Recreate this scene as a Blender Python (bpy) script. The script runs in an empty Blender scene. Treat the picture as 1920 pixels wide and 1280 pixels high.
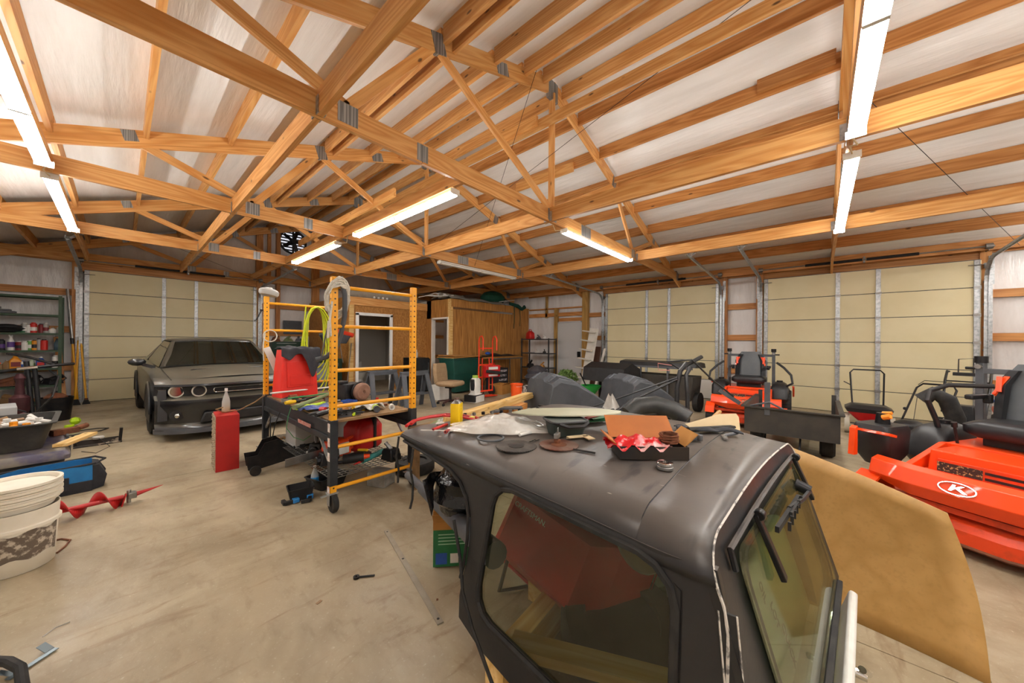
import bpy, bmesh, math, random
from mathutils import Vector, Matrix, Euler
R=math.radians; PI=math.pi
rnd=random.Random(7)
S=bpy.context.scene
COL=S.collection
# ---------------------------------------------------------------- camera
ANG=math.atan2(577,650); ROLL=R(0.4815); CAMZ=1.42
cd=bpy.data.cameras.new('camera'); cam=bpy.data.objects.new('camera',cd); COL.objects.link(cam)
cd.sensor_width=36; cd.lens=650/1920*36; cd.shift_y=0.0006; cd.clip_start=.05
cam.matrix_world=Matrix.Translation((0,0,CAMZ))@Matrix.Rotation(ANG-PI/2,4,'Z')@Matrix.Rotation(PI/2,4,'X')@Matrix.Rotation(ROLL,4,'Z')
S.camera=cam
# ---------------------------------------------------------------- world, exposure
w=bpy.data.worlds.new('world'); S.world=w; w.use_nodes=True
bg=w.node_tree.nodes['Background']; bg.inputs[0].default_value=(.85,.92,1,1); bg.inputs[1].default_value=1.0
S.view_settings.view_transform='Standard'; S.view_settings.look='None'; S.view_settings.gamma=1
S.view_settings.use_curve_mapping=False; S.view_settings.exposure=0.0
TUBE_E=67.0          # emission of the lit tubes
LAMP_COL=(1,.98,.95)
# ---------------------------------------------------------------- materials
def _n(nt,t,**k):
    n=nt.nodes.new(t)
    for a,b in k.items():
        if hasattr(n,a): setattr(n,a,b)
        else: n.inputs[a].default_value=b
    return n
def srgb(h):
    if isinstance(h,str):
        c=[int(h[i:i+2],16)/255 for i in (0,2,4)]
        return tuple((x/12.92 if x<.04045 else ((x+.055)/1.055)**2.4) for x in c)+(1,)
    return tuple(h)[:3]+(1,)
MATS={}
def M(name,col,rough=.5,metal=0,col2=None,scale=6,amt=.5,detail=4,bump=0,bscale=None,stretch=(1,1,1),spec=.5,alpha=1,trans=0,emit=0,lo=.42,hi=.62,coat=0,randv=0,sheen=0,ior=1.45):
    if name in MATS: return MATS[name]
    m=bpy.data.materials.new(name); MATS[name]=m; m.use_nodes=True; nt=m.node_tree; L=nt.links
    b=nt.nodes['Principled BSDF']; c=srgb(col)
    b.inputs['Base Color'].default_value=c; b.inputs['Roughness'].default_value=rough; b.inputs['Metallic'].default_value=metal
    b.inputs['Specular IOR Level'].default_value=spec; b.inputs['Alpha'].default_value=alpha; b.inputs['Transmission Weight'].default_value=trans
    b.inputs['Coat Weight'].default_value=coat; b.inputs['IOR'].default_value=ior
    if emit: b.inputs['Emission Color'].default_value=c; b.inputs['Emission Strength'].default_value=emit
    tc=_n(nt,'ShaderNodeTexCoord'); mp=_n(nt,'ShaderNodeMapping'); mp.inputs['Scale'].default_value=stretch
    L.new(tc.outputs['Object'],mp.inputs[0])
    if col2 is not None:
        no=_n(nt,'ShaderNodeTexNoise'); no.inputs['Scale'].default_value=scale; no.inputs['Detail'].default_value=detail; no.inputs['Roughness'].default_value=.6
        L.new(mp.outputs[0],no.inputs['Vector'])
        mr=_n(nt,'ShaderNodeMapRange'); mr.inputs[1].default_value=lo; mr.inputs[2].default_value=hi; mr.inputs[4].default_value=amt
        L.new(no.outputs[0],mr.inputs[0])
        mx=_n(nt,'ShaderNodeMix',data_type='RGBA'); mx.inputs['A'].default_value=c; mx.inputs['B'].default_value=srgb(col2)
        L.new(mr.outputs[0],mx.inputs['Factor']); out=mx.outputs['Result']
        if randv:
            oi=_n(nt,'ShaderNodeObjectInfo'); hs=_n(nt,'ShaderNodeHueSaturation'); m2=_n(nt,'ShaderNodeMapRange')
            m2.inputs[3].default_value=1-randv; m2.inputs[4].default_value=1+randv
            L.new(oi.outputs['Random'],m2.inputs[0]); L.new(m2.outputs[0],hs.inputs['Value']); L.new(out,hs.inputs['Color']); out=hs.outputs[0]
        L.new(out,b.inputs['Base Color'])
    if bump:
        nb=_n(nt,'ShaderNodeTexNoise'); nb.inputs['Scale'].default_value=bscale or scale*4; nb.inputs['Detail'].default_value=3
        L.new(mp.outputs[0],nb.inputs['Vector'])
        bp=_n(nt,'ShaderNodeBump'); bp.inputs['Strength'].default_value=bump; bp.inputs['Distance'].default_value=.02
        L.new(nb.outputs[0],bp.inputs['Height']); L.new(bp.outputs[0],b.inputs['Normal'])
    return m
def wood(name,c1,c2,c3,ring=5.,rough=.55,randv=.14,knots=True):
    """grain runs along the object's local X"""
    m=bpy.data.materials.new(name); MATS[name]=m; m.use_nodes=True; nt=m.node_tree; L=nt.links
    b=nt.nodes['Principled BSDF']; b.inputs['Roughness'].default_value=rough
    tc=_n(nt,'ShaderNodeTexCoord'); oi=_n(nt,'ShaderNodeObjectInfo')
    ad=_n(nt,'ShaderNodeVectorMath',operation='ADD'); sc=_n(nt,'ShaderNodeVectorMath',operation='SCALE'); sc.inputs['Scale'].default_value=37
    cb=_n(nt,'ShaderNodeCombineXYZ')
    for i in range(3): L.new(oi.outputs['Random'],cb.inputs[i])
    L.new(cb.outputs[0],sc.inputs[0]); L.new(tc.outputs['Object'],ad.inputs[0]); L.new(sc.outputs[0],ad.inputs[1])
    mp=_n(nt,'ShaderNodeMapping'); mp.inputs['Scale'].default_value=(.35,4,4); L.new(ad.outputs[0],mp.inputs[0])
    n1=_n(nt,'ShaderNodeTexNoise'); n1.inputs['Scale'].default_value=1.6; n1.inputs['Detail'].default_value=1.5; L.new(mp.outputs[0],n1.inputs['Vector'])
    mu=_n(nt,'ShaderNodeMath',operation='MULTIPLY'); mu.inputs[1].default_value=ring*4; L.new(n1.outputs[0],mu.inputs[0])
    fr=_n(nt,'ShaderNodeMath',operation='PINGPONG'); fr.inputs[1].default_value=1; L.new(mu.outputs[0],fr.inputs[0])
    mp2=_n(nt,'ShaderNodeMapping'); mp2.inputs['Scale'].default_value=(1.5,60,60); L.new(ad.outputs[0],mp2.inputs[0])
    n2=_n(nt,'ShaderNodeTexNoise'); n2.inputs['Scale'].default_value=1; n2.inputs['Detail'].default_value=3; L.new(mp2.outputs[0],n2.inputs['Vector'])
    r1=_n(nt,'ShaderNodeMapRange'); r1.inputs[1].default_value=.1; r1.inputs[2].default_value=1; L.new(fr.outputs[0],r1.inputs[0])
    mx=_n(nt,'ShaderNodeMix',data_type='RGBA'); mx.inputs['A'].default_value=srgb(c1); mx.inputs['B'].default_value=srgb(c2); L.new(r1.outputs[0],mx.inputs['Factor'])
    r2=_n(nt,'ShaderNodeMapRange'); r2.inputs[1].default_value=.5; r2.inputs[2].default_value=.8; r2.inputs[4].default_value=.6; L.new(n2.outputs[0],r2.inputs[0])
    m2=_n(nt,'ShaderNodeMix',data_type='RGBA'); m2.inputs['B'].default_value=srgb(c3); L.new(r2.outputs[0],m2.inputs['Factor']); L.new(mx.outputs['Result'],m2.inputs['A'])
    out=m2.outputs['Result']
    if knots:
        mp3=_n(nt,'ShaderNodeMapping'); mp3.inputs['Scale'].default_value=(2.2,6,6); L.new(ad.outputs[0],mp3.inputs[0])
        vo=_n(nt,'ShaderNodeTexVoronoi'); vo.inputs['Scale'].default_value=1; L.new(mp3.outputs[0],vo.inputs['Vector'])
        r3=_n(nt,'ShaderNodeMapRange'); r3.inputs[1].default_value=.05; r3.inputs[2].default_value=.10; r3.inputs[3].default_value=.85; r3.inputs[4].default_value=0; L.new(vo.outputs['Distance'],r3.inputs[0])
        m3=_n(nt,'ShaderNodeMix',data_type='RGBA'); m3.inputs['B'].default_value=(.06,.022,.008,1); L.new(r3.outputs[0],m3.inputs['Factor']); L.new(out,m3.inputs['A']); out=m3.outputs['Result']
    hs=_n(nt,'ShaderNodeHueSaturation'); mr=_n(nt,'ShaderNodeMapRange'); mr.inputs[3].default_value=1-randv; mr.inputs[4].default_value=1+randv
    L.new(oi.outputs['Random'],mr.inputs[0]); L.new(mr.outputs[0],hs.inputs['Value']); L.new(out,hs.inputs['Color']); L.new(hs.outputs[0],b.inputs['Base Color'])
    return m
# ---------------------------------------------------------------- mesh builder
def rotm(r):
    if r is None: return Matrix.Identity(4)
    if isinstance(r,Matrix): return r.to_4x4()
    return Euler([R(a) for a in r]).to_matrix().to_4x4()
def frame(d,up=(0,0,1)):
    x=Vector(d).normalized(); u=Vector(up)
    if abs(x.dot(u))>.99: u=Vector((0,1,0))
    y=u.cross(x).normalized(); z=x.cross(y)
    return Matrix((x,y,z)).transposed()
class MB:
    def __init__(s): s.v=[]; s.f=[]
    def add(s,vs,fs,mt=None):
        n=len(s.v)
        for p in vs: s.v.append(tuple(mt@Vector(p)) if mt else tuple(p))
        for f in fs: s.f.append(tuple(i+n for i in f))
        return s
    def box(s,c,d,r=None,tp=(1,1)):
        a,b,h=[k/2 for k in d]; m=Matrix.Translation(c)@rotm(r); t,u=tp
        return s.add([(-a,-b,-h),(a,-b,-h),(a,b,-h),(-a,b,-h),(-a*t,-b*u,h),(a*t,-b*u,h),(a*t,b*u,h),(-a*t,b*u,h)],
              [(3,2,1,0),(4,5,6,7),(0,1,5,4),(1,2,6,5),(2,3,7,6),(3,0,4,7)],m)
    def bar(s,p,q,w,h,up=(0,0,1)):
        p=Vector(p);q=Vector(q);d=q-p
        return s.box((p+q)/2,(d.length,w,h),frame(d,up))
    def cyl(s,p,q,r,r2=None,n=12,cap=True):
        p=Vector(p);q=Vector(q); r2=r if r2 is None else r2; F=frame(q-p)
        vs=[];fs=[]
        for c,rr in ((p,r),(q,r2)):
            for i in range(n):
                a=2*PI*i/n; vs.append(c+F@Vector((0,math.cos(a)*rr,math.sin(a)*rr)))
        for i in range(n): j=(i+1)%n; fs.append((i,j,n+j,n+i))
        if cap: fs+= [tuple(range(n-1,-1,-1)),tuple(range(n,2*n))]
        return s.add(vs,fs)
    def tube(s,pts,r,n=8,closed=False):
        pts=[Vector(p) for p in pts]; N=len(pts); rs=r if hasattr(r,'__len__') else [r]*N
        vs=[];fs=[]; prev=None
        for i,p in enumerate(pts):
            a=pts[(i-1)%N] if (i>0 or closed) else p; b=pts[(i+1)%N] if (i<N-1 or closed) else p
            t=(b-a); t=t.normalized() if t.length>1e-9 else Vector((1,0,0))
            if prev is None:
                u=Vector((0,0,1)) if abs(t.z)<.9 else Vector((1,0,0)); y=u.cross(t).normalized()
            else:
                y=prev-t*prev.dot(t); y=y.normalized() if y.length>1e-6 else prev
            prev=y; z=t.cross(y)
            for k in range(n):
                an=2*PI*k/n; vs.append(p+(y*math.cos(an)+z*math.sin(an))*rs[i])
        for i in range(N if closed else N-1):
            i2=(i+1)%N
            for k in range(n): k2=(k+1)%n; fs.append((i*n+k,i*n+k2,i2*n+k2,i2*n+k))
        if not closed: fs+=[tuple(range(n-1,-1,-1)),tuple(range((N-1)*n,N*n))]
        return s.add(vs,fs)
    def lathe(s,prof,n=20,c=(0,0,0),r=None,sx=1,sy=1):
        m=Matrix.Translation(c)@rotm(r); vs=[];fs=[]
        for rr,z in prof:
            for i in range(n): a=2*PI*i/n; vs.append((math.cos(a)*rr*sx,math.sin(a)*rr*sy,z))
        P=len(prof)
        for j in range(P-1):
            for i in range(n): k=(i+1)%n; fs.append((j*n+i,j*n+k,(j+1)*n+k,(j+1)*n+i))
        if prof[0][0]>1e-4: fs.append(tuple(range(n-1,-1,-1)))
        if prof[-1][0]>1e-4: fs.append(tuple(range((P-1)*n,P*n)))
        return s.add(vs,fs,m)
    def prism(s,o,z0,z1,m=None,hole=None):
        """2-D outline in XY extruded z0..z1 (m: matrix)"""
        n=len(o); vs=[(x,y,z0) for x,y in o]+[(x,y,z1) for x,y in o]
        fs=[(i,(i+1)%n,n+(i+1)%n,n+i) for i in range(n)]
        if hole:
            h=hole; k=len(h); assert k==n
            vs+=[(x,y,z0) for x,y in h]+[(x,y,z1) for x,y in h]
            for i in range(n):
                j=(i+1)%n
                fs+=[(2*n+j,2*n+i,3*n+i,3*n+j),(j,i,2*n+i,2*n+j),(n+i,n+j,3*n+j,3*n+i)]
        else: fs+=[tuple(range(n-1,-1,-1)),tuple(range(n,2*n))]
        return s.add(vs,fs,m)
    def loft(s,secs,cap=True,closed=True,m=None):
        n=len(secs[0]); vs=[p for q in secs for p in q]; fs=[]
        for j in range(len(secs)-1):
            for i in range(n if closed else n-1):
                k=(i+1)%n; fs.append((j*n+i,j*n+k,(j+1)*n+k,(j+1)*n+i))
        if cap and closed: fs+=[tuple(range(n-1,-1,-1)),tuple(range((len(secs)-1)*n,len(secs)*n))]
        return s.add(vs,fs,m)
    def grid(s,nx,ny,fn,m=None):
        vs=[fn(i/nx,j/ny) for j in range(ny+1) for i in range(nx+1)]
        fs=[(j*(nx+1)+i,j*(nx+1)+i+1,(j+1)*(nx+1)+i+1,(j+1)*(nx+1)+i) for j in range(ny) for i in range(nx)]
        return s.add(vs,fs,m)
    def ball(s,c,r,n=12,sq=(1,1,1)):
        pr=[(math.sin(PI*i/(n//2)),-math.cos(PI*i/(n//2))) for i in range(n//2+1)]
        m=Matrix.Translation(c)@Matrix.Diagonal((r*sq[0],r*sq[1],r*sq[2],1))
        return s._ball(pr,n,m)
    def _ball(s,pr,n,m):
        t=MB().lathe(pr,n); return s.add(t.v,t.f,m)
    def xf(s,m):
        s.v=[tuple(m@Vector(p)) for p in s.v]; return s
def link(name,mb,mat,parent=None,bevel=0,smooth=35,solid=0,sub=0,weld=True):
    me=bpy.data.meshes.new(name); me.from_pydata(mb.v,[],mb.f)
    bm=bmesh.new(); bm.from_mesh(me)
    if weld: bmesh.ops.remove_doubles(bm,verts=bm.verts,dist=1e-5)
    bmesh.ops.recalc_face_normals(bm,faces=bm.faces); bm.to_mesh(me); bm.free()
    me.materials.append(mat)
    if smooth: me.shade_smooth(); me.set_sharp_from_angle(angle=R(smooth))
    o=bpy.data.objects.new(name,me); COL.objects.link(o)
    if parent: o.parent=parent
    if solid: md=o.modifiers.new('s','SOLIDIFY'); md.thickness=solid; md.offset=0
    if sub: md=o.modifiers.new('u','SUBSURF'); md.levels=sub; md.render_levels=sub
    if bevel:
        md=o.modifiers.new('b','BEVEL'); md.width=bevel; md.segments=2; md.limit_method='ANGLE'; md.angle_limit=R(40)
    return o
def tag(o,label=None,cat=None,group=None,kind=None):
    if label: o['label']=label
    if cat: o['category']=cat
    if group: o['group']=group
    if kind: o['kind']=kind
    return o
def thing(name,label,cat,loc=(0,0,0),rz=0,group=None,rx=0,ry=0):
    o=bpy.data.objects.new(name,None); COL.objects.link(o); o.empty_display_size=.1
    o.location=loc; o.rotation_euler=(R(rx),R(ry),R(rz)); return tag(o,label,cat,group)
def solo(name,label,cat,mb,mat,loc=(0,0,0),rz=0,group=None,rx=0,ry=0,**k):
    o=link(name,mb,mat,None,**k); o.location=loc; o.rotation_euler=(R(rx),R(ry),R(rz)); return tag(o,label,cat,group)
def struct(name,mb,mat,parent=None,**k):
    o=link(name,mb,mat,parent,**k)
    if not parent: o['kind']='structure'
    return o
def sempty(name,loc=(0,0,0)):
    o=bpy.data.objects.new(name,None); COL.objects.link(o); o.location=loc; o['kind']='structure'; return o
def beam(name,p,q,w,h,mat,parent=None,up=(0,0,1),bevel=0):
    """timber whose grain follows its length; w across, h along 'up'"""
    p=Vector(p);q=Vector(q);d=q-p
    o=link(name,MB().box((0,0,0),(d.length,w,h)),mat,parent,smooth=0,bevel=bevel)
    mm=Matrix.Translation((p+q)/2)@frame(d,up).to_4x4()
    o.matrix_basis=mm; return o
def dup(o,parent=None,loc=None,rz=None,label=None,group=None):
    c=o.copy(); COL.objects.link(c)
    if parent: c.parent=parent
    for ch in list(o.children): dup(ch,c)
    if loc is not None: c.location=loc
    if rz is not None: c.rotation_euler.z=R(rz)
    if label: c['label']=label
    if group: c['group']=group
    return c
def txt(name,body,size,mat,parent,loc,rot,ext=.001,sx=1,align='CENTER'):
    cu=bpy.data.curves.new(name,'FONT'); cu.body=body; cu.size=size; cu.extrude=ext; cu.align_x=align; cu.align_y='CENTER'
    cu.resolution_u=2; t=bpy.data.objects.new(name,cu); COL.objects.link(t)
    dg=bpy.context.evaluated_depsgraph_get(); me=bpy.data.meshes.new_from_object(t.evaluated_get(dg)); bpy.data.objects.remove(t)
    me.materials.clear(); me.materials.append(mat)
    o=bpy.data.objects.new(name,me); COL.objects.link(o); o.parent=parent; o.location=loc
    o.rotation_euler=rot if isinstance(rot,Euler) else Euler([R(a) for a in rot]); o.scale=(sx,1,1); return o
def arc(c,r,a0,a1,n,pl='xz',z=0):
    o=[]
    for i in range(n+1):
        a=R(a0+(a1-a0)*i/n); u=c[0]+r*math.cos(a); v=c[1]+r*math.sin(a)
        o.append({'xz':(u,z,v),'yz':(z,u,v),'xy':(u,v,z)}[pl])
    return o
def rrect(x0,y0,x1,y1,r,n=4):
    o=[]
    for cx,cy,a in ((x1-r,y1-r,0),(x0+r,y1-r,90),(x0+r,y0+r,180),(x1-r,y0+r,270)):
        for i in range(n+1): t=R(a+90*i/n); o.append((cx+r*math.cos(t),cy+r*math.sin(t)))
    return o
def at(u,v,x=None,y=None,z=None):
    """where the sight line through a point of the photograph meets a real plane"""
    a=u-960; b=v-641.15; c,s=math.cos(ROLL),math.sin(ROLL); p=(a*c+b*s)/650; q=(-a*s+b*c)/650
    d=Vector((p*math.sin(ANG)+math.cos(ANG),-p*math.cos(ANG)+math.sin(ANG),-q))
    t=x/d.x if x is not None else y/d.y if y is not None else (z-CAMZ)/d.z
    return Vector((0,0,CAMZ))+d*t
# ---------------------------------------------------------------- palette
PINE=wood('pine','dda765','c98a45','b07434',ring=5,rough=.5)
PINE2=wood('pine_dark','c98e50','ad7034','92592a',ring=4,rough=.55)
TREAT=wood('treated_post','b9924f','9c7638','7f5c28',ring=4,rough=.6)
PALE=wood('pale_lumber','e2c183','cfa45c','b98a45',ring=4,rough=.55)
GALV=M('galvanized','b9bcbd',.38,.75,'8f9496',scale=22,amt=.8,detail=2)
STEEL=M('steel','9a9a98',.35,.9,'77756f',scale=9)
CHROME=M('chrome','d8d8d6',.12,1)
BLK=M('black_plastic','1b1b1d',.45,0,'2c2b2b',scale=9)
BLKM=M('black_metal','17171a',.4,.3,'2b2826',scale=12)
RUB=M('rubber','1c1b1a',.75,0,'35322e',scale=14)
GRYP=M('grey_plastic','4a4d52',.5,0,'5d5e5f',scale=7)
ORG=M('orange_paint','f04a12',.35,0,'e2440f',scale=5,coat=.2)
RED=M('red_paint','b3201f',.4,0,'8f1a17',scale=8)
REDP=M('red_plastic','c2201f',.4,0,'a31a1b',scale=5)
YEL=M('scaffold_yellow','f2a81b',.42,0,'e39a17',scale=8)
WHITE=M('white_plastic','dcdad4',.45,0,'c6c2b8',scale=6)
VINYL=M('vinyl_insulation','eceae6',.28,0,'dbd7d1',scale=1.3,amt=.6,bump=.55,bscale=4,stretch=(5,.5,1),spec=.5)
VINW=M('vinyl_wall','e8e6e4',.25,0,'d0ccc8',scale=1.5,amt=.6,bump=.9,bscale=5,stretch=(2,2,.5))
CARD=M('cardboard','b4803f',.8,0,'9b6a30',scale=5)
TAN=M('door_tan','e0d5ae',.5,0,'d8cb9f',scale=1.2,amt=.6)
CREAM=M('door_white','ebe8e0',.5,0,'dedad0',scale=2)
BAGM=M('bag_black_gloss','141416',.18,0,'222225',scale=20,bump=.5,bscale=25)
RUST=M('rusty_steel','7a4a30',.7,.4,'4a3126',scale=20)
GLASS=M('smoked_glass','8b9682',.03,0,trans=1,ior=1.45)
# ================================================================= the setting
X0,X1,Y0,Y1=-2.1,10.28,-7.0,12.45
RX=4.05                                       # ridge
def roofz(x,top=5.24): return top-.333*abs(x-RX)
# floor
def floor_mat():
    m=bpy.data.materials.new('concrete'); m.use_nodes=True; nt=m.node_tree; L=nt.links; b=nt.nodes['Principled BSDF']
    tc=_n(nt,'ShaderNodeTexCoord')
    def noise(sc,det,st=(1,1,1),dist=0,rot=0):
        mp=_n(nt,'ShaderNodeMapping'); mp.inputs['Scale'].default_value=st; mp.inputs['Rotation'].default_value=(0,0,rot); L.new(tc.outputs['Object'],mp.inputs[0])
        n=_n(nt,'ShaderNodeTexNoise'); n.inputs['Scale'].default_value=sc; n.inputs['Detail'].default_value=det; n.inputs['Distortion'].default_value=dist; n.inputs['Roughness'].default_value=.62
        L.new(mp.outputs[0],n.inputs['Vector']); return n.outputs[0]
    def rng(s,a,b_,lo=0,hi=1):
        r=_n(nt,'ShaderNodeMapRange'); r.inputs[1].default_value=a; r.inputs[2].default_value=b_; r.inputs[3].default_value=lo; r.inputs[4].default_value=hi; L.new(s,r.inputs[0]); return r.outputs[0]
    def mix(f,a,bc):
        x=_n(nt,'ShaderNodeMix',data_type='RGBA'); L.new(f,x.inputs['Factor']); x.inputs['B'].default_value=srgb(bc)
        if isinstance(a,str): x.inputs['A'].default_value=srgb(a)
        else: L.new(a,x.inputs['A'])
        return x.outputs['Result']
    c=mix(rng(noise(.9,6,dist=.5),.42,.60),'a89a80','8a7b63')
    c=mix(rng(noise(2.2,6,(1,.45,1),rot=.5),.5,.75,0,.65),c,'bdb199')
    c=mix(rng(noise(3.5,7,(.6,2.2,1),1.2,rot=.4),.55,.72,0,.6),c,'775f45')
    c=mix(rng(noise(14,5,(1,.4,1),rot=.3),.55,.75,0,.45),c,'7a6850')
    c=mix(rng(noise(60,2),.62,.8,0,.35),c,'ddd4c0')
    L.new(c,b.inputs['Base Color']); L.new(rng(noise(3,4),.3,.7,.3,.55),b.inputs['Roughness']); b.inputs['Specular IOR Level'].default_value=.35
    bp=_n(nt,'ShaderNodeBump'); bp.inputs['Strength'].default_value=.12; bp.inputs['Distance'].default_value=.01; L.new(noise(40,4),bp.inputs['Height']); L.new(bp.outputs[0],b.inputs['Normal'])
    return m
CONC=floor_mat()
# four slabs meeting in recessed saw joints
fl=MB(); jx=2.35; jy=-.55
fl.box(((X0+X1)/2,(Y0+Y1)/2,-.1),(X1-X0,Y1-Y0,.18))
for a,b_ in ((X0,jx),(jx,6.2),(6.2,X1)):
    for c,d in ((Y0,jy),(jy,5.0),(5.0,Y1)):
        fl.box(((a+b_)/2,(c+d)/2,-.01),(b_-a-.006,d-c-.006,.02))
struct('floor',fl,CONC,smooth=0)
# ceiling: two insulated slopes, purlins and boards
ce=sempty('ceiling',(RX,2.7,5.2))
def cpart(name,mb,mat,**k):
    o=link(name,mb,mat,None,**k); o.parent=ce; o.matrix_parent_inverse=Matrix.Translation((-RX,-2.7,-5.2)); return o
for sx,xe in ((-1,X0),(1,X1)):
    mb=MB(); zz=roofz(xe)
    mb.add([(RX,Y0,5.24),(xe,Y0,zz),(xe,Y1,zz),(RX,Y1,5.24),(RX,Y0,5.36),(xe,Y0,zz+.12),(xe,Y1,zz+.12),(RX,Y1,5.36)],
        [(0,1,2,3),(7,6,5,4),(0,4,5,1),(1,5,6,2),(2,6,7,3),(3,7,4,0)])
    cpart('insulation_blanket',mb,VINYL,smooth=0)
sdl=math.atan(.333)
PURL=[3.82,4.28,4.74,5.45,6.2,6.95,7.7,8.5,9.25,9.95,3.42,2.88,2.15,1.55,.95,.18,-.5,-1.2,-1.9]
TY=[-.18,2.87,5.92,8.97]
def seg(p,q,w,h,mat,name='purlin',up=(0,0,1)):
    o=beam(name,p,q,w,h,mat,None,up); o.parent=ce; o.matrix_parent_inverse=Matrix.Translation((-RX,-2.7,-5.2)); return o
for x in PURL:
    zc=roofz(x)-.098
    ed=[Y0]+TY+[Y1]
    for a,b_ in zip(ed,ed[1:]):
        seg((x,a+.02,zc),(x,b_-.02,zc),.045,.19,PINE if x<4.5 else PINE2)
# extra stored boards and ridge brace lying through the truss webs
seg((3.98,-3,4.55),(3.98,11.6,4.55),.045,.14,PINE,'ridge_brace')
seg((3.94,3.05,4.60),(3.94,3.75,4.60),.045,.14,PINE,'splice_block')
seg((2.27,-2.2,4.47),(2.27,11.9,4.47),.045,.14,PINE,'doubled_purlin')
seg((5.40,3.35,4.60),(5.40,4.7,4.60),.045,.17,PINE,'splice_block')
seg((5.40,-.12,4.72),(5.40,.62,4.72),.045,.17,PINE2,'splice_block')
seg((6.02,-3,4.42),(6.02,4.5,4.42),.045,.09,PINE2,'web_brace')
seg((2.95,5.2,3.85),(2.95,9.8,3.85),.04,.14,PINE,'web_brace')
# tie beams along Y at bottom chord level, in hangers between the trusses
for x in (.99,4.0,7.05):
    for a,b_ in zip([-3.2]+TY,TY+[12.1]):
        seg((x,a+.025,3.215),(x,b_-.025,3.215),.045,.19,PINE,'tie_beam')
for x in (-.5,2.44):
    for a,b_ in zip([-3.2]+TY,TY+[12.1]):
        if x>2 and b_<3: continue
        seg((x,a+.025,3.2),(x,b_-.025,3.2),.045,.14,PINE,'light_rail')
hg=MB()
for x in (.99,4.0,7.05):
    for y in TY:
        for s in (-1,1): 
            hg.box((x,y+s*.045,3.125),(.06,.045,.008)); hg.box((x-.028,y+s*.045,3.19),(.004,.045,.13)); hg.box((x+.028,y+s*.045,3.19),(.004,.045,.13))
cpart('joist_hangers',hg,GALV,smooth=0)['kind']='stuff'
# diagonal tie wires under the roof
wr=MB()
for p,q in (((4.02,-.2,4.95),(4.02,5.9,3.2)),((.2,9.0,3.3),(3.2,12.2,2.95)),((5.0,-.3,4.0),(9.6,-2.4,3.05)),((3.4,2.6,4.9),(5.4,6,3.1)),((2,8.6,3.0),(4.3,12.2,3.2))):
    wr.tube([p,q],.0035,5)
cpart('tie_wires',wr,BLKM)
# trusses
PLATE=M('truss_plate','a9acac',.4,.7,'7f8384',scale=70,stretch=(1,.02,.02),lo=.47,hi=.53,amt=1,detail=0)
def truss(y,label,gable=False):
    t=thing('roof_truss',label,'truss',(RX,y,3.12),0,'timber roof trusses')
    zt=lambda x: roofz(x,5.06)-3.12
    def b(n,p,q,h=.19,w=.04,mat=PINE,dy=0): return beam(n,(p[0]-RX,dy,p[1]-3.12),(q[0]-RX,dy,q[1]-3.12),w,h,mat,t,(0,0,1))
    b('bottom_chord',(X0+.05,3.215),(1.895,3.215)); b('bottom_chord',(1.905,3.215),(4.995,3.215)); b('bottom_chord',(5.005,3.215),(10.2,3.215))
    b('top_chord',(X0+.05,roofz(X0,5.08)-.03),(RX-.01,5.05),w=.037); b('top_chord',(RX+.01,5.05),(10.2,roofz(10.2,5.08)-.03),w=.037)
    for s in (-1,1):
        f=lambda x: RX+s*(x-RX)
        for p,q in (((4.07,3.3),(6.02,4.33)),((6.05,4.36),(6.9,3.3)),((6.9,3.3),(8.05,3.72))):
            b('web',(f(p[0]),p[1]),(f(q[0]),q[1]),.09,.033)
    b('web',(4.05,3.25),(4.05,4.95),.09,.030)
    def plate(x,z,w,h,a=0): link('gusset_plate',MB().box((x-RX,0,z-3.12),(w,.048,h),(0,a,0)),PLATE,t,smooth=0)
    for s in (-1,1):
        f=lambda x: RX+s*(x-RX)
        plate(f(6.02),4.38,.14,.2,s*18); plate(f(6.9),3.24,.16,.16); plate(f(8.05),3.74,.12,.12,s*18); plate(f(9.9),3.25,.3,.3)
    plate(4.05,4.99,.22,.26); plate(4.05,3.22,.2,.16); plate(1.9,3.215,.12,.16); plate(5.0,3.215,.3,.17) ; plate(3.0,4.68,.2,.14,-18)
    return t
truss(TY[0],'roof truss at far right carrying the two brightest tube lights')
truss(TY[1],'nearest roof truss spanning the middle, its bottom chord crossing the picture diagonally')
truss(TY[2],'second roof truss behind the nearest one, beyond the unlit tube light')
truss(TY[3],'third roof truss, last before the gable wall with the fan')
truss(12.2,'roof truss set against the gable wall above the left garage door')
# walls -----------------------------------------------------------------
def wallbox(name,c,d,mat=VINW): return struct(name,MB().box(c,d),mat,smooth=0)
def hole_wall(name,mb): return struct(name,mb,VINW,smooth=0)
# back wall (gable)
wb=MB(); mid=(Y1+.05)
wb.prism([(X0,0),(X1,0),(X1,roofz(X1)),(RX,5.24),(X0,roofz(X0))],0,.1,Matrix(((1,0,0,0),(0,0,-1,Y1+.1),(0,1,0,0),(0,0,0,1))))
WB=hole_wall('wall_back',wb)
WR=wallbox('wall_right',(X1+.05,(Y0+Y1)/2,1.7),(.1,Y1-Y0,3.4))
wallbox('wall_left',(X0-.05,(Y0+Y1)/2,1.7),(.1,Y1-Y0,3.4))
wf=MB(); wf.prism([(X0,0),(X1,0),(X1,roofz(X1)),(RX,5.24),(X0,roofz(X0))],0,.1,Matrix(((1,0,0,0),(0,0,-1,Y0),(0,1,0,0),(0,0,0,1))))
struct('wall_front',wf,VINW,smooth=0)
def wb_beam(n,p,q,w,h,mat=PINE2,up=(0,0,1)): return beam(n,p,q,w,h,mat,WB,up)
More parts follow.
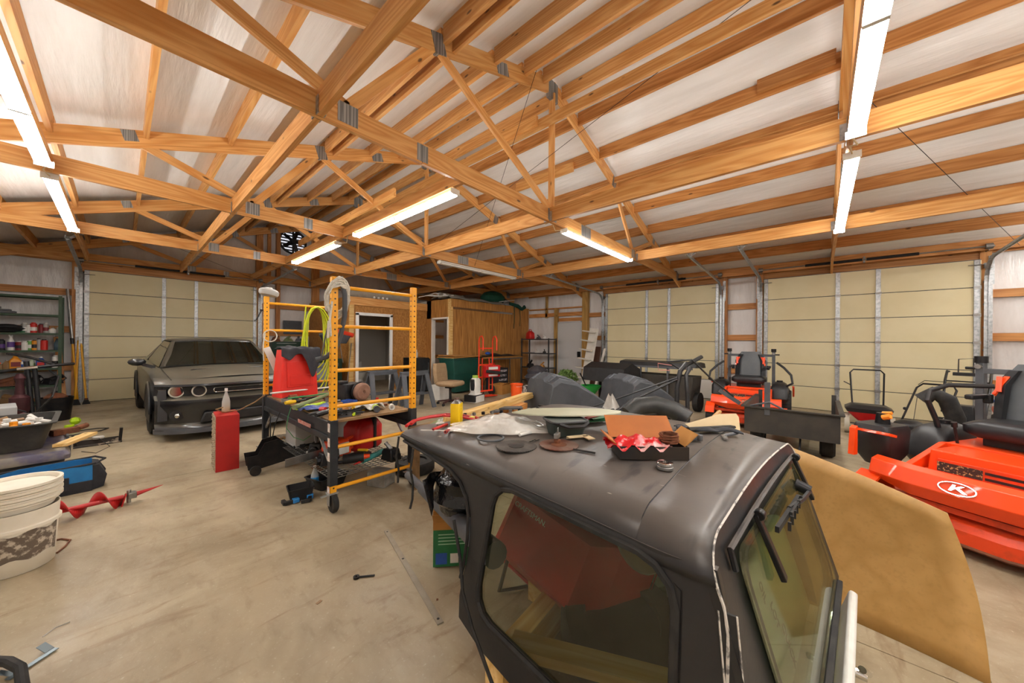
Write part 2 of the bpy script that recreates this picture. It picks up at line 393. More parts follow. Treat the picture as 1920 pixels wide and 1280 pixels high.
# back wall framing
for a,b_ in ((X0,-.7),(-.6,2.58),(2.8,4.1)): 
    wb_beam('eave_girt',(a,12.36,3.22),(b_,12.36,3.22),.05,.22)
wb_beam('door_header',(-.6,12.34,3.02),(2.62,12.34,3.02),.06,.2)
for z in (2.44,1.62,.78,.08): wb_beam('girt',(X0,12.39,z),(-.72,12.39,z),.05,.14)
for z in (2.44,1.62,.78): wb_beam('girt',(2.82,12.39,z),(4.1,12.39,z),.05,.14)
for x,w,z1 in ((-.66,.14,3.9),(2.68,.16,4.7),(4.2,.2,4.9),(3.15,.1,4.9),(-2.02,.14,3.3)): wb_beam('post',(x,12.35,0),(x,12.35,z1),.14,w,PINE2,(1,0,0))
wb_beam('stud',(2.93,12.38,3.3),(2.93,12.38,4.85),.06,.09,PINE2,(1,0,0))
# round louvred gable fan
fn=thing('gable_exhaust_fan','round black louvred exhaust fan high in the gable wall','fan',(3.55,12.4,4.5))
ring=MB().tube([(math.cos(a)*.36,-.03,math.sin(a)*.36) for a in [2*PI*i/28 for i in range(28)]],.035,8,True)
link('housing_ring',ring,BLKM,fn)
lv=MB()
for i in range(7):
    z=-.27+i*.09; hw=math.sqrt(max(.01,.34**2-z*z)); lv.box((0,-.01,z),(2*hw,.075,.008),(50,0,0))
link('louvre_slats',lv,GRYP,fn)
link('daylight_pane',MB().lathe([(.001,0),(.34,0),(.34,.01),(.001,.01)],24,(0,.03,0),(90,0,0)),M('daylight','f4f6ff',.5,emit=.9),fn)
bl=MB()
for i in range(5):
    a=2*PI*i/5; bl.box((math.cos(a)*.17,-.08,math.sin(a)*.17),(.3,.01,.11),(20,-math.degrees(a),0))
link('blades',bl,BLKM,fn); link('motor',MB().cyl((0,-.16,0),(0,-.02,0),.075),BLKM,fn)
link('support_bar',MB().box((0,-.05,0),(.05,.02,.7)),BLKM,fn)
# right wall framing
def wr_beam(n,p,q,w,h,mat=PINE2,up=(0,0,1)): return beam(n,p,q,w,h,mat,WR,up)
wr_beam('eave_girt',(10.18,Y0,3.17),(10.18,8.2,3.17),.05,.2); wr_beam('eave_girt',(10.12,-2.3,3.3),(10.12,5.2,3.3),.03,.13)
for a,b_ in ((1.0,-2.15),(5.06,1.88)): wr_beam('door_header',(10.16,a+.1,2.96),(10.16,b_-.1,2.96),.06,.21)
for y,w,z1 in ((1.82,.14,3.35),(1.08,.14,3.35),(-2.18,.13,3.35),(5.78,.2,3.3),(-.42,.14,3.35),(3.4,.14,3.3),(2.6,.1,3.3),(-5,.14,3.3)):
    z0=0 if y not in(-.42,3.4,2.6) else 3.08
    wr_beam('post',(10.17,y,z0),(10.17,y,z1),.14,w,TREAT if y==5.78 else PINE2,(0,1,0))
for z in (2.35,1.58,.75):
    wr_beam('girt',(10.22,1.15,z),(10.22,1.75,z),.05,.14); wr_beam('girt',(10.22,Y0,z),(10.22,-2.25,z),.05,.14)
wr_beam('girt',(10.22,5.1,2.33),(10.22,5.7,2.33),.05,.14); wr_beam('girt',(10.22,5.1,1.58),(10.22,5.7,1.58),.05,.14)
wr_beam('girt',(10.22,5.9,2.4),(10.22,8.2,2.4),.05,.13); wr_beam('girt',(10.22,5.9,2.62),(10.22,8.2,2.62),.05,.05)
wr_beam('door_header',(10.2,5.9,2.2),(10.2,6.85,2.2),.05,.14); wr_beam('post',(10.18,6.95,0),(10.18,6.95,2.62),.09,.14,TREAT,(0,1,0)); wr_beam('stud',(10.22,7.4,2.3),(10.22,7.4,3.1),.05,.09,TREAT,(0,1,0))
wr_beam('base_board',(10.22,Y0,.1),(10.22,-2.25,.1),.05,.2,TREAT)
# sectional garage doors ---------------------------------------------------
def garage_door(name,width,stiles,white_low,loc,rz):
    """local: X along the door (0..width), room side = -Y"""
    d=sempty(name,loc); d.rotation_euler=(0,0,R(rz)); h=.492; n=6
    for i in range(n):
        mat=CREAM if i<white_low else TAN
        mb=MB().box((width/2,0,i*h+h/2),(width,.045,h-.012))
        o=link('panel',mb,mat,d,bevel=.006,smooth=0)
        link('section_seam',MB().box((width/2,.004,(i+1)*h),(width,.03,.014)),GRYP,d,smooth=0)
    for x in stiles:
        for i in range(n):
            s=MB().box((x,-.03,i*h+h/2),(.07,.018,h-.02)); 
            s.box((x-.03,-.043,i*h+h/2),(.006,.01,h-.04)).box((x+.03,-.043,i*h+h/2),(.006,.01,h-.04))
            link('stile',s,GALV,d,smooth=0)
        hm=MB()
        for i in range(1,n): hm.box((x,-.05,i*h),(.085,.02,.06)).cyl((x-.045,-.055,i*h),(x+.045,-.055,i*h),.008,n=6)
        link('hinges',hm,STEEL,d)
    for s,x in ((-1,-.06),(1,width+.06)):
        tr=MB(); pts=[(x,-.08,0),(x,-.08,2.55)]+[(x,-.08-.38*(1-math.cos(a)),2.55+.4*math.sin(a)) for a in [R(k) for k in (15,30,45,60,75,90)]]+[(x,-3.1,3.08)]
        for p,q in zip(pts,pts[1:]):
            tr.bar(p,q,.008,.05,up=(0,1,0) if abs(q[2]-p[2])>abs(q[1]-p[1]) else (0,0,1)).bar((p[0]-s*.02,p[1],p[2]),(q[0]-s*.02,q[1],q[2]),.05,.006,up=(0,1,.3))
        link('track',tr,GALV,d,smooth=0)
        ang=MB().box((x+s*.03,-.03,1.3),(.05,.04,2.6)).box((x+s*.045,-.02,2.75),(.06,.03,.5)); 
        for k in range(7): ang.box((x-s*.02,-.055,.15+k*.4),(.05,.05,.03))
        link('jamb_angle',ang,GALV,d,smooth=0)
        lb=MB().box((x,-.07,2.83),(.09,.05,.09)).cyl((x-s*.02,-.09,2.85),(x-s*.22,-.09,2.85),.006)
        link('top_bracket',lb,STEEL,d)
        hb=MB().bar((x,-2.95,3.06),(x,-2.95,3.3),.004,.035).bar((x,-2.95,3.06),(x+.3,-2.95,3.3),.004,.035).bar((x-.4,-2.95,3.3),(x+.4,-2.95,3.3),.03,.004)
        link('track_hanger',hb,GALV,d,smooth=0)
    sp=MB().cyl((-.1,-.2,3.14),(width+.1,-.2,3.14),.013,n=8); link('torsion_shaft',sp,STEEL,d)
    link('torsion_spring',MB().cyl((width*.24,-.2,3.14),(width*.52,-.2,3.14),.028).cyl((width*.54,-.2,3.14),(width*.76,-.2,3.14),.028),BLKM,d)
    dr=MB().box((width*.53,-.15,3.14),(.03,.1,.12))
    for x in (-.04,width+.04): dr.cyl((x-.04,-.2,3.14),(x+.04,-.2,3.14),.05).box((x,-.12,3.12),(.01,.16,.1))
    link('cable_drum',dr,STEEL,d)
    link('weather_seal',MB().box((width/2,0,.004),(width,.05,.012)),RUB,d)
    return d
garage_door('door_1',3.18,[.04,1.26,1.86,3.12],0,(-.56,12.30,0),0)
garage_door('door_2',3.13,[.05,1.3,1.91,3.08],1,(10.10,5.04,0),-90)
garage_door('door_3',3.13,[.05,1.28,1.87,3.08],0,(10.10,1.0,0),-90)
# white walk door in the right wall
dw=sempty('door_4',(10.2,6.4,0))
link('leaf',MB().box((0,0,1.08),(.045,.88,2.05)),M('paint_white','c9c9c8',.45),dw,bevel=.005,smooth=0)
link('jamb',MB().box((0,.46,1.08),(.08,.04,2.14)).box((0,-.46,1.08),(.08,.04,2.14)).box((0,0,2.13),(.08,.96,.04)),MATS['paint_white'],dw,smooth=0)
link('latch',MB().box((-.05,-.38,1.02),(.05,.1,.2)).cyl((-.12,-.38,1.02),(-.03,-.38,1.02),.025),BLKM,dw)
# ----------------------------------------------------------- inner plywood rooms
def sheet_mat(name,c1,c2,osb):
    m=bpy.data.materials.new(name); MATS[name]=m; m.use_nodes=True; nt=m.node_tree; L=nt.links; b=nt.nodes['Principled BSDF']; b.inputs['Roughness'].default_value=.65
    tc=_n(nt,'ShaderNodeTexCoord'); mp=_n(nt,'ShaderNodeMapping'); L.new(tc.outputs['Object'],mp.inputs[0])
    if osb:
        v=_n(nt,'ShaderNodeTexVoronoi'); v.inputs['Scale'].default_value=1; mp.inputs['Scale'].default_value=(38,38,22); L.new(mp.outputs[0],v.inputs['Vector'])
        src=v.outputs['Color']
    else:
        mp.inputs['Scale'].default_value=(9,9,.7); v=_n(nt,'ShaderNodeTexNoise'); v.inputs['Scale'].default_value=2.4; v.inputs['Detail'].default_value=7; v.inputs['Distortion'].default_value=.6; L.new(mp.outputs[0],v.inputs['Vector']); src=v.outputs[0]
    r=_n(nt,'ShaderNodeMapRange'); r.inputs[1].default_value=.2 if osb else .35; r.inputs[2].default_value=.9 if osb else .68; L.new(src,r.inputs[0])
    x=_n(nt,'ShaderNodeMix',data_type='RGBA'); x.inputs['A'].default_value=srgb(c1); x.inputs['B'].default_value=srgb(c2); L.new(r.outputs[0],x.inputs['Factor']); L.new(x.outputs['Result'],b.inputs['Base Color'])
    return m
OSB=sheet_mat('osb','b98442','99642a',True); PLY=sheet_mat('plywood','c28b45','93602a',False)
SHY=8.21; OSY=9.43; CX=6.51
pr=sempty('wall_plywood_room',(8.35,SHY+.03,0))
def pbox(name,mb,mat,par,**k):
    o=link(name,mb,mat,None,smooth=0,**k); o.parent=par; o.matrix_parent_inverse=Matrix.Translation(-par.location); return o
for a,b_ in ((CX,7.73),(7.73,8.95),(8.95,10.2)): pbox('plywood_sheet',MB().box(((a+b_)/2,SHY+.02,1.2),(b_-a-.004,.02,2.4)),PLY,pr)
pbox('top_board',MB().box(((CX+9.3)/2,SHY+.0,2.58),(9.3-CX,.05,.24)),PLY,pr)
pbox('top_plywood_strip',MB().box((9.75,SHY+.02,2.53),(.9,.02,.26)),PLY,pr)
# side with the doorway (faces -X)
pbox('corner_post',MB().box((CX+.02,SHY+.06,1.35),(.09,.13,2.7)),PALE,pr); pbox('corner_post',MB().box((CX+.02,9.2,1.35),(.04,.12,2.7)),PLY,pr)
pbox('plywood_sheet',MB().box((CX,(SHY+OSY)/2,2.42),(.02,OSY-SHY,.56)),PLY,pr); pbox('plywood_sheet',MB().box((CX,9.32,1.35),(.02,.24,2.7)),PLY,pr)
pbox('door_jamb',MB().box((CX,9.09,1.07),(.12,.05,2.14)).box((CX,8.31,1.07),(.12,.04,2.14)).box((CX,8.7,2.13),(.12,.8,.05)),CREAM,pr)
pbox('room_lid',MB().box((8.37,10.3,2.66),(3.7,4.15,.03)),PLY,pr)
pbox('inner_partition',MB().box((CX+.02,10.9,1.35),(.04,3.0,2.7)),M('drywall','cfcac0',.7),pr)
pbox('girt',MB().box((7.9,12.39,1.62),(3,.05,.14)).box((7.9,12.39,.78),(3,.05,.14)).box((7.9,12.39,2.3),(3,.05,.1)),PINE,pr)
os_=sempty('wall_osb_room',(4.8,OSY+.03,0))
for a,b_ in ((4.05,4.22),(5.3,5.72),(5.72,CX)): pbox('osb_sheet',MB().box(((a+b_)/2,OSY+.02,1.2),(b_-a-.004,.02,2.4)),OSB,os_)
pbox('osb_sheet',MB().box((4.76,OSY+.02,2.28),(1.08,.02,.24)),OSB,os_)
pbox('top_board',MB().box((5.27,OSY-.01,2.5),(2.44,.05,.22)),PINE,os_)
pbox('corner_board',MB().box((4.1,OSY-.01,1.2),(.12,.04,2.4)),PALE,os_)
pbox('osb_sheet',MB().box((4.04,10.9,1.3),(.02,2.93,2.6)),OSB,os_)
pbox('door_casing',MB().box((4.26,OSY-.0,1.09),(.08,.06,2.18)).box((5.26,OSY-.0,1.09),(.08,.06,2.18)).box((4.76,OSY-.0,2.16),(1.08,.06,.08)),M('casing_white','eeeeec',.4),os_,bevel=.004)
pbox('room_lid',MB().box((5.28,10.9,2.6),(2.5,2.93,.03)),OSB,os_)
DRY=MATS['drywall']
pbox('inner_wall',MB().box((5.28,12.0,1.3),(2.4,.04,2.6)),DRY,os_); pbox('inner_wall',MB().box((4.12,10.7,1.3),(.04,2.5,2.6)),DRY,os_)
# skirting inside back room window glow: an emissive pane in the far wall of the plywood room
wn=sempty('window_1',(7.95,12.42,1.4))
link('pane',MB().box((0,0,0),(1.5,.01,1.7)),M('daylight2','ffffff',.5,emit=2.2),wn,smooth=0)
link('window_frame',MB().box((-.77,-.02,0),(.05,.05,1.8)).box((.77,-.02,0),(.05,.05,1.8)).box((0,-.02,.87),(1.6,.05,.05)).box((0,-.02,-.87),(1.6,.05,.05)),CREAM,wn,smooth=0)
# ----------------------------------------------------------- tube lights
TUBE=M('lit_tube',LAMP_COL,.5,emit=TUBE_E); OFFT=M('unlit_tube','e8e6df',.35)
FIXW=M('fixture_white','d9d6cc',.4)
def fixture(label,p,q,z,lit=True,n=2,chain=True,wide=.11):
    p=Vector((p[0],p[1],z)); q=Vector((q[0],q[1],z)); d=q-p; Ln=d.length
    t=thing('tube_light',label,'light fixture',(p+q)/2,math.degrees(math.atan2(d.y,d.x)),'ceiling tube lights')
    link('housing',MB().box((0,0,.04),(Ln,wide*.6,.035),tp=(1,.6)),FIXW,t,smooth=0)
    for s in (-1,1):
        link('end_cap',MB().box((s*Ln/2,0,.02),(.012,wide+.01,.06)),FIXW,t,smooth=0)
        for k in (-1,1):
            link('tube',MB().cyl((k*Ln/4-.24*Ln,s*wide*.3,0),(k*Ln/4+.24*Ln,s*wide*.3,0),.017,n=8),TUBE if lit else OFFT,t)
    link('socket',MB().box((0,0,0),(.03,wide*.9,.03)),FIXW,t,smooth=0)
    for s in (-1,1): link('hanger_chain',MB().cyl((s*Ln*.45,0,.05),(s*Ln*.45,0,.1),.003,n=5),STEEL,t)
    return t
fixture('bright tube light nearest the upper left corner of the picture',(-.5,3.15),(-.5,5.55),3.07)
fixture('lit tube light at left, hung end to end beyond the nearest left one',(-.5,5.95),(-.5,8.6),3.07)
fixture('lit tube light hanging between the first and second trusses at centre',(2.46,3.05),(2.46,5.5),3.07)
fixture('lit tube light under the centre rail beyond the second truss, left of the scaffold top',(2.46,6.2),(2.46,8.45),3.07)
fixture('lit tube light fixed along the bottom chord of the nearest truss',(4.38,2.87),(6.79,2.87),3.07)
fixture('unlit white tube light along the second truss, above the plywood rooms',(4.37,5.92),(6.74,5.92),3.05,False)
fixture('smaller lit tube light at right, second from the camera in its row',(4.21,-.2),(6.9,-.2),3.05)
fixture('largest lit tube light at top right, nearest the camera in its row',(1.2,-.2),(3.8,-.2),3.05)
fixture('added fill tube light behind the camera on the left rail',(-.5,-2.6),(-.5,-.2),3.07)  # out of view, added to light the room; continues the left row
fixture('added fill tube light behind the camera on the right side',(4.2,-3.2),(6.7,-3.2),3.07)  # another unseen lamp added for fill from behind
# linking cords between fixtures
cdm=M('lamp_cord','c9b48c',.5)
solo('lamp_cord','short beige cord joining the two tube lights at right','cord',MB().tube([(3.8,-.2,3.08),(3.88,-.17,3.12),(3.97,-.22,3.05),(4.08,-.18,3.1),(4.2,-.2,3.08)],.006,6),cdm)
solo('lamp_cord','short beige cord joining the two tube lights at left','cord',MB().tube([(-.5,5.55,3.09),(-.48,5.65,3.14),(-.53,5.8,3.1),(-.5,5.95,3.09)],.006,6),cdm)
solo('lamp_cord','beige cord looping from the centre rail to the nearest truss light','cord',MB().tube([(4.02,2.95,3.11),(4.1,2.9,3.16),(4.2,2.9,3.05),(4.37,2.88,3.1)],.006,6),cdm)
solo('lamp_cord','beige cord linking the two centre tube lights under the second truss','cord',MB().tube([(2.46,5.52,3.09),(2.42,5.7,3.15),(2.5,5.95,3.06),(2.46,6.18,3.09)],.006,6),cdm)
fixture('added fill tube light behind the camera under the ridge',(2.46,-3.1),(2.46,-.7),3.07)  # added out of view to raise the ambient light
fixture('added fill tube light behind the camera near the left wall',(-.5,-5.4),(-.5,-3.0),3.07)  # unseen, put in for more ambient light from the left
fixture('added fill tube light behind the camera near the right wall',(7.4,-3.2),(9.8,-3.2),3.07)  # unseen, put in for more ambient light from the right
# ================================================================= the black truck cap (hardtop) in the foreground
def clearglass(name,tint,gl=.06,dirt=.12,dcol='8d8a70'):
    m=bpy.data.materials.new(name); MATS[name]=m; m.use_nodes=True; nt=m.node_tree; L=nt.links
    nt.nodes.remove(nt.nodes['Principled BSDF']); out=nt.nodes['Material Output']
    tr=_n(nt,'ShaderNodeBsdfTransparent'); tr.inputs[0].default_value=srgb(tint)
    gs=_n(nt,'ShaderNodeBsdfGlossy'); gs.inputs['Roughness'].default_value=.04; df=_n(nt,'ShaderNodeBsdfDiffuse'); df.inputs[0].default_value=srgb(dcol)
    tc=_n(nt,'ShaderNodeTexCoord'); no=_n(nt,'ShaderNodeTexNoise'); no.inputs['Scale'].default_value=3; no.inputs['Detail'].default_value=6; L.new(tc.outputs['Object'],no.inputs['Vector'])
    r=_n(nt,'ShaderNodeMapRange'); r.inputs[1].default_value=.3; r.inputs[2].default_value=.8; r.inputs[3].default_value=dirt*.5; r.inputs[4].default_value=dirt*1.6; L.new(no.outputs[0],r.inputs[0])
    m1=_n(nt,'ShaderNodeMixShader'); L.new(r.outputs[0],m1.inputs[0]); L.new(tr.outputs[0],m1.inputs[1]); L.new(df.outputs[0],m1.inputs[2])
    fr=_n(nt,'ShaderNodeLayerWeight'); fr.inputs[0].default_value=.25; m0=_n(nt,'ShaderNodeMapRange'); m0.inputs[3].default_value=gl; m0.inputs[4].default_value=.7; L.new(fr.outputs['Fresnel'],m0.inputs[0])
    m2=_n(nt,'ShaderNodeMixShader'); L.new(m0.outputs[0],m2.inputs[0]); L.new(m1.outputs[0],m2.inputs[1]); L.new(gs.outputs[0],m2.inputs[2]); L.new(m2.outputs[0],out.inputs[0]); return m
CAPM=bpy.data.materials.new('faded_black_fibreglass'); CAPM.use_nodes=True
def _cap():
    nt=CAPM.node_tree; L=nt.links; b=nt.nodes['Principled BSDF']; tc=_n(nt,'ShaderNodeTexCoord')
    def no(sc,det,st=(1,1,1),rt=0):
        mp=_n(nt,'ShaderNodeMapping'); mp.inputs['Scale'].default_value=st; mp.inputs['Rotation'].default_value=(0,0,rt); L.new(tc.outputs['Object'],mp.inputs[0])
        n=_n(nt,'ShaderNodeTexNoise'); n.inputs['Scale'].default_value=sc; n.inputs['Detail'].default_value=det; L.new(mp.outputs[0],n.inputs['Vector']); return n.outputs[0]
    def rg(s,a,c,lo=0,hi=1):
        r=_n(nt,'ShaderNodeMapRange'); r.inputs[1].default_value=a; r.inputs[2].default_value=c; r.inputs[3].default_value=lo; r.inputs[4].default_value=hi; L.new(s,r.inputs[0]); return r.outputs[0]
    def mx(f,a,c):
        x=_n(nt,'ShaderNodeMix',data_type='RGBA'); L.new(f,x.inputs['Factor']); x.inputs['B'].default_value=srgb(c)
        if isinstance(a,str): x.inputs['A'].default_value=srgb(a)
        else: L.new(a,x.inputs['A'])
        return x.outputs['Result']
    # dust settles on the faces that look up
    ge=_n(nt,'ShaderNodeNewGeometry'); sp=_n(nt,'ShaderNodeSeparateXYZ'); L.new(ge.outputs['Normal'],sp.inputs[0])
    up=rg(sp.outputs[2],.35,.98); c=mx(rg(no(2.5,5),.35,.7,0,.8),'1a1a1c','252425')
    mu=_n(nt,'ShaderNodeMath',operation='MULTIPLY'); L.new(up,mu.inputs[0]); L.new(rg(no(1.6,6,(1,1,1)),.25,.6,.55,1),mu.inputs[1])
    c=mx(mu.outputs[0],c,'5f5852')
    m2=_n(nt,'ShaderNodeMath',operation='MULTIPLY'); L.new(up,m2.inputs[0]); L.new(rg(no(7,3,(.6,2.4,1),.7),.6,.7,0,.75),m2.inputs[1])
    c=mx(m2.outputs[0],c,'29282a')
    c=mx(rg(no(45,2,(1,.25,1),.4),.74,.78,0,.55),c,'b9b3a8')
    L.new(c,b.inputs['Base Color']); L.new(rg(no(3,5),.3,.7,.34,.55),b.inputs['Roughness'])
    bp=_n(nt,'ShaderNodeBump'); bp.inputs['Strength'].default_value=.08; bp.inputs['Distance'].default_value=.01; L.new(no(25,3),bp.inputs['Height']); L.new(bp.outputs[0],b.inputs['Normal'])
_cap()
HT=Vector((1.62,1.0,.17)); TI=Matrix.Translation(-HT)
cap=thing('truck_hardtop','faded black fibreglass truck hardtop with a big side window, covered in junk','hardtop',HT)
nearx=lambda s: 1.11-.113*s
ys=lambda s: 1.82-.9936*s
WID=1.36
def fdrop(s): return .034*max(0,1-s/.55)
def capsec(s,dz,z0=.855,inset=0,n=7):
    x0=nearx(s)+inset; x1=nearx(s)+WID+.02*s-inset; y=ys(s); o=[]
    zt=.945-dz-fdrop(s)
    for i in range(n+1):
        a=PI/2*i/n; o.append((x0+.13*(1-math.cos(a)),y,z0+(zt-z0)*math.sin(a)))
    for i in range(1,8):
        t=i/8; o.append((x0+.13+(x1-x0-.26)*t,y-.0*t,zt+(.022-fdrop(s)*.5)*math.sin(PI*t)))
    for i in range(n+1):
        a=PI/2*(1-i/n); o.append((x1-.13*(1-math.cos(a)),y,z0+(zt-z0)*math.sin(a)))
    return o
secs=[capsec(-.06,.06,.845),capsec(-.05,.02,.85),capsec(.0,.006,.845)]+[capsec(s,0,.84) for s in (.15,.3,.5,.7,.9,1.1,1.3,1.45)]
secs+=[capsec(1.452,.004,.84),capsec(1.458,.002,.84),capsec(1.54,.005,.84,.004),capsec(1.60,.012,.84,.010)]
RIDGE=[(p[0],.195-.07*(p[0]-1)-.3*(.9-p[2]),p[2]) for p in capsec(1.63,.02,.84,.02)]; secs.append(RIDGE)
for i,q in enumerate(secs[:6]):
    k=(.20,.20,.17,.12,.06,.02)[i]; secs[i]=[(x,y-k*max(0,min(1,(x-1.15)/.7)),z) for x,y,z in q]
roof=link('roof_shell',MB().loft(secs,cap=False,closed=False).xf(TI),CAPM,cap,smooth=50,solid=.012)
def side(far=False):
    def f(s,z,off=0):
        x=nearx(s)-.05*max(0,.86-z)/.7-off
        if s>1.5: x+=.5*(s-1.5)**1.5
        if far: x=2*nearx(s)+WID+.02*s-x
        return (x,ys(s),z)
    out=[]; N=48
    outer=[(-.04,.86),(.0,.842),(.26,.832),(.5,.815),(.6,.785),(.66,.73),(.685,.66),(.69,.56),(.675,.45),(.655,.38),(.64,.30),(.645,.21),(.8,.175),(1.1,.17),(1.5,.17),(1.83,.17),(1.79,.35),(1.74,.52),(1.69,.7),(1.655,.86),(1.4,.875),(1.0,.875),(.6,.875),(.3,.87)]
    hole=rrect(.80,.30,1.56,.85,.1,3)
    # slanted front edge of the window
    hole=[(s-(.0 if s>1.2 else (z-.57)*-.16),z) for s,z in hole]
    def resample(pl,n):
        P=[Vector(p) for p in pl]; Ls=[(P[(i+1)%len(P)]-P[i]).length for i in range(len(P))]; T=sum(Ls); o=[];
        for k in range(n):
            t=T*k/n; i=0
            while t>Ls[i]+1e-9: t-=Ls[i]; i+=1
            o.append(P[i].lerp(P[(i+1)%len(P)],t/Ls[i] if Ls[i] else 0))
        return o
    # fan out from the window centre
    cx,cz=1.17,.57
    def cast(poly,a):
        d=(math.cos(a),math.sin(a)); best=None
        for i in range(len(poly)):
            x1,y1=poly[i]; x2,y2=poly[(i+1)%len(poly)]; ex,ey=x2-x1,y2-y1; den=d[0]*ey-d[1]*ex
            if abs(den)<1e-9: continue
            t=((x1-cx)*ey-(y1-cz)*ex)/den; u=((x1-cx)*d[1]-(y1-cz)*d[0])/den
            if t>0 and -1e-6<=u<=1+1e-6 and (best is None or t<best): best=t
        return (cx+d[0]*best,cz+d[1]*best)
    body=[p for p in outer if True]
    body2=[(.655,.86)]+[q for q in outer if q[0]>.6 and q[1]<.8]+[(1.655,.86)]
    body2=[(.61,.872),(.66,.73),(.685,.66),(.69,.56),(.675,.45),(.655,.38),(.64,.30),(.645,.21),(.8,.175),(1.1,.17),(1.5,.17),(1.83,.17),(1.79,.35),(1.74,.52),(1.69,.7),(1.65,.875),(1.2,.878)]
    angs=sorted(set([2*PI*i/72 for i in range(72)]+[math.atan2(z-cz,s-cx)%(2*PI) for s,z in body2+hole]))
    oo=[cast(body2,a) for a in angs]; hh=[cast(hole,a) for a in angs]; n=len(angs)
    rings=[]
    for tt in (0,.5,1): rings.append([(h[0]+(o[0]-h[0])*tt,h[1]+(o[1]-h[1])*tt) for h,o in zip(hh,oo)])
    mb=MB(); vs=[];fs=[]
    for off in (0,-.022):
        for r_ in rings: vs+=[f(s,z,off) for s,z in r_]
    for q in (0,1):
        for i in range(n):
            j=(i+1)%n; b0=q*n; fs.append((b0+i,b0+j,b0+n+j,b0+n+i)); b1=(3+q)*n; fs.append((b1+j,b1+i,b1+n+i,b1+n+j))
    for i in range(n):
        j=(i+1)%n; fs.append((j,i,3*n+i,3*n+j)); fs.append((2*n+i,2*n+j,5*n+j,5*n+i))
    mb.add(vs,fs); link('side_panel',mb.xf(TI),CAPM,cap,smooth=40)
    # thin door-frame rail above the cab opening
    rail=[(-.04,.855),(.0,.842),(.26,.832),(.5,.815),(.6,.785),(.66,.73)]
    st=MB()
    ra=[f(s,z,0) for s,z in rail]; rb=[f(s,.868,0) for s,z in rail]; rc=[f(s,.868,-.02) for s,z in rail]; rd=[f(s,z,-.02) for s,z in rail]
    st.loft([[a,b,c,d] for a,b,c,d in zip(ra,rb,rc,rd)]); link('door_rail',st.xf(TI),CAPM,cap,smooth=40)
    # weatherstrips
    link('drip_seal',MB().tube([f(s-.004,z,.004) for s,z in [(.0,.836),(.26,.826),(.5,.808),(.595,.778),(.652,.726),(.678,.66),(.682,.56),(.667,.45),(.648,.38)]],.008,6).xf(TI),RUB,cap)
    link('window_gasket',MB().tube([f(s,z,.003) for s,z in hh],.011,6,True).xf(TI),RUB,cap)
    ins=[(cx+(s-cx)*.985,cz+(z-cz)*.975) for s,z in hh]
    g=MB(); g.add([f(s,z,-.008) for s,z in ins]+[f(cx,cz,-.008)],[(i,(i+1)%n,n) for i in range(n)])
    link('side_glass',g.xf(TI),GLZ,cap,smooth=0)
    return f
GLZ=clearglass('tinted_side_glass','c6cdb8',.04,.07,'77765f')
GLR=clearglass('dusty_rear_glass','dfe8d2',.04,.09,'a79f7c')
fN=side(); fF=side(True)
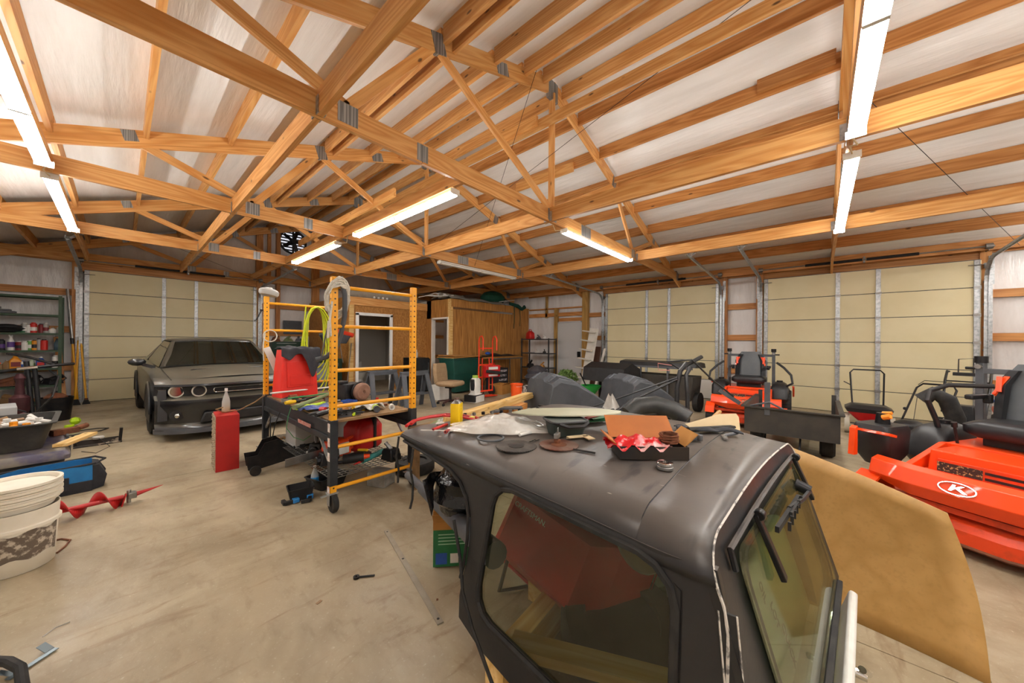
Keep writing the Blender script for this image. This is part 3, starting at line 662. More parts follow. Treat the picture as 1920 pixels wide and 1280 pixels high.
# rear frame in a leaning plane
def rp(x,z,o=0): return (x,.195-.07*(x-1.0)-.3*(.9-z)-o,z)
def rear():
    xa,xb=nearx(1.7)+.04,nearx(1.7)+WID-.02
    oo=[]
    hh=rrect(1.135,.375,2.14,.835,.07,3)
    cx,cz=(xa+xb)/2,.6
    def cast(poly,a):
        d=(math.cos(a),math.sin(a)); best=None
        for i in range(len(poly)):
            x1,y1=poly[i]; x2,y2=poly[(i+1)%len(poly)]; ex,ey=x2-x1,y2-y1; den=d[0]*ey-d[1]*ex
            if abs(den)<1e-9: continue
            t=((x1-cx)*ey-(y1-cz)*ex)/den; u=((x1-cx)*d[1]-(y1-cz)*d[0])/den
            if t>0 and -1e-6<=u<=1+1e-6 and (best is None or t<best): best=t
        return (cx+d[0]*best,cz+d[1]*best)
    oo=[(p[0],p[2]) for p in RIDGE]; oo=[(oo[0][0]-.01,.3)]+oo+[(oo[-1][0]+.01,.3)]
    angs=sorted(set([2*PI*i/48 for i in range(48)]+[math.atan2(z-cz,s-cx)%(2*PI) for s,z in oo+hh]))
    A=[cast(oo,a) for a in angs]; B=[cast(hh,a) for a in angs]; n=len(angs); vs=[];fs=[]
    for off in (0,-.02):
        for r_ in (B,A): vs+=[rp(x,z,off) for x,z in r_]
    for i in range(n):
        j=(i+1)%n; fs+=[(i,j,n+j,n+i),(2*n+j,2*n+i,3*n+i,3*n+j),(j,i,2*n+i,2*n+j),(n+i,n+j,3*n+j,3*n+i)]
    link('rear_frame',MB().add(vs,fs).xf(TI),CAPM,cap,smooth=40)
    link('rear_gasket',MB().tube([rp(x,z,.002) for x,z in B],.012,6,True).xf(TI),RUB,cap)
    # frameless lift glass lies over the frame, chrome lower rail below
    gx0,gx1=1.10,2.17; gz0,gz1=.36,.86
    g=MB(); o=rrect(gx0,gz0,gx1,gz1,.05,3); m=len(o)
    g.add([rp(x,z,.016) for x,z in o]+[rp(x,z,.011) for x,z in o],[tuple(range(m)),tuple(range(2*m-1,m-1,-1))]+[(i,(i+1)%m,m+(i+1)%m,m+i) for i in range(m)])
    link('lift_glass',g.xf(TI),GLR,cap,smooth=0)
    link('glass_lower_rail',MB().bar(rp(gx0,.34,.02),rp(gx1,.34,.02),.02,.03).xf(TI),RUB,cap,bevel=.004)
    link('lower_sill',MB().bar(rp(gx0+.02,.275,.03),rp(gx1-.01,.275,.03),.03,.12,up=(0,-.3,1)).xf(TI),WHITE,cap,bevel=.01)
    hx=1.70; hd=MB().cyl(rp(hx,.285,.03),rp(hx,.285,.09),.016).cyl(rp(hx-.035,.325,.09),rp(hx+.035,.275,.09),.011).cyl(rp(hx,.285,.03),rp(hx,.285,.045),.03)
    link('t_handle',hd.xf(TI),CHROME,cap)
    for hx in (1.335,2.13):
        h=MB().bar(rp(hx,.885,.02),rp(hx+.015,.70,.035),.032,.016,up=(0,-1,0)).cyl(rp(hx-.015,.885,.03),rp(hx+.015,.885,.03),.016)
        link('glass_hinge',h.xf(TI),BLKM,cap,bevel=.003)
    wpx=1.98; wm=MB().cyl(rp(wpx+.02,.80,.015),rp(wpx+.02,.78,.06),.024).tube([rp(wpx+.02,.78,.06),rp(wpx-.14,.79,.055),rp(wpx-.3,.80,.035)],.009,6)
    link('wiper_arm',wm.xf(TI),BLKM,cap)
    wb=MB().bar(rp(wpx-.12,.79,.04),rp(wpx-.52,.80,.03),.012,.02).bar(rp(wpx-.17,.79,.048),rp(wpx-.36,.80,.048),.008,.02)
    for k in range(6): wb.box(rp(wpx-.14-k*.06,.79,.05),(.008,.01,.03))
    link('wiper_blade',wb.xf(TI),RUB,cap)
    link('edge_moulding',MB().tube([rp(gx0-.035,.83,.01)]+[rp(gx0-.035+(gx1-gx0+.05)*k/8,.88+.012*math.sin(PI*k/8),.012) for k in range(9)],.008,6).xf(TI),CAPM,cap)
rear()
# white scuffed seam and the dark vent slot in the rear corner
sc=M('scuffed_gelcoat','cfc9bf',.6,0,'6a6664',scale=25,lo=.52,hi=.62,amt=1)
def roofz_(s,x): return .0
pl=[]
for p in RIDGE: pl.append((p[0],p[1],p[2]+.004))
pl=[(fN(1.675,z,.003)) for z in (.46,.55,.62,.68,.74)]+[fN(1.665,.80,.003)]+pl
seam=link('scuffed_seam',MB().tube(pl,.0038,5).xf(TI),sc,cap)
link('body_seam',MB().tube([fN(1.575,z,.0) for z in (.45,.6,.7,.8)]+[(p[0],p[1],p[2]+.001) for p in capsec(1.455,.0,.84)[1:]],.0028,5).xf(TI),BLKM,cap)
link('corner_vent',MB().loft([[fN(1.655+.1*(.79-z),z,.003),fN(1.690+.1*(.79-z),z,.003),fN(1.690+.1*(.79-z),z,-.004),fN(1.655+.1*(.79-z),z,-.004)] for z in (.785,.68,.56,.44)]).xf(TI),RUB,cap,smooth=0)
for ds in (0,.037): link('vent_edge',MB().tube([fN(1.654+ds+.1*(.79-z),z,.004) for z in (.787,.68,.56,.44)],.0022,4).xf(TI),sc,cap)
# cable hanging along the front pillar
solo('black_cable','black cable hanging down the front pillar of the black hardtop','cable',MB().tube([fN(.60,.62,.03),fN(.665,.48,.028),fN(.70,.36,.03),fN(.78,.26,.03),fN(.93,.16,.04),fN(1.02,.06,.06),fN(1.06,.01,.1)],.007,6),RUB)
# timber blocks that carry the cap
for i,(p,q,l) in enumerate((((.98,.95,.085),(1.75,1.02,.085),'pale timber under the near front corner of the black hardtop'),((1.0,.25,.085),(2.35,.2,.085),'pale timber under the rear edge of the black hardtop'),((1.5,1.15,.085),(2.5,1.2,.085),'pale timber under the far front side of the black hardtop'))):
    o=beam('timber_block',p,q,.09,.165,PALE); tag(o,l,'timber','timbers under the hardtop')
# plywood sheet standing beyond
pm_=wood('birch_ply','b88f52','ad8447','a07a42',ring=1.5,rough=.5,knots=False)
def pfn(i,j,off=0):
    # j: 0 top .. 1 bottom ; i: 0 far .. 1 near
    tl=Vector((2.56,.20,.85)); tr=Vector((2.56,-.45,.64)); bl=Vector((2.50,.30,.0)); br=Vector((2.42,-.545,.0))
    a=tl.lerp(tr,i); b=bl.lerp(br,i); p=a.lerp(b,j); p.x+=.05*math.sin(PI*i)+.03*math.sin(PI*j)+off; p.y-=.03*math.sin(PI*j)*i; return p
g=MB(); NX=10; g.grid(NX,NX,lambda i,j:pfn(i,j))
o=solo('plywood_sheet','curved tan plywood sheet leaning behind the black hardtop','plywood',g.xf(Matrix.Translation((-2.5,0,0))),pm_,(2.5,0,0),solid=.008,smooth=60)
# a pale edge
# ================================================================= dusty black coupe
PAINT=bpy.data.materials.new('dusty_black_paint'); PAINT.use_nodes=True
def _pt():
    nt=PAINT.node_tree; L=nt.links; b=nt.nodes['Principled BSDF']; b.inputs['Coat Weight'].default_value=.5; b.inputs['Coat Roughness'].default_value=.15; b.inputs['Roughness'].default_value=.3
    ge=_n(nt,'ShaderNodeNewGeometry'); sp=_n(nt,'ShaderNodeSeparateXYZ'); L.new(ge.outputs['Normal'],sp.inputs[0])
    tc=_n(nt,'ShaderNodeTexCoord'); no=_n(nt,'ShaderNodeTexNoise'); no.inputs['Scale'].default_value=1.4; no.inputs['Detail'].default_value=6; L.new(tc.outputs['Object'],no.inputs['Vector'])
    r=_n(nt,'ShaderNodeMapRange'); r.inputs[1].default_value=.5; r.inputs[2].default_value=.98; r.inputs[4].default_value=.75; L.new(sp.outputs[2],r.inputs[0])
    r2=_n(nt,'ShaderNodeMapRange'); r2.inputs[1].default_value=.3; r2.inputs[2].default_value=.65; r2.inputs[3].default_value=.4; L.new(no.outputs[0],r2.inputs[0])
    mu=_n(nt,'ShaderNodeMath',operation='MULTIPLY'); L.new(r.outputs[0],mu.inputs[0]); L.new(r2.outputs[0],mu.inputs[1])
    mx=_n(nt,'ShaderNodeMix',data_type='RGBA'); mx.inputs['A'].default_value=srgb('14161a'); mx.inputs['B'].default_value=srgb('77705f'); L.new(mu.outputs[0],mx.inputs['Factor']); L.new(mx.outputs['Result'],b.inputs['Base Color'])
    m3=_n(nt,'ShaderNodeMapRange'); m3.inputs[3].default_value=.28; m3.inputs[4].default_value=.6; L.new(mu.outputs[0],m3.inputs[0]); L.new(m3.outputs[0],b.inputs['Roughness'])
_pt()
CARG=clearglass('car_glass','3f4a42',.10,.10,'5d5c4a')
car=thing('coupe_car','dusty black two-door coupe parked nose out before the left garage door','car',(1.19,9.0,0),180+1.2)
# local: +Y is the nose, X across, origin under the centre, nose at y=+2.5
def cx_(pts): return [(-x,z) for x,z in pts[::-1]]+pts
W=.955
def csec(y,zb,zs,zt,w,wt,crown=.03,n=5):
    """body section: zb sill, zs shoulder height, zt top height at centre, w half width at shoulder, wt half width top"""
    pts=[(-w*.90,zb),(-w*.985,zb+.12),(-w,(zb+zs)/2+.02),(-w*.985,zs-.05),(-wt,zs)]
    for i in range(1,8): t=i/8; pts.append((-wt+2*wt*t,zs+(zt-zs)*math.sin(PI*t)))
    pts+=[(wt,zs),(w*.985,zs-.05),(w,(zb+zs)/2+.02),(w*.985,zb+.12),(w*.90,zb)]
    return [(x,y,z) for x,z in pts]
S_=[csec(-2.50,.42,.80,.84,.78,.66),csec(-2.42,.30,.93,.98,.88,.76),csec(-2.2,.26,1.00,1.05,.92,.80),csec(-1.5,.26,1.0,1.05,.95,.84),csec(-.8,.24,.98,1.0,.955,.86),csec(.3,.24,.95,.97,.955,.86),
   csec(.85,.24,.945,.985,.955,.87),csec(1.2,.24,.93,.985,.955,.87),csec(1.8,.26,.885,.945,.95,.86),csec(2.10,.28,.845,.90,.935,.84),csec(2.22,.30,.82,.875,.92,.83)]
S_=[[(x,y-(.26*abs(x/.93)**4 if y>2.0 else .1*abs(x/.93)**4 if y>1.7 else 0),z) for x,y,z in q] for q in S_]
body=link('body_shell',MB().loft(S_),PAINT,car,smooth=40,bevel=0)
# bumper face
def fsec(y,w,pts): return [(x*w,y,z) for x,z in pts]
bz=[(2.16,.862),(2.27,.84),(2.34,.80),(2.385,.785),(2.39,.755),(2.30,.74),(2.28,.62),(2.36,.585),(2.46,.57),(2.47,.50),(2.42,.40),(2.40,.24),(2.47,.20),(2.48,.155),(2.36,.15)]
mb=MB(); nx=16; vs=[]
for j,(y,z) in enumerate(bz):
    for i in range(nx+1):
        t=-1+2*i/nx; vs.append((t*.93,y-.26*abs(t)**4-.03*t*t,z))
mb.add(vs,[(j*(nx+1)+i,j*(nx+1)+i+1,(j+1)*(nx+1)+i+1,(j+1)*(nx+1)+i) for j in range(len(bz)-1) for i in range(nx)])
link('front_bumper',mb,PAINT,car,smooth=50)
link('chin_spoiler',MB().loft([[(t*.94,2.50-.3*abs(t)**4-.03*t*t,.17),(t*.94,2.50-.3*abs(t)**4-.03*t*t,.11),(t*.94,2.40-.3*abs(t)**4,.11),(t*.94,2.40-.3*abs(t)**4,.17)] for t in [-1+2*i/14 for i in range(15)]]),GRYP,car,smooth=40)
link('fender_fill',MB().box((-.86,1.98,.5),(.1,.55,.42),tp=(.8,.8)).box((.86,1.98,.5),(.1,.55,.42),tp=(.8,.8)),PAINT,car,smooth=0)
fy=lambda x,y0: y0-.26*abs(x/.93)**4-.03*(x/.93)**2
link('grille_recess',MB().loft([[(x,fy(x,2.30),.745),(x,fy(x,2.312),.74),(x,fy(x,2.30),.62),(x,fy(x,2.26),.62)] for x in [-.84+i*.12 for i in range(15)]]),BLK,car,smooth=0)
lf=clearglass('lamp_glass','dcdcdc',.1,.05)
for x in (-.72,-.49,.49,.72):
    h=MB().lathe([(.085,0),(.083,.02),(.07,.02),(.068,.0)],24,(0,0,0)); m=Matrix.Translation((x,fy(x,2.318),.682))@Matrix.Rotation(-PI/2,4,'X')
    ob=link('headlight_ring',h.xf(m),M('lamp_ring','d8d4c6',.3,.2,emit=0),car)
    b=link('headlight_bowl',MB().lathe([(.066,.01),(.05,-.01),(.03,-.02),(.001,-.02)],20).xf(m),CHROME if x<-.6 or x>.6 else BLK,car)
fr=MB(); o=rrect(-.33,.645,.33,.715,.03,3); fr.tube([(x,2.318,z) for x,z in o],.006,6,True); link('grille_trim',fr,CHROME,car)
link('lower_intake',MB().box((0,2.425,.31),(1.0,.04,.15),tp=(.9,1)),BLK,car,bevel=.02)
for x in (-.72,.72): link('fog_lamp',MB().cyl((x,2.27,.36),(x,2.33,.36),.075,n=16),BLK,car); link('fog_lens',MB().ball((x,2.335,.36),.035,10),CHROME,car)
# hood scoops
for s in (-1,1):
    link('hood_scoop',MB().box((s*.36,1.55,.945),(.3,.09,.03),(8,0,0),tp=(.7,.5)),PAINT,car,bevel=.008); link('scoop_opening',MB().box((s*.36,1.598,.938),(.27,.012,.022)),BLK,car,smooth=0)
link('hood_shut_line',MB().tube([(-.80,1.05,.965),(-.80,1.6,.94),(-.78,2.3,.855)],.004,4).tube([(.80,1.05,.965),(.80,1.6,.94),(.78,2.3,.855)],.004,4).tube([(x*.1,1.0+.05*math.cos(x*.15),.995-.0004*x*x) for x in range(-8,9)],.004,4),BLK,car)
# greenhouse: roof, pillars, glass
def gh(y,z,w): return [(-w,y,z-.03),(-w*.93,y,z-.005),(-w*.5,y,z+.012),(0,y,z+.018),(w*.5,y,z+.012),(w*.93,y,z-.005),(w,y,z-.03)]
link('roof',MB().loft([gh(.28,1.375,.58),gh(.1,1.42,.61),gh(-.4,1.43,.63),gh(-.95,1.40,.62),gh(-1.25,1.35,.60)],cap=False,closed=False),PAINT,car,smooth=50,solid=.02)
ws=MB().grid(10,6,lambda i,j:((-1+2*i)*(.76-.20*j),.98-.70*j+.08*(1-(2*i-1)**2),.985+.385*j+.02*(1-(2*i-1)**2)))
link('windscreen',ws,CARG,car,smooth=60)
link('rear_window',MB().grid(8,4,lambda i,j:((-1+2*i)*(.72-.13*j),-2.1+.85*j,1.03+.31*j)),CARG,car,smooth=60)
for s in (-1,1):
    link('windscreen_pillar',MB().loft([[(s*.80,.98,.95),(s*.76,1.02,.97),(s*.70,.97,.99),(s*.76,.9,.96)],[(s*.61,.28,1.37),(s*.58,.31,1.385),(s*.55,.27,1.39),(s*.59,.22,1.38)]]),PAINT,car,smooth=40)
    link('rear_pillar',MB().loft([[(s*.82,-1.3,.99),(s*.80,-1.3,1.0),(s*.72,-2.1,1.03),(s*.80,-2.15,1.0)],[(s*.62,-.95,1.36),(s*.58,-.9,1.38),(s*.56,-1.28,1.36),(s*.60,-1.3,1.34)]]),PAINT,car,smooth=40)
    link('side_window',MB().add([(s*.80,.86,.965),(s*.61,.22,1.365),(s*.635,-.5,1.39),(s*.61,-.95,1.355),(s*.81,-1.3,.985)],[(0,1,2,3,4)]),CARG,car,smooth=0)
    mr=MB().ball((s*1.04,.78,1.05),.1,12,(1.05,.6,.62)); mr.bar((s*.84,.76,.95),(s*.98,.78,1.01),.06,.05); link('wing_mirror',mr,PAINT,car)
    for y,nm in ((1.47,'f'),(-1.48,'r')):
        x=s*.83
        tr=MB().lathe([(.20,-.12),(.30,-.125),(.345,-.10),(.355,0),(.345,.10),(.30,.125),(.20,.12)],28).xf(Matrix.Translation((x,y,.355))@Matrix.Rotation(PI/2,4,'Y'))
        wt=link('wheel',tr,RUB,car)
        rm=MB().lathe([(.235,-.10),(.235,.10),(.215,.11),(.20,.06),(.05,.05),(.001,.07)],24).xf(Matrix.Translation((x,y,.355))@Matrix.Rotation(s*PI/2,4,'Y'))
        link('rim',rm,GRYP,wt)
        br=MB().tube([(s*.956,y+.40*math.cos(a),.35+.42*math.sin(a)) for a in [PI*k/14 for k in range(15)]],.02,6); link('wheel_arch',br,PAINT,car)
        link('arch_gap',MB().prism([(y+.39*math.cos(a),.35+.41*math.sin(a)) for a in [PI*k/14 for k in range(15)]]+[(y-.39,.22),(y+.39,.22)],-.004,.004,Matrix(((0,0,1,s*.957),(1,0,0,0),(0,1,0,0),(0,0,0,1)))),BLK,car,smooth=0)
st=MB().tube([(-.34+.19*math.cos(a),.35,.90+.19*math.sin(a)) for a in [2*PI*k/20 for k in range(20)]],.014,6,True); link('steering_wheel',st,BLK,car)
for s in (-1,1): link('seat',MB().box((s*.35,-.35,.85),(.5,.14,.75),(-14,0,0),tp=(.8,.8)).box((s*.35,-.3,1.27),(.26,.1,.18)),BLK,car,bevel=.04)
link('windscreen_label',MB().box((.12,.42,1.33),(.14,.002,.03),(-30,0,0)),WHITE,car,smooth=0)
# ================================================================= yellow rolling scaffold
SC=(1.545,4.02,0)
sca=thing('rolling_scaffold','tall yellow steel rolling scaffold with a loaded platform on castors','scaffold',SC)
sx0,sx1,sy0,sy1=-.375,.375,-1.0,1.02
HOLE=BLK
def post(x,y):
    p=link('post',MB().box((x,y,1.055),(.05,.05,1.79)),YEL,sca,bevel=.004,smooth=0)
    dots=MB()
    for k in range(34):
        z=.20+k*.0505
        dots.cyl((x,y-.0262,z),(x,y+.0262,z),.0075,n=6).cyl((x-.0262,y,z),(x+.0262,y,z),.0075,n=6)
    d=link('pin_holes',dots,HOLE,p,smooth=0); d['kind']='stuff'; return p
for x,y in ((sx0,sy0),(sx1,sy0),(sx0,sy1),(sx1,sy1)):
    post(x,y)
    c=MB().box((x,y,.158),(.08,.07,.012)).box((x-.032,y,.11),(.004,.05,.10)).box((x+.032,y,.11),(.004,.05,.10)).bar((x,y,.15),(x-.09,y,.145),.03,.006)
    cf=link('castor_fork',c,GALV,sca,smooth=0)
    link('castor_wheel',MB().lathe([(.001,-.018),(.03,-.02),(.066,-.022),(.076,-.012),(.076,.012),(.066,.022),(.03,.02),(.001,.018)],20).xf(Matrix.Translation((x,y-.02,.077))@Matrix.Rotation(PI/2,4,'Y')@Matrix.Rotation(0,4,'Z')),RUB,cf)
for y in (sy0,sy1):
    for z in (.19,.53,.87,1.17,1.54,1.87):
        link('rung',MB().cyl((sx0+.02,y,z),(sx1-.02,y,z),.0155,n=10),YEL,sca)
DG=M('dark_steel','2f3236',.45,.4,'3f4144',scale=8)
for s in (sx0,sx1):
    link('side_rail',MB().box((s,.01,.60),(.05,2.0,.05)).box((s,.01,.68),(.025,2.0,.11)),DG,sca,bevel=.004,smooth=0)
    for y in (sy0,sy1): link('rail_bracket',MB().box((s,y,.49),(.062,.062,.54)),DG,sca,bevel=.004,smooth=0)
    for y0,y1 in ((sy0,-.72),(sy1,.74)): link('corner_brace',MB().bar((s,y0,.34),(s,y1,.58),.02,.02),GALV,sca)
link('safety_decal',MB().box((sx0-.032,-.42,.645),(.001,.34,.035)),M('decal_red','9d3a28',.5,0,'e6e0d5',scale=90,stretch=(1,1,.3)),sca,smooth=0)
for z in (.72,.6,.48,.2): link('post_label',MB().box((sx0-.0322,sy0,z-.02),(.001,.045,.07)),M('label_strip','e8e4dc',.5,0,'b5482c',scale=40),sca,smooth=0)
deckm=M('worn_deck','8a6b45',.75,0,'4f3d2a',scale=6,lo=.4,hi=.65,amt=.8)
link('platform_deck',MB().box((0,.01,.735),(.74,1.96,.02)),deckm,sca,smooth=0)
# lower mesh shelf
ms=MB()
for i in range(15): ms.box((-.36+i*.0515,.01,.245),(.006,1.9,.006))
for i in range(38): ms.box((0,-.94+i*.0515,.25),(.74,.006,.006))
o=link('mesh_shelf',ms,STEEL,sca,smooth=0); o['kind']='stuff'
DZ=.745; SHZ=.255
def SW(x,y,z=0): return (SC[0]+x,SC[1]+y,z)
# rope bundle on the near left post
rp_=MB()
for k in range(9):
    a0=rnd.uniform(0,6); pts=[]
    for i in range(18):
        a=a0+2*PI*i/18; pts.append((.085*math.cos(a)*(1+.3*rnd.random())+rnd.uniform(-.01,.01)+.02,.06*math.cos(a+1)+rnd.uniform(-.01,.01)-.03,-.17+.17*math.sin(a)*(1-.05*k)+rnd.uniform(-.01,.01)))
    rp_.tube(pts,.0085,6,True)
rp_.tube([(-.03,-.04,-.2),(-.05,-.05,-.35),(-.04,-.045,-.48),(-.06,-.04,-.5),(-.06,-.05,-.36)],.0085,6)
solo('rope_bundle','off-white rope bundle wrapped over the nearest scaffold post top','rope',rp_,M('rope_white','d5cfc2',.85,0,'b3ac9d',scale=60,stretch=(1,1,1)),SW(sx0,sy0,1.94))
solo('grey_hose','thick grey hose looping down from the nearest scaffold post','hose',MB().tube([(.03,-.05,.02),(.07,-.04,-.12),(.08,-.02,-.3),(.065,.02,-.46),(.03,.04,-.58),(-.03,.07,-.65),(-.10,.10,-.67)],.02,10),GRYP,SW(sx0,sy0,1.93))
solo('black_strap','thin grey strap hanging diagonally beside the nearest scaffold post','strap',MB().tube([(0,.035,.0),(-.05,.05,-.25),(-.07,.07,-.42)],.007,5),GRYP,SW(sx0,sy0,1.68))
# yellow extension cord coils on the far right post
yc=M('lime_cord','c6d024',.5,0,'a9b61a',scale=30); cm=MB()
for k in range(7):
    w=.11+.03*k*.5; h=.36+.045*k; ph=rnd.uniform(-.2,.2); pts=[]
    for i in range(20):
        a=2*PI*i/20; pts.append((w*math.sin(a)+.05*ph+.012*math.sin(3*a+k),-.02-.012*k+.02*math.sin(2*a),-h+h*math.cos(a)))
    cm.tube(pts,.0085,6,True)
cm.tube([(-.12,-.03,.0),(-.15,-.05,-.4),(-.14,-.05,-.8),(-.15,-.05,-.98)],.0085,6); cm.box((-.15,-.05,-1.0),(.035,.03,.06))
solo('extension_cord','lime yellow extension cord coiled over the far right scaffold post','cord',cm,yc,SW(.16,sy1-.02,1.86))
# things hung on the far left post
rl=thing('tape_reel','grey plastic cord reel sitting on top of the far left scaffold post','reel',SW(sx0,sy1,1.95),25)
link('case',MB().lathe([(.001,-.035),(.09,-.035),(.105,-.01),(.105,.02),(.085,.04),(.001,.042)],18,sx=1.1,sy=.8).xf(Matrix.Translation((.03,0,.05))@Matrix.Rotation(.15,4,'Y')),M('reel_grey','b0aea9',.5),rl)
link('hub',MB().lathe([(.001,.04),(.04,.04),(.035,.062),(.001,.065)],10).xf(Matrix.Translation((.03,0,.05))),WHITE,rl)
solo('white_rope_loop','white rope loop knotted on the far left scaffold post','rope',MB().tube([(.07*math.cos(a),-.04,.07*math.sin(a)) for a in [2*PI*i/16 for i in range(16)]],.007,6,True).tube([(-.05,-.04,.03),(-.07,-.04,-.1),(-.06,-.03,-.3)],.007,6),MATS['rope_white'],SW(sx0+.03,sy1,1.47))
solo('white_board','short white board hanging against the far left scaffold post','board',MB().bar((0,0,0),(.14,-.03,-.36),.02,.07,up=(1,0,0)),WHITE,SW(sx0-.01,sy1-.05,1.33))
solo('hand_clamp','small black clamp hooked on the far left scaffold post','clamp',MB().bar((0,0,0),(-.05,0,-.12),.012,.012).bar((-.05,0,-.12),(-.07,0,-.13),.01,.01).box((0,0,0),(.03,.02,.02)),BLKM,SW(sx0-.05,sy1,1.78))
# red plastic bin leaning on the platform at the far end with a dark jacket over it
rb=thing('red_crate','red plastic tub standing on end at the far end of the scaffold platform','tub',SW(-.12,.80,DZ),8)
o=rrect(-.2,-.0,.2,.56,.03,3)
def tubloft(w0,w1,d,h,z0=0): return MB().loft([[(x*s,y*s2,z) for x,y in rrect(-w/2,-dd/2,w/2,dd/2,.03,3)] for s,s2,w,dd,z in ((1,1,w0,d,z0),(1,1,w1,d*1.1,h))])
link('tub_body',MB().loft([[(x,y,z) for x,y in rrect(-w,-d,w,d,.03,3)] for w,d,z in ((.215,.13,0),(.20,.12,.3),(.175,.11,.56))]),M('bright_red_plastic','d8281c',.42,0,'c4231a',scale=4),rb,smooth=40)
link('raised_panel',MB().box((0,-.128,.27),(.3,.012,.3)).box((0,-.132,.2),(.24,.012,.12)),MATS['bright_red_plastic'],rb,bevel=.004)
def cloth(nx,ny,fn,name,label,cat,mat,loc,rz=0,sol=.006):
    return solo(name,label,cat,MB().grid(nx,ny,fn),mat,loc,rz,solid=sol,smooth=80,sub=1)
def jk(i,j):
    x=-.21+.42*i; q=min(j/.4,1); k=max(0,(j-.4)/.6)
    hem=.10+.22*max(0,min(1,(i-.5)*4))*max(0,min(1,(1.02-i)*6))+.04*math.sin(i*9)
    y=-.165-.015*math.sin(i*13)*(1-q)+.30*k; z=.0-hem*(1-q)+.02*math.sin(i*8+j*5)*k
    return (x,y,z+.01*math.sin(i*22))
cloth(22,14,jk,'dark_jacket','dark grey jacket draped over the red tub on the scaffold','jacket',M('jacket_cloth','34343a',.85,0,'232328',scale=8,bump=.3,bscale=20),SW(-.11,.79,DZ+.585))
# clutter on the platform --------------------------------------------------------
def deck(u,v,dz=0): p=at(u,v,z=DZ+dz); return (min(max(p.x,SC[0]-.30),SC[0]+.29),min(max(p.y,SC[1]-.85),SC[1]+.9),DZ+dz+.001)
def rod(name,label,cat,p,q,r,mat,n=8,r2=None):
    P=Vector(p);Q=Vector(q); return solo(name,label,cat,MB().cyl((0,0,0),Q-P,r,r2,n),mat,P)
GPIPE=M('green_pole','6f7f58',.6,0,'8a8a62',scale=9)
rod('wood_pole','greenish worn wooden pole sticking out past the left of the scaffold','pole',(1.06,3.62,.80),(1.62,4.3,.79),.022,GPIPE)
beam_=lambda n,l,c,p,q,w,h,m: tag(beam(n,p,q,w,h,m),l,c)
rod('plastic_pipe','thin white pipe lying across the far end of the scaffold platform','pipe',(1.1,4.55,.83),(2.0,4.9,.80),.010,WHITE)
rod('green_rod','thin green garden rod lying across the scaffold platform','rod',(1.2,4.3,.79),(1.9,4.5,.78),.008,M('garden_green','2f8a4d',.5))
def handtool(name,label,cat,loc,rz,body,grip,l=.3,r=.02):
    t=thing(name,label,cat,loc,rz)
    link('shaft',MB().cyl((0,0,r),(l*.5,0,r),r*.6,n=8).box((l*.53,0,r),(l*.1,r*1.6,r*1.2)),STEEL if body is None else body,t)
    link('grip',MB().tube([(-l*.5,0,r),(-l*.3,0,r*1.1),(-.01,0,r)],[r*.8,r,r*.7],8),grip,t); return t
YG=M('yellow_grip','e0b417',.5); LG=M('lime_grip','b9d92c',.45); BLU=M('blue_plastic','2d55a5',.45,0,'1f3f86',scale=9); GRN=M('green_plastic','1f6d3c',.5,0,'164f2b',scale=6); TEAL=M('teal','3c8d86',.5)
handtool('stapler_tool','yellow and black hand stapler lying on the scaffold platform by the red tub','tool',deck(520,760),20,BLK,YG,.24,.022)
handtool('long_lighter','red-handled tool lying at the left edge of the scaffold platform','tool',deck(510,772),15,RED,RED,.30,.018)
handtool('flashlight','lime green flashlight lying in the middle of the scaffold platform','flashlight',deck(560,768),18,LG,LG,.28,.026)
handtool('heat_gun','dark metal tube tool lying at the near left of the scaffold platform','tool',deck(600,780),24,STEEL,BLKM,.26,.024)
handtool('chisel','steel chisel with dark grip lying under the blue cloth on the platform','tool',deck(575,778),28,None,BLK,.3,.014)
handtool('screwdriver','small screwdriver with lime handle beside the near left scaffold post','tool',deck(665,777),60,None,LG,.16,.016)
handtool('wrench','grey wrench lying near the far edge of the platform','tool',deck(640,752),-10,None,STEEL,.22,.012)
handtool('pliers','red-handled pliers lying beside the centre of the platform','tool',deck(597,745),40,None,RED,.2,.012)
cloth(12,8,lambda i,j:(-.13+.26*i,-.09+.18*j,.03+.025*math.sin(i*9+j*3)*math.sin(j*7)),'blue_rag','crumpled blue and grey rag on the scaffold platform','rag',M('blue_rag','3c4c86',.9,0,'8088a5',scale=10),deck(585,770,.0),10)
cloth(12,8,lambda i,j:(-.14+.28*i,-.1+.2*j,.04+.035*math.sin(i*11+j*2)*math.cos(j*6)),'clear_plastic_bag','crumpled clear plastic packaging on the right of the scaffold platform','bag',M('film_plastic','c9c7c0',.2,0,'8f8d86',scale=16,bump=.4,bscale=20,alpha=.8),deck(690,768),0)
t=thing('spray_bottle','green and grey label bottle lying on the right of the scaffold platform','bottle',deck(708,772),70)
link('bottle_body',MB().cyl((-.06,0,.03),(.06,0,.03),.03,n=12),GRYP,t); link('label_band',MB().cyl((0,0,.03),(.045,0,.03),.0315,n=12),LG,t); link('bottle_cap',MB().cyl((.06,0,.03),(.085,0,.03),.014,n=8),BLK,t)
mt=thing('electric_motor','old black engine with a rusty round end cover at the far side of the platform','motor',SW(.2,.0,DZ),10)
link('engine_block',MB().box((0,.02,.1),(.26,.24,.18),tp=(.85,.85)).box((-.08,.05,.2),(.1,.12,.04)),BLKM,mt,bevel=.01)
link('end_cover',MB().lathe([(.10,0),(.10,.05),(.08,.07),(.02,.075),(.001,.06)],22).xf(Matrix.Translation((.04,-.12,.10))@Matrix.Rotation(PI/2,4,'X')),M('rusty_pink','94705e',.7,.1,'6a4a38',scale=12),mt)
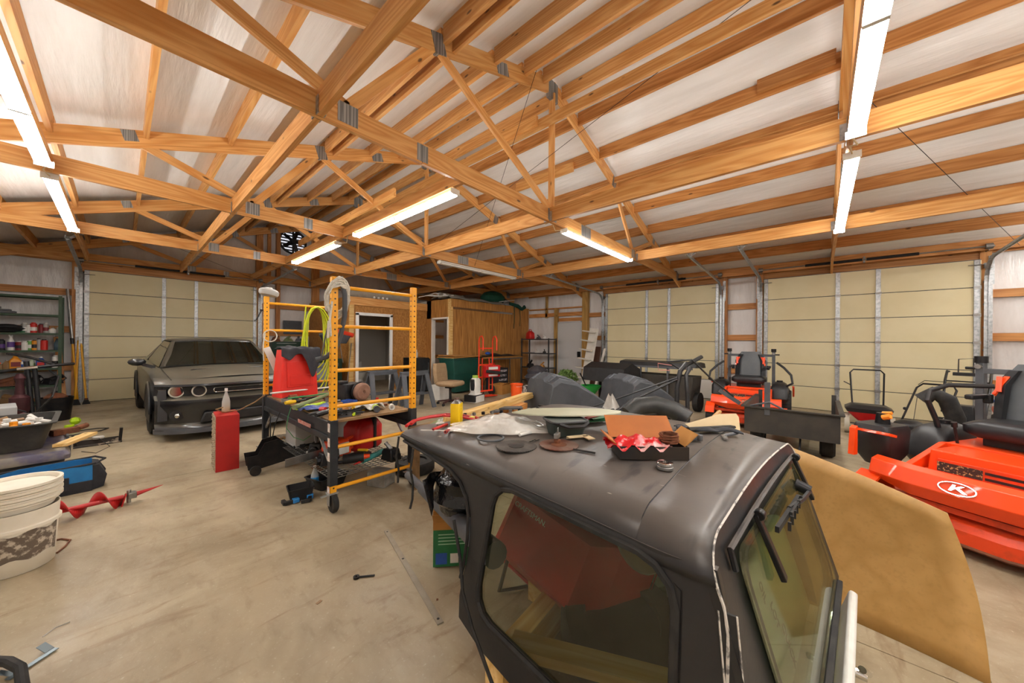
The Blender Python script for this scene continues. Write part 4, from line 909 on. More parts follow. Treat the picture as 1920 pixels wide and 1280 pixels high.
link('drum_rim',MB().tube([(.04+.105*math.cos(a),-.13,.10+.105*math.sin(a)) for a in [2*PI*k/22 for k in range(22)]],.010,6,True),BLKM,mt)
rod('dark_rod','thin dark rod angled up behind the round engine on the scaffold','rod',SW(.33,.2,DZ+.02),SW(.28,.35,DZ+.17),.012,BLKM)
# small bits scattered as individuals
bits=[BLKM,RUST,STEEL,RED,GRYP,YG,WHITE,BLU]
names=[('socket','short round socket','socket'),('bolt_box','little open parts box','box'),('bracket','small bent bracket','bracket')]
places=[('beside the far left scaffold post',(470,765)),('near the platform front rail',(640,790)),('in the middle of the platform',(615,758)),('left of the near scaffold post',(610,772)),('right of the near scaffold post',(650,782)),('by the clear packaging',(672,772)),('at the right platform edge',(738,768)),('under the engine',(655,757)),('next to the blue rag',(560,782)),('behind the red handle',(535,752)),('by the stapler',(495,757)),('at the far right platform corner',(725,757))]
for k,(pl_,(u,v)) in enumerate(places):
    nm,ad,ct=names[k%3]; l=deck(u,v); m=bits[k%8]; s=.7+.06*k
    if k%3==0: mb=MB().lathe([(.02*s,0),(.026*s,.0),(.026*s,.06*s),(.016*s,.06*s),(.016*s,.03*s)],10,(0,0,.026*s),(0,90,0))
    elif k%3==1: mb=MB().box((0,0,.004),(.12*s,.08*s,.006)).box((.06*s,0,.02),(.005,.08*s,.04)).box((-.06*s,0,.02),(.005,.08*s,.04)).box((0,.04*s,.02),(.12*s,.005,.04)).box((0,-.04*s,.02),(.12*s,.005,.04))
    else: mb=MB().box((0,0,.006),(.14*s,.03,.012)).box((.065*s,0,.035),(.012,.03,.06))
    colr={id(BLKM):'black',id(RUST):'rusty',id(STEEL):'steel',id(RED):'red',id(GRYP):'grey',id(YG):'yellow',id(WHITE):'white',id(BLU):'blue'}[id(m)]
    solo(nm,'%s %s %s'%(colr,ad,pl_),ct,mb,m,l,k*41)
solo('wire_tangle','dark tangle of wires beside the near left scaffold post','wires',MB().tube([(rnd.uniform(-.12,.12),rnd.uniform(-.08,.08),rnd.uniform(.01,.06)) for i in range(50)],.005,5),BLK,deck(665,782))
solo('brown_wire_tangle','brown tangle of wire in the middle of the scaffold platform','wires',MB().tube([(rnd.uniform(-.12,.12),rnd.uniform(-.07,.07),rnd.uniform(.01,.05)) for i in range(40)],.005,5),RUST,deck(625,750))
solo('green_string','green string hanging below the scaffold platform','string',MB().tube([(0,0,0),(-.03,-.02,-.08),(-.04,-.01,-.2),(.02,-.02,-.3),(.12,.02,-.36),(.2,.05,-.33)],.003,5),M('string_green','3f9a58',.6),SW(sx0-.035,-.05,DZ))
solo('hanging_cable','dark looped cable hanging from the left scaffold rail','cable',MB().tube([(0,0,0),(-.02,.1,-.15),(-.02,.18,-.3),(-.01,.3,-.35),(.0,.35,-.1),(0,.45,-.02)],.006,6),BLK,SW(sx0-.04,.3,DZ-.1))
prs=random.Random(11)
for k in range(26):
    x,y=prs.uniform(-.28,.28),prs.uniform(-.85,.55); q=prs.random(); m=(RUST,BLKM,STEEL,deckm,GRYP,RUST,CARD,BLK)[k%8]; l=prs.uniform(.04,.12)
    mb=MB().cyl((-l,0,.012),(l,0,.012),.011,n=7).box((l,0,.014),(.03,.04,.02)) if q<.4 else MB().box((0,0,.015),(l*1.2,l*.7,.025),(0,0,0),tp=(.8,.8)) if q<.75 else MB().lathe([(.014,0),(.03,0),(.03,.02),(.014,.02),(.014,0)],12)
    solo('loose_part','small loose part or tool in the greasy heap on the scaffold platform','part',mb,m,SW(x,y,DZ+.001),prs.uniform(0,180),group='loose parts heaped on the scaffold platform')
for k in range(12):
    x,y=prs.uniform(-.24,.24),prs.uniform(-.9,.3); m=(BLKM,RUST,BLK,STEEL)[k%4]; l=prs.uniform(.04,.1)
    solo('loose_part','small greasy part in the heap on the lower mesh shelf','part',MB().cyl((-l,0,.016),(l,0,.016),.015,n=7).box((0,0,.02),(.05,.04,.035)),m,SW(x,y,SHZ),prs.uniform(0,180),group='loose parts on the lower mesh shelf')
# lower shelf load --------------------------------------------------------------------
gc=thing('gas_can','large red petrol can with a dark strap on the lower shelf','fuel can',SW(.22,-.28,SHZ),12)
link('can_body',MB().loft([[(x,y,z) for x,y in rrect(-a,-b,a,b,.05,4)] for a,b,z in ((.15,.11,0),(.17,.13,.03),(.17,.13,.24),(.13,.10,.31),(.08,.06,.33))]),REDP,gc,smooth=50)
link('strap',MB().box((.05,-.005,.17),(.035,.275,.33)),BLK,gc,bevel=.01); link('handle',MB().tube([(-.1,0,.29),(-.08,0,.37),(.06,0,.38),(.09,0,.31)],.014,8),REDP,gc)
cw=thing('chainsaw','orange and white chainsaw lying on the lower shelf','chainsaw',SW(-.12,-.42,SHZ),14)
link('engine_housing',MB().box((0,0,.1),(.26,.16,.16),tp=(.8,.8)),ORG,cw,bevel=.02); link('recoil_cover',MB().box((.0,-.09,.1),(.16,.02,.11)),WHITE,cw,bevel=.01)
link('rear_handle',MB().tube([(.12,0,.15),(.2,0,.17),(.28,0,.13),(.28,0,.06),(.14,0,.05)],.015,8),ORG,cw); link('front_handle',MB().tube([(-.05,-.1,.05),(-.06,-.1,.2),(-.06,.08,.21),(-.05,.1,.08)],.012,8),BLK,cw)
link('guide_bar',MB().box((-.3,.03,.08),(.34,.006,.07)),STEEL,cw,bevel=.003)
t=thing('caulk_tube','teal and red caulking tube lying on the lower shelf','tube',SW(.12,-.72,SHZ),25); link('tube_body',MB().cyl((-.16,0,.03),(.14,0,.03),.027,n=12),TEAL,t); link('nozzle',MB().cyl((-.16,0,.03),(-.27,0,.03),.012,.004,n=8),RED,t)
t=thing('cordless_drill','black and orange cordless tool lying on the lower shelf','drill',SW(-.1,-.75,SHZ),-30); link('tool_body',MB().cyl((-.08,0,.06),(.1,0,.07),.045,n=12).box((.02,.06,.05),(.05,.12,.05)),BLK,t); link('chuck',MB().cyl((.1,0,.07),(.15,0,.075),.024,.016,n=10),ORG,t)
t=thing('trimmer_head','black and yellow trimmer head on the lower shelf','trimmer',SW(.05,-.6,SHZ),40); link('guard',MB().lathe([(.03,0),(.11,.01),(.10,.04),(.04,.06)],14),BLK,t); link('stripe',MB().box((.04,0,.06),(.05,.1,.03),(0,20,0)),YG,t,bevel=.01)
for k,(x,y,l) in enumerate(((-.25,-.55,'black power tool body at the near left of the lower shelf'),(-.2,-.15,'black engine part in the middle of the lower shelf'),(.22,-.88,'black coiled part at the near right of the lower shelf'))):
    t=thing('engine_part',l,'engine part',SW(x,y,SHZ),k*50); link('casting',MB().box((0,0,.06),(.16,.13,.11),tp=(.7,.8)).cyl((-.1,0,.05),(.1,0,.06),.04,n=10),BLKM,t,bevel=.008); link('pipe_stub',MB().cyl((0,0,.1),(.05,.03,.17),.02,n=8),STEEL,t)
tl=thing('grey_tote','light grey plastic panel bin behind the red can under the platform','tote',SW(0,.2,SHZ)); link('tote_body',MB().box((0,0,.16),(.6,.03,.32)).box((-.29,.15,.16),(.02,.3,.32)).box((.29,.15,.16),(.02,.3,.32)).box((0,.15,.01),(.6,.3,.02)),M('tote_grey','9a9894',.55),tl,bevel=.006)
# ================================================================= junk lying on the hardtop roof and under it
def RZ(x,y):
    s=(1.82-y)/.9936; x0=nearx(s); t=min(max((x-x0-.13)/(WID-.26),0),1); f=.034*max(0,1-s/.55); return .945-f+(.022-f*.5)*math.sin(PI*t)+.007
def top(u,v,d=0):
    p=at(u,v,z=.955); p=at(u,v,z=RZ(p.x,p.y)); return Vector((p.x,p.y,RZ(p.x,p.y)+d))
# yellow solvent can
p=top(856,797); c=thing('solvent_can','tall yellow rectangular solvent can with a dark cap standing on the hardtop','can',p,35)
YC=M('can_yellow','f0c40c',.35,.2,'e2b50a',scale=4)
link('can_body',MB().loft([[(x,y,z) for x,y in rrect(-a,-b,a,b,.006,2)] for a,b,z in ((.038,.025,0),(.04,.027,.004),(.04,.027,.128),(.038,.025,.132))]),YC,c,bevel=0,smooth=40)
link('can_shoulder',MB().loft([[(x,y,z) for x,y in rrect(-a,-b,a,b,.005,2)] for a,b,z in ((.038,.025,.132),(.016,.014,.143),(.014,.013,.15))]),STEEL,c,smooth=40)
link('cap',MB().cyl((0,0,.148),(0,0,.162),.014,n=14),M('cap_brown','5b4238',.5),c)
for i,z in enumerate((.118,.098,.078)): txt('print','– – –'[:3+i],.014,BLK,c,(-.0,-.0275,z),(90,0,0),.0003)
# large crumpled clear plastic bag
FILM=M('poly_film','e2ded4',.15,0,'f4f2ec',scale=14,amt=.8,bump=.45,bscale=12,alpha=.68)
pb=top(940,805)
def bag(i,j):
    x=-.27+.56*i; y=-.11+.22*j; e=math.sin(PI*min(1,i*1.02))*math.sin(PI*j)
    z=.006+e**.6*(.03+.035*math.sin(PI*i)**2)+.009*math.sin(i*31+j*9)*math.sin(j*17-i*5)*e**.5
    return (x+.012*math.sin(j*13),y*(.55+.75*math.sin(PI*(.1+.8*i)))+.01*math.sin(i*19),z)
o=solo('plastic_bag','large crumpled clear plastic bag lying on the hardtop beside the yellow can','bag',MB().grid(36,16,bag),FILM,pb+Vector((.02,.02,0)),-48,smooth=80)
o=solo('plastic_bag','corner of clear plastic film sticking up behind the pale plate','bag',MB().grid(8,6,lambda i,j:((-.07+.14*i)*(1-j*.8),.02*math.sin(i*9),.10*j+.01*math.sin(i*14))),FILM,top(1165,772)+Vector((.05,.1,0)),-40,smooth=80)
# discs and blades
def disc(name,label,p,r,mat,teeth,hub,th=.004,rz=0):
    n=teeth*2; oo=[((r if k%2 else r*.965)*math.cos(2*PI*k/n),(r if k%2 else r*.965)*math.sin(2*PI*k/n)) for k in range(n)]
    ho=[(.012*math.cos(2*PI*k/n),.012*math.sin(2*PI*k/n)) for k in range(n)]
    t=thing(name,label,'saw blade',p,rz); link('blade',MB().prism(oo,0,th,hole=ho),mat,t,smooth=0)
    link('hub_plate',MB().lathe([(.014,th),(.035,th),(.035,th+.0015),(.014,th+.0015)],16),hub,t); return t
disc('grinding_disc','dark grey toothed disc lying on the hardtop, left of the rusty saw blade',top(968,837),.092,M('dark_disc','3f3b38',.55,.5,'6a6661',scale=14),48,BLKM)
disc('saw_blade','rusty circular saw blade lying on the hardtop with a clamp foot on it',top(1048,834),.088,M('rusty_blade','6e4636',.6,.5,'8a8178',scale=9),24,RUST)
t=thing('clamp_foot','small rusty clamp foot standing on the rusty saw blade','clamp',top(1045,831,.006),20); link('foot',MB().lathe([(.016,0),(.016,.012),(.008,.015),(.008,.022)],12),RUST,t); link('clamp_block',MB().box((-.004,0,.032),(.045,.02,.022)).box((.01,0,.05),(.018,.004,.03)),STEEL,t,bevel=.003)
disc_r=MB().tube([(.062*math.cos(a),.062*math.sin(a),.005) for a in [2*PI*k/32 for k in range(32)]],.005,8,True)
solo('rubber_ring','dark grey rubber ring on the hardtop under the plastic bag','ring',disc_r,GRYP,top(920,822))
t=thing('paper_roll','small white paper roll on the hardtop in front of the plastic bag','roll',top(985,815,.008),-5); link('roll_body',MB().cyl((-.04,0,0),(.04,0,0),.008,n=12),WHITE,t)
rod('white_stick','thin white stick lying on the hardtop at left','stick',top(789,806,.004),top(850,808,.004),.0035,WHITE)
for k,(a,b_,l) in enumerate((((812,807),(838,797),'red hose offcut on the hardtop, nearer the yellow can rim at left'),((835,812),(852,802),'shorter red hose offcut on the hardtop, nearest the plastic bag'))):
    t=thing('hose_offcut',l,'hose',top(*a,.009)); d=top(*b_,.009)-top(*a,.009); link('outer',MB().cyl((0,0,0),d,.0085,n=10),REDP,t); link('bore',MB().cyl(-d.normalized()*.001,(0,0,0),.005,n=8),BLK,t)
hp=[top(*q,.012) for q in ((762,800),(775,790),(800,784),(830,780),(860,783),(885,788),(895,793))]
solo('red_hose','long red air hose curving over the front edge of the hardtop','hose',MB().tube(hp,.009,8),REDP)
solo('red_hose','second red hose lying just behind the first along the hardtop front','hose',MB().tube([q+Vector((.045,.02,0)) for q in hp],.008,8),RED)
solo('crumpled_tissue','small crumpled white tissue left of the yellow can','tissue',MB().ball((0,0,.01),.03,8,(1,.7,.3)),WHITE,top(825,795))
# steel clip between blades
solo('steel_clip','small shiny steel clip between the dark disc and the bag','clip',MB().tube([(-.03,0,.004),(.02,.005,.004),(.03,-.01,.004),(-.01,-.012,.008)],.003,6),CHROME,top(1000,827))
# dark tote with handle, pale plate on top
tt=thing('dark_tote','small dark green-grey tool caddy with a black handle standing on the hardtop','caddy',top(1060,812),-30)
link('caddy_body',MB().loft([[(x,y,z) for x,y in rrect(-a,-b,a,b,.02,3)] for a,b,z in ((.075,.055,0),(.09,.07,.07))]),M('tote_green','343c36',.5),tt,smooth=40); link('rim',MB().tube([(x,y,.07) for x,y in rrect(-.094,-.074,.094,.074,.025,3)],.006,6,True),BLK,tt)
link('handle',MB().tube([(-.07,-.078,.068),(-.03,-.095,.055),(.05,-.095,.055),(.08,-.078,.068)],.009,8),BLK,tt)
op=[(-.30,-.03),(-.22,-.09),(-.05,-.12),(.15,-.11),(.27,-.05),(.29,0),(.2,.06),(.02,.09),(-.2,.07)]
solo('glass_plate','pale greenish mirror glass plate balanced on the dark tool caddy','plate',MB().prism(op,0,.006),M('plate_glass','b7b9a0',.25,0,'c8c6ae',scale=3),tt.location+Vector((.13,.07,.079)),-46,smooth=0)
# open cardboard box
cb=thing('cardboard_box','open brown cardboard box with red plastic bags spilling out on the hardtop','box',top(1215,850),-50)
bw,bd,bh=.26,.14,.05
link('box_walls',MB().box((0,0,.003),(bw,bd,.004)).box((0,-bd/2,bh/2),(bw,.004,bh)).box((0,bd/2,bh/2),(bw,.004,bh)).box((-bw/2,0,bh/2),(.004,bd,bh)).box((bw/2,0,bh/2),(.004,bd,bh)),M('box_dark_print','1c1a19',.5,0,'3a2b1c',scale=6),cb,smooth=0)
CD2=M('cardboard_orange','a8622a',.75,0,'8d5124',scale=5)  # darker, more orange card for the lid and one side flap
link('lid_flap',MB().box((0,bd/2+.045,bh+.035),(bw+.02,.12,.004),(38,0,0)),CD2,cb,smooth=0); link('side_flap',MB().box((bw/2+.02,0.02,bh+.02),(.07,bd,.004),(0,-45,0)),CARD,cb,smooth=0); link('side_flap',MB().box((-bw/2-.02,0.01,bh+.01),(.06,bd,.004),(0,35,0)),CD2,cb,smooth=0)
def rb_(i,j): return (-.12+.24*i,-.06+.12*j,.035+.03*math.sin(PI*i)*math.sin(PI*j)+.014*math.sin(i*21+j*7)*math.cos(j*13))
solo('red_plastic_bags','bunch of red and clear plastic bags inside the open cardboard box','bags',MB().grid(20,12,rb_),M('red_film','c01c22',.25,0,'d8a9a4',scale=11,lo=.5,hi=.58,amt=.9,bump=.5,bscale=20),cb.location+Vector((-.05,.03,.01)),-50,smooth=80)
solo('wire_bundle','dark coil of wire at the right end of the open cardboard box','wires',MB().tube([(.04*math.cos(k*.9)+rnd.uniform(-.01,.01),.035*math.sin(k*.9),.03+.0006*k) for k in range(60)],.003,5),RUST,cb.location+Vector((.055,-.065,.02)))
# two stacked bearings
for k,l in enumerate(('lower of two stacked steel bearings before the cardboard box','upper of two stacked steel bearings before the cardboard box')):
    solo('steel_bearing',l,'bearing',MB().lathe([(.014,0),(.026,0),(.028,.002),(.028,.010),(.026,.012),(.014,.012),(.014,0)],24),CHROME if k else STEEL,top(1247,878)+Vector((.003*k,.002*k,.0125*k)),group='bearings on the hardtop')
t=thing('trigger_tool','dark grey T-shaped plastic tool on the hardtop right of the box','tool',top(1292,828),-30); link('bar',MB().box((-.01,0,.014),(.10,.03,.016)),GRYP,t,bevel=.004); link('head',MB().box((.045,0,.018),(.022,.055,.03)),GRYP,t,bevel=.005)
def stp(i,j): return (-.15+.30*i,-.03+.06*j+.02*math.sin(i*11),.012+.02*abs(math.sin(i*8+1))*(.4+.6*math.sin(PI*j)))
solo('black_straps','pile of black webbing straps near the far edge of the hardtop','straps',MB().grid(24,6,stp),M('webbing','23252a',.8,0,'34363c',scale=20),top(1325,812),-60,smooth=60,solid=.004)
rod('black_tube','black rubber tube lying behind the straps on the hardtop','tube',top(1290,812,.016),top(1382,806,.016),.013,RUB)
t=thing('clamp_pliers','pair of steel locking pliers at the rear of the hardtop','pliers',top(1362,822),-20); link('jaw',MB().tube([(-.05,-.02,.008),(-.02,.01,.01),(.01,.012,.01)],[.004,.008,.006],6).tube([(-.045,-.03,.008),(-.015,-.005,.01)],[.004,.008],6),STEEL,t); link('grip',MB().cyl((.0,.012,.01),(.11,.01,.009),.0075,n=8),GRYP,t)
solo('fibreglass_panel','cream moulded panel leaning up at the far edge of the hardtop','panel',MB().prism([(-.16,0),(-.05,.025),(.05,.05),(.15,.05),(.16,.03),(.15,-.04),(.06,-.01),(-.12,-.03)],0,.006,Matrix.Rotation(R(70),4,'X')),M('cream_panel','d9c39b',.6,0,'cbb184',scale=6),top(1335,806,.035),-42,smooth=0)
rod('wood_dowel','short tan wooden handle standing behind the cream panel','handle',top(1330,800,.03),top(1330,800,.03)+Vector((.16,-.02,.035)),.012,M('handle_wood','a97a3e',.5))
rod('pencil_rod','thin black rod lying on the hardtop beside the rusty blade','rod',top(1075,843,.004),top(1116,850,.004),.004,BLK)
solo('cream_bracket','cream angle bracket on the hardtop before the dark caddy','bracket',MB().box((0,0,.012),(.10,.03,.004)).box((.04,-.03,.012),(.035,.06,.004)).box((0,.015,.006),(.10,.003,.012)),MATS['cream_panel'],top(1083,822),-30,smooth=0)
solo('green_folder','green and white folded packet behind the open box','packet',MB().box((0,0,.006),(.13,.07,.008)).box((0,0,.016),(.10,.06,.006),(0,0,12)),GRN,top(1118,792,.01),-30)
rod('red_tool','red handle poking out beside the green packet','handle',top(1098,795,.03),top(1122,790,.035),.010,REDP)
for k in range(9):
    u=872+k*17; v=778-k*1.2
    solo('socket','%s %s socket from the left in the hardtop front row'%(('first','second','third','fourth','fifth','sixth','seventh','eighth','ninth')[k],('black','steel')[k%2]),'socket',MB().lathe([(.010,0),(.012,0),(.012,.018),(.007,.018),(.007,.010),(.001,.010)],10),BLKM if k%2==0 else STEEL,top(u,v),group='sockets on the hardtop')
for k,(u,v,l) in enumerate(((885,787,'yellow-green foam cube beside the sockets'),(833,783,'red ear muff left of the yellow can, on the roof edge'))): 
    if k==0: solo('foam_cube',l,'cube',MB().box((0,0,.012),(.025,.025,.024)),M('foam_lime','d8d873',.8),top(u,v))
for k,(u,v) in enumerate(((905,768),(955,762))):
    solo('rubber_pad',('long dark grey rubber pad lying on boards behind the hardtop','second, squarer grey pad lying on boards behind the hardtop')[k],'pad',MB().prism(rrect(-.2,-.07,.2,.07,.06,4) if k==0 else rrect(-.16,-.06,.16,.06,.01,2),0,.02),GRYP,at(u,v+4,z=.60),-40)
# ------------------------------------------------------ seen through the glass
wbm=REDP
wh=thing('wheelbarrow','red wheelbarrow tray tipped under the hardtop, seen through the side window','wheelbarrow',(1.42,1.04,.40),0)
def trap(z,a0,a1,b0,b1): return [(a0,b0,z),(a1,b0,z),(a1,b1,z),(a0,b1,z)]
tm=Matrix.Rotation(R(14),4,'X')@Matrix.Rotation(R(112),4,'Y')
link('tray',MB().loft([trap(.0,-.13,.16,-.22,.24),trap(.10,-.19,.22,-.34,.32),trap(.26,-.26,.30,-.46,.40)],cap=False).add([(-.13,-.22,0),(.16,-.22,0),(.16,.24,0),(-.13,.24,0)],[(0,1,2,3)]).xf(tm),wbm,wh,smooth=0,solid=.006)
link('tray_rim',MB().tube([(-.27,-.47,.26),(.31,-.47,.26),(.31,.41,.26),(-.27,.41,.26)],.012,8,True).xf(tm),wbm,wh)
txt('maker_text','CRAFTSMAN.',.036,M('white_print','d8cfc6',.5),wh,tuple(tm@Vector((-.085,.13,-.006))),(tm@Matrix(((0,-1,0,0),(-1,0,0,0),(0,0,-1,0),(0,0,0,1)))).to_euler(),.001,1)
link('leg',MB().tube([(.1,.25,.0),(.0,.30,-.38),(.15,.2,-.385)],.012,8),BLKM,wh)
def wheel(name,label,loc,rx,ry,rz,r,w,rimm,lug=6):
    t=thing(name,label,'wheel',loc,rz,rx=rx,ry=ry)
    link('tyre',MB().lathe([(r*.6,-w/2),(r*.92,-w/2),(r,-w*.3),(r,w*.3),(r*.92,w/2),(r*.6,w/2),(r*.57,0),(r*.6,-w/2)],32),RUB,t)
    link('rim',MB().lathe([(r*.6,w*.35),(r*.55,w*.1),(r*.3,w*.12),(r*.22,w*.3),(.001,w*.3)],28),rimm,t)
    lb=MB()
    for k in range(lug): a=2*PI*k/lug; lb.cyl((r*.36*math.cos(a),r*.36*math.sin(a),w*.1),(r*.36*math.cos(a),r*.36*math.sin(a),w*.22),r*.035,n=8)
    link('lug_nuts',lb,STEEL,t)['kind']='stuff'; return t
wheel('spare_tyre','large dusty tyre on a dark rim lying under the hardtop, behind the side window',(1.50,.66,.13),14,0,-58,.27,.17,BLKM)
solo('wheel_cover','round silver wheel trim with holes hanging inside the hardtop','wheel trim',MB().lathe([(.001,.02),(.03,.025),(.06,.01),(.1,.012),(.13,0),(.135,-.01)],24),M('trim_grey','8c7a78',.4,.5),(1.38,.52,.66),-20,rx=60)
tag(beam('wood_plank',(1.05,.92,.21),(1.35,.28,.21),.09,.04,PALE),'pale plank lying along the inside of the near hardtop window','plank')
for k,(a,b_) in enumerate((((1.6,.9,.12),(2.2,.35,.18)),((1.75,1.05,.1),(2.35,.5,.14)))):
    tag(beam('concrete_form_plank',a,b_,.12,.05,M('dusty_green_board','5d6656',.8,0,'8d9384',scale=8)),('dusty green-grey board under the hardtop, nearer the side window','second dusty green-grey board under the hardtop, farther in')[k],'board')
solo('plastic_sheet_panel','black plastic panel standing inside the rear half of the hardtop','panel',MB().box((0,0,0),(.5,.02,.36),(12,0,0)),BLK,(1.75,.52,.5),-70)
cs=thing('stencilled_carton','pale greenish wrapped carton with dark stencilled letters behind the rear glass','carton',(1.76,.10,.41),-4,rx=-17)
link('carton_body',MB().box((0,.03,0),(.72,.05,.40)),M('pale_green_wrap','d5e4c2',.6,0,'b9c8a4',scale=5,bump=.4,bscale=12),cs,bevel=.015)
TR_=(Matrix.Rotation(PI/2,4,'X')@Matrix.Rotation(-PI/2,4,'Z')).to_euler()
for b_,x,z in (('OIL',-.22,.12),('LOT',-.17,.02),('QUICK',-.12,-.10)): txt('stencil',b_,.045,M('stencil_ink','474f3f',.7),cs,(x,-.002,z),TR_,.001)
solo('white_bottle_jug','white plastic jug standing behind the rear glass by the hinge','jug',MB().loft([[(x,y,z) for x,y in rrect(-a,-b,a,b,.02,3)] for a,b,z in ((.04,.03,0),(.05,.04,.02),(.05,.04,.14),(.02,.02,.19),(.018,.018,.21))]),WHITE,(1.80,.33,.60))
# bin bag and box at the front of the cap
solo('black_bin_bag','glossy black bin bag stuffed under the front roof of the hardtop','bag',MB()._ball([(math.sin(PI*i/14)*(1+.10*math.sin(i*2.3)),-math.cos(PI*i/14)) for i in range(15)],22,Matrix.Translation((0,0,0))@Matrix.Diagonal((.13,.16,.16,1))),BAGM,(1.24,1.46,.61),15,smooth=30)
solo('bin_bag_flap','loose pointed corner of the black bin bag','bag',MB().grid(5,5,lambda i,j:(-.14*i*(1-j*.4),.03*math.sin(i*5),.10-.2*j*i)),BAGM,(1.15,1.52,.62),smooth=30,solid=.003)
bx=thing('green_carton','cardboard carton with a green printed base under the front of the hardtop','box',(1.50,1.78,0),-42)
link('carton_sides',MB().box((0,-.12,.30),(.32,.005,.12)).box((0,.12,.30),(.32,.005,.12)).box((-.16,0,.30),(.005,.24,.12)).box((.16,0,.30),(.005,.24,.12)),CARD,bx,smooth=0)
link('green_print',MB().box((0,0,.125),(.322,.242,.23)),GRN,bx,smooth=0); link('flap',MB().box((-.0,-.16,.33),(.32,.1,.004),(-50,0,0)),CARD,bx,smooth=0)
for k in range(4): link('print_line',MB().box((0,-.1215,.21-k*.02),(.26,.001,.006)),M('print_pale','9fc3a4',.6),bx,smooth=0)
link('blue_print',MB().box((-.11,-.1215,.06),(.07,.001,.07)),BLU,bx,smooth=0); link('white_label',MB().box((-.03,-.1215,.06),(.05,.001,.06)),WHITE,bx,smooth=0)
gb=thing('leaf_blower_pole','long grey plastic tool pole with ridged grip poking out of the hardtop front','pole',at(765,890,z=.38))
q=at(885,1000,z=.50)-gb.location
link('pole_tube',MB().cyl((0,0,0),q*.35,.028,n=12),GRYP,gb); link('motor_body',MB().cyl(q*.33,q*1.2,.038,.055,n=14),GRYP,gb)
rg_=MB()
for k in range(12): rg_.tube([q*(.62+k*.018)+Vector((.04*math.cos(a),.0,.04*math.sin(a))) for a in [PI*m/8 for m in range(17)]],.003,4)
link('ridges',rg_,M('ridge_grey','8a8c8e',.5),gb)['kind']='stuff'
for k,(u,l) in enumerate(((748,'left of two thin black cables hanging from the hardtop front'),(775,'right of two thin black cables hanging from the hardtop front'))):
    p=at(u,815 if k==0 else 838,z=.88 if k==0 else .86)
    solo('hanging_cable',l,'cable',MB().tube([(0,0,-.01),(-.01,.01,-.12),(.0,0,-.2),(-.01,-.01,-.27),(-.03,-.02,-.31)][:4 if k==0 else 5],.006,6),RUB,p)
# ================================================================= left side: shelving, totes, buckets, floor items
SHG=M('shelf_green','3f5440',.5,.2,'34452f',scale=10)
sh=thing('steel_shelving','dark green steel shelving unit against the back wall at far left','shelving',(-1.45,12.05,0))
for x in (-.60,.60):
    for y in (-.2,.2): link('upright',MB().box((x,y,1.15),(.045,.045,2.3)),SHG,sh,smooth=0)
SHZS=(.09,.45,.80,1.17,1.52,1.90,2.27)
for z in SHZS: link('shelf',MB().box((0,0,z),(1.2,.42,.012)).box((0,-.205,z-.015),(1.2,.012,.035)).box((0,.205,z-.015),(1.2,.012,.035)),SHG,sh,smooth=0)
def shl(u,z): p=at(u,600,y=11.93); return Vector((p.x,11.93,z+.007))
def bottle(name,label,loc,h,r,body,cap,band=None,style='can',cat='bottle',group='bottles and cans on the green shelving'):
    t=thing(name,label,cat,loc,rnd.uniform(0,90),group)
    if style=='can': link('can_body',MB().lathe([(r,0),(r,h*.86),(r*.85,h*.9),(r*.5,h*.92)],14),body,t); link('cap',MB().cyl((0,0,h*.9),(0,0,h),r*.6,n=12),cap,t)
    elif style=='spray': link('bottle_body',MB().lathe([(r,0),(r,h*.55),(r*.4,h*.8),(r*.35,h*.85)],14,sy=.8),body,t); link('trigger',MB().box((0,0,h*.92),(r*.6,r*.6,h*.16)).box((-r*.6,0,h*.97),(r*.9,r*.4,h*.07)),cap,t)
    else: link('jug_body',MB().loft([[(x,y,z) for x,y in rrect(-a,-b,a,b,.02,3)] for a,b,z in ((r*.95,r*.6,0),(r,r*.65,.02),(r,r*.65,h*.6),(r*.4,r*.35,h*.88),(r*.35,r*.3,h*.9))]),body,t,smooth=50); link('cap',MB().cyl((0,0,h*.9),(0,0,h),r*.35,n=12),cap,t)
    if band: link('label_band',MB().lathe([(r*1.02,h*.2),(r*1.02,h*.55)],14,sy=.82 if style=='spray' else 1) if style!='jug' else MB().box((0,-r*.66,h*.35),(r*1.5,.004,h*.35)),band,t,smooth=0)
    return t
mk=lambda n,c:M(n,c,.4)
CW=mk('bw','e3e1dc'); CR=mk('br','c5281f'); CG=mk('bg','5e9a4d'); CBl=mk('bb','2a4f9b'); CK=mk('bk','1d1d1f'); CO=mk('bo','e0901a'); CS=mk('bs','9f9c98'); CP=mk('bp','5a3f86'); CBr=mk('bbr','8a6a45'); CDR=mk('bdr','7c1d22')
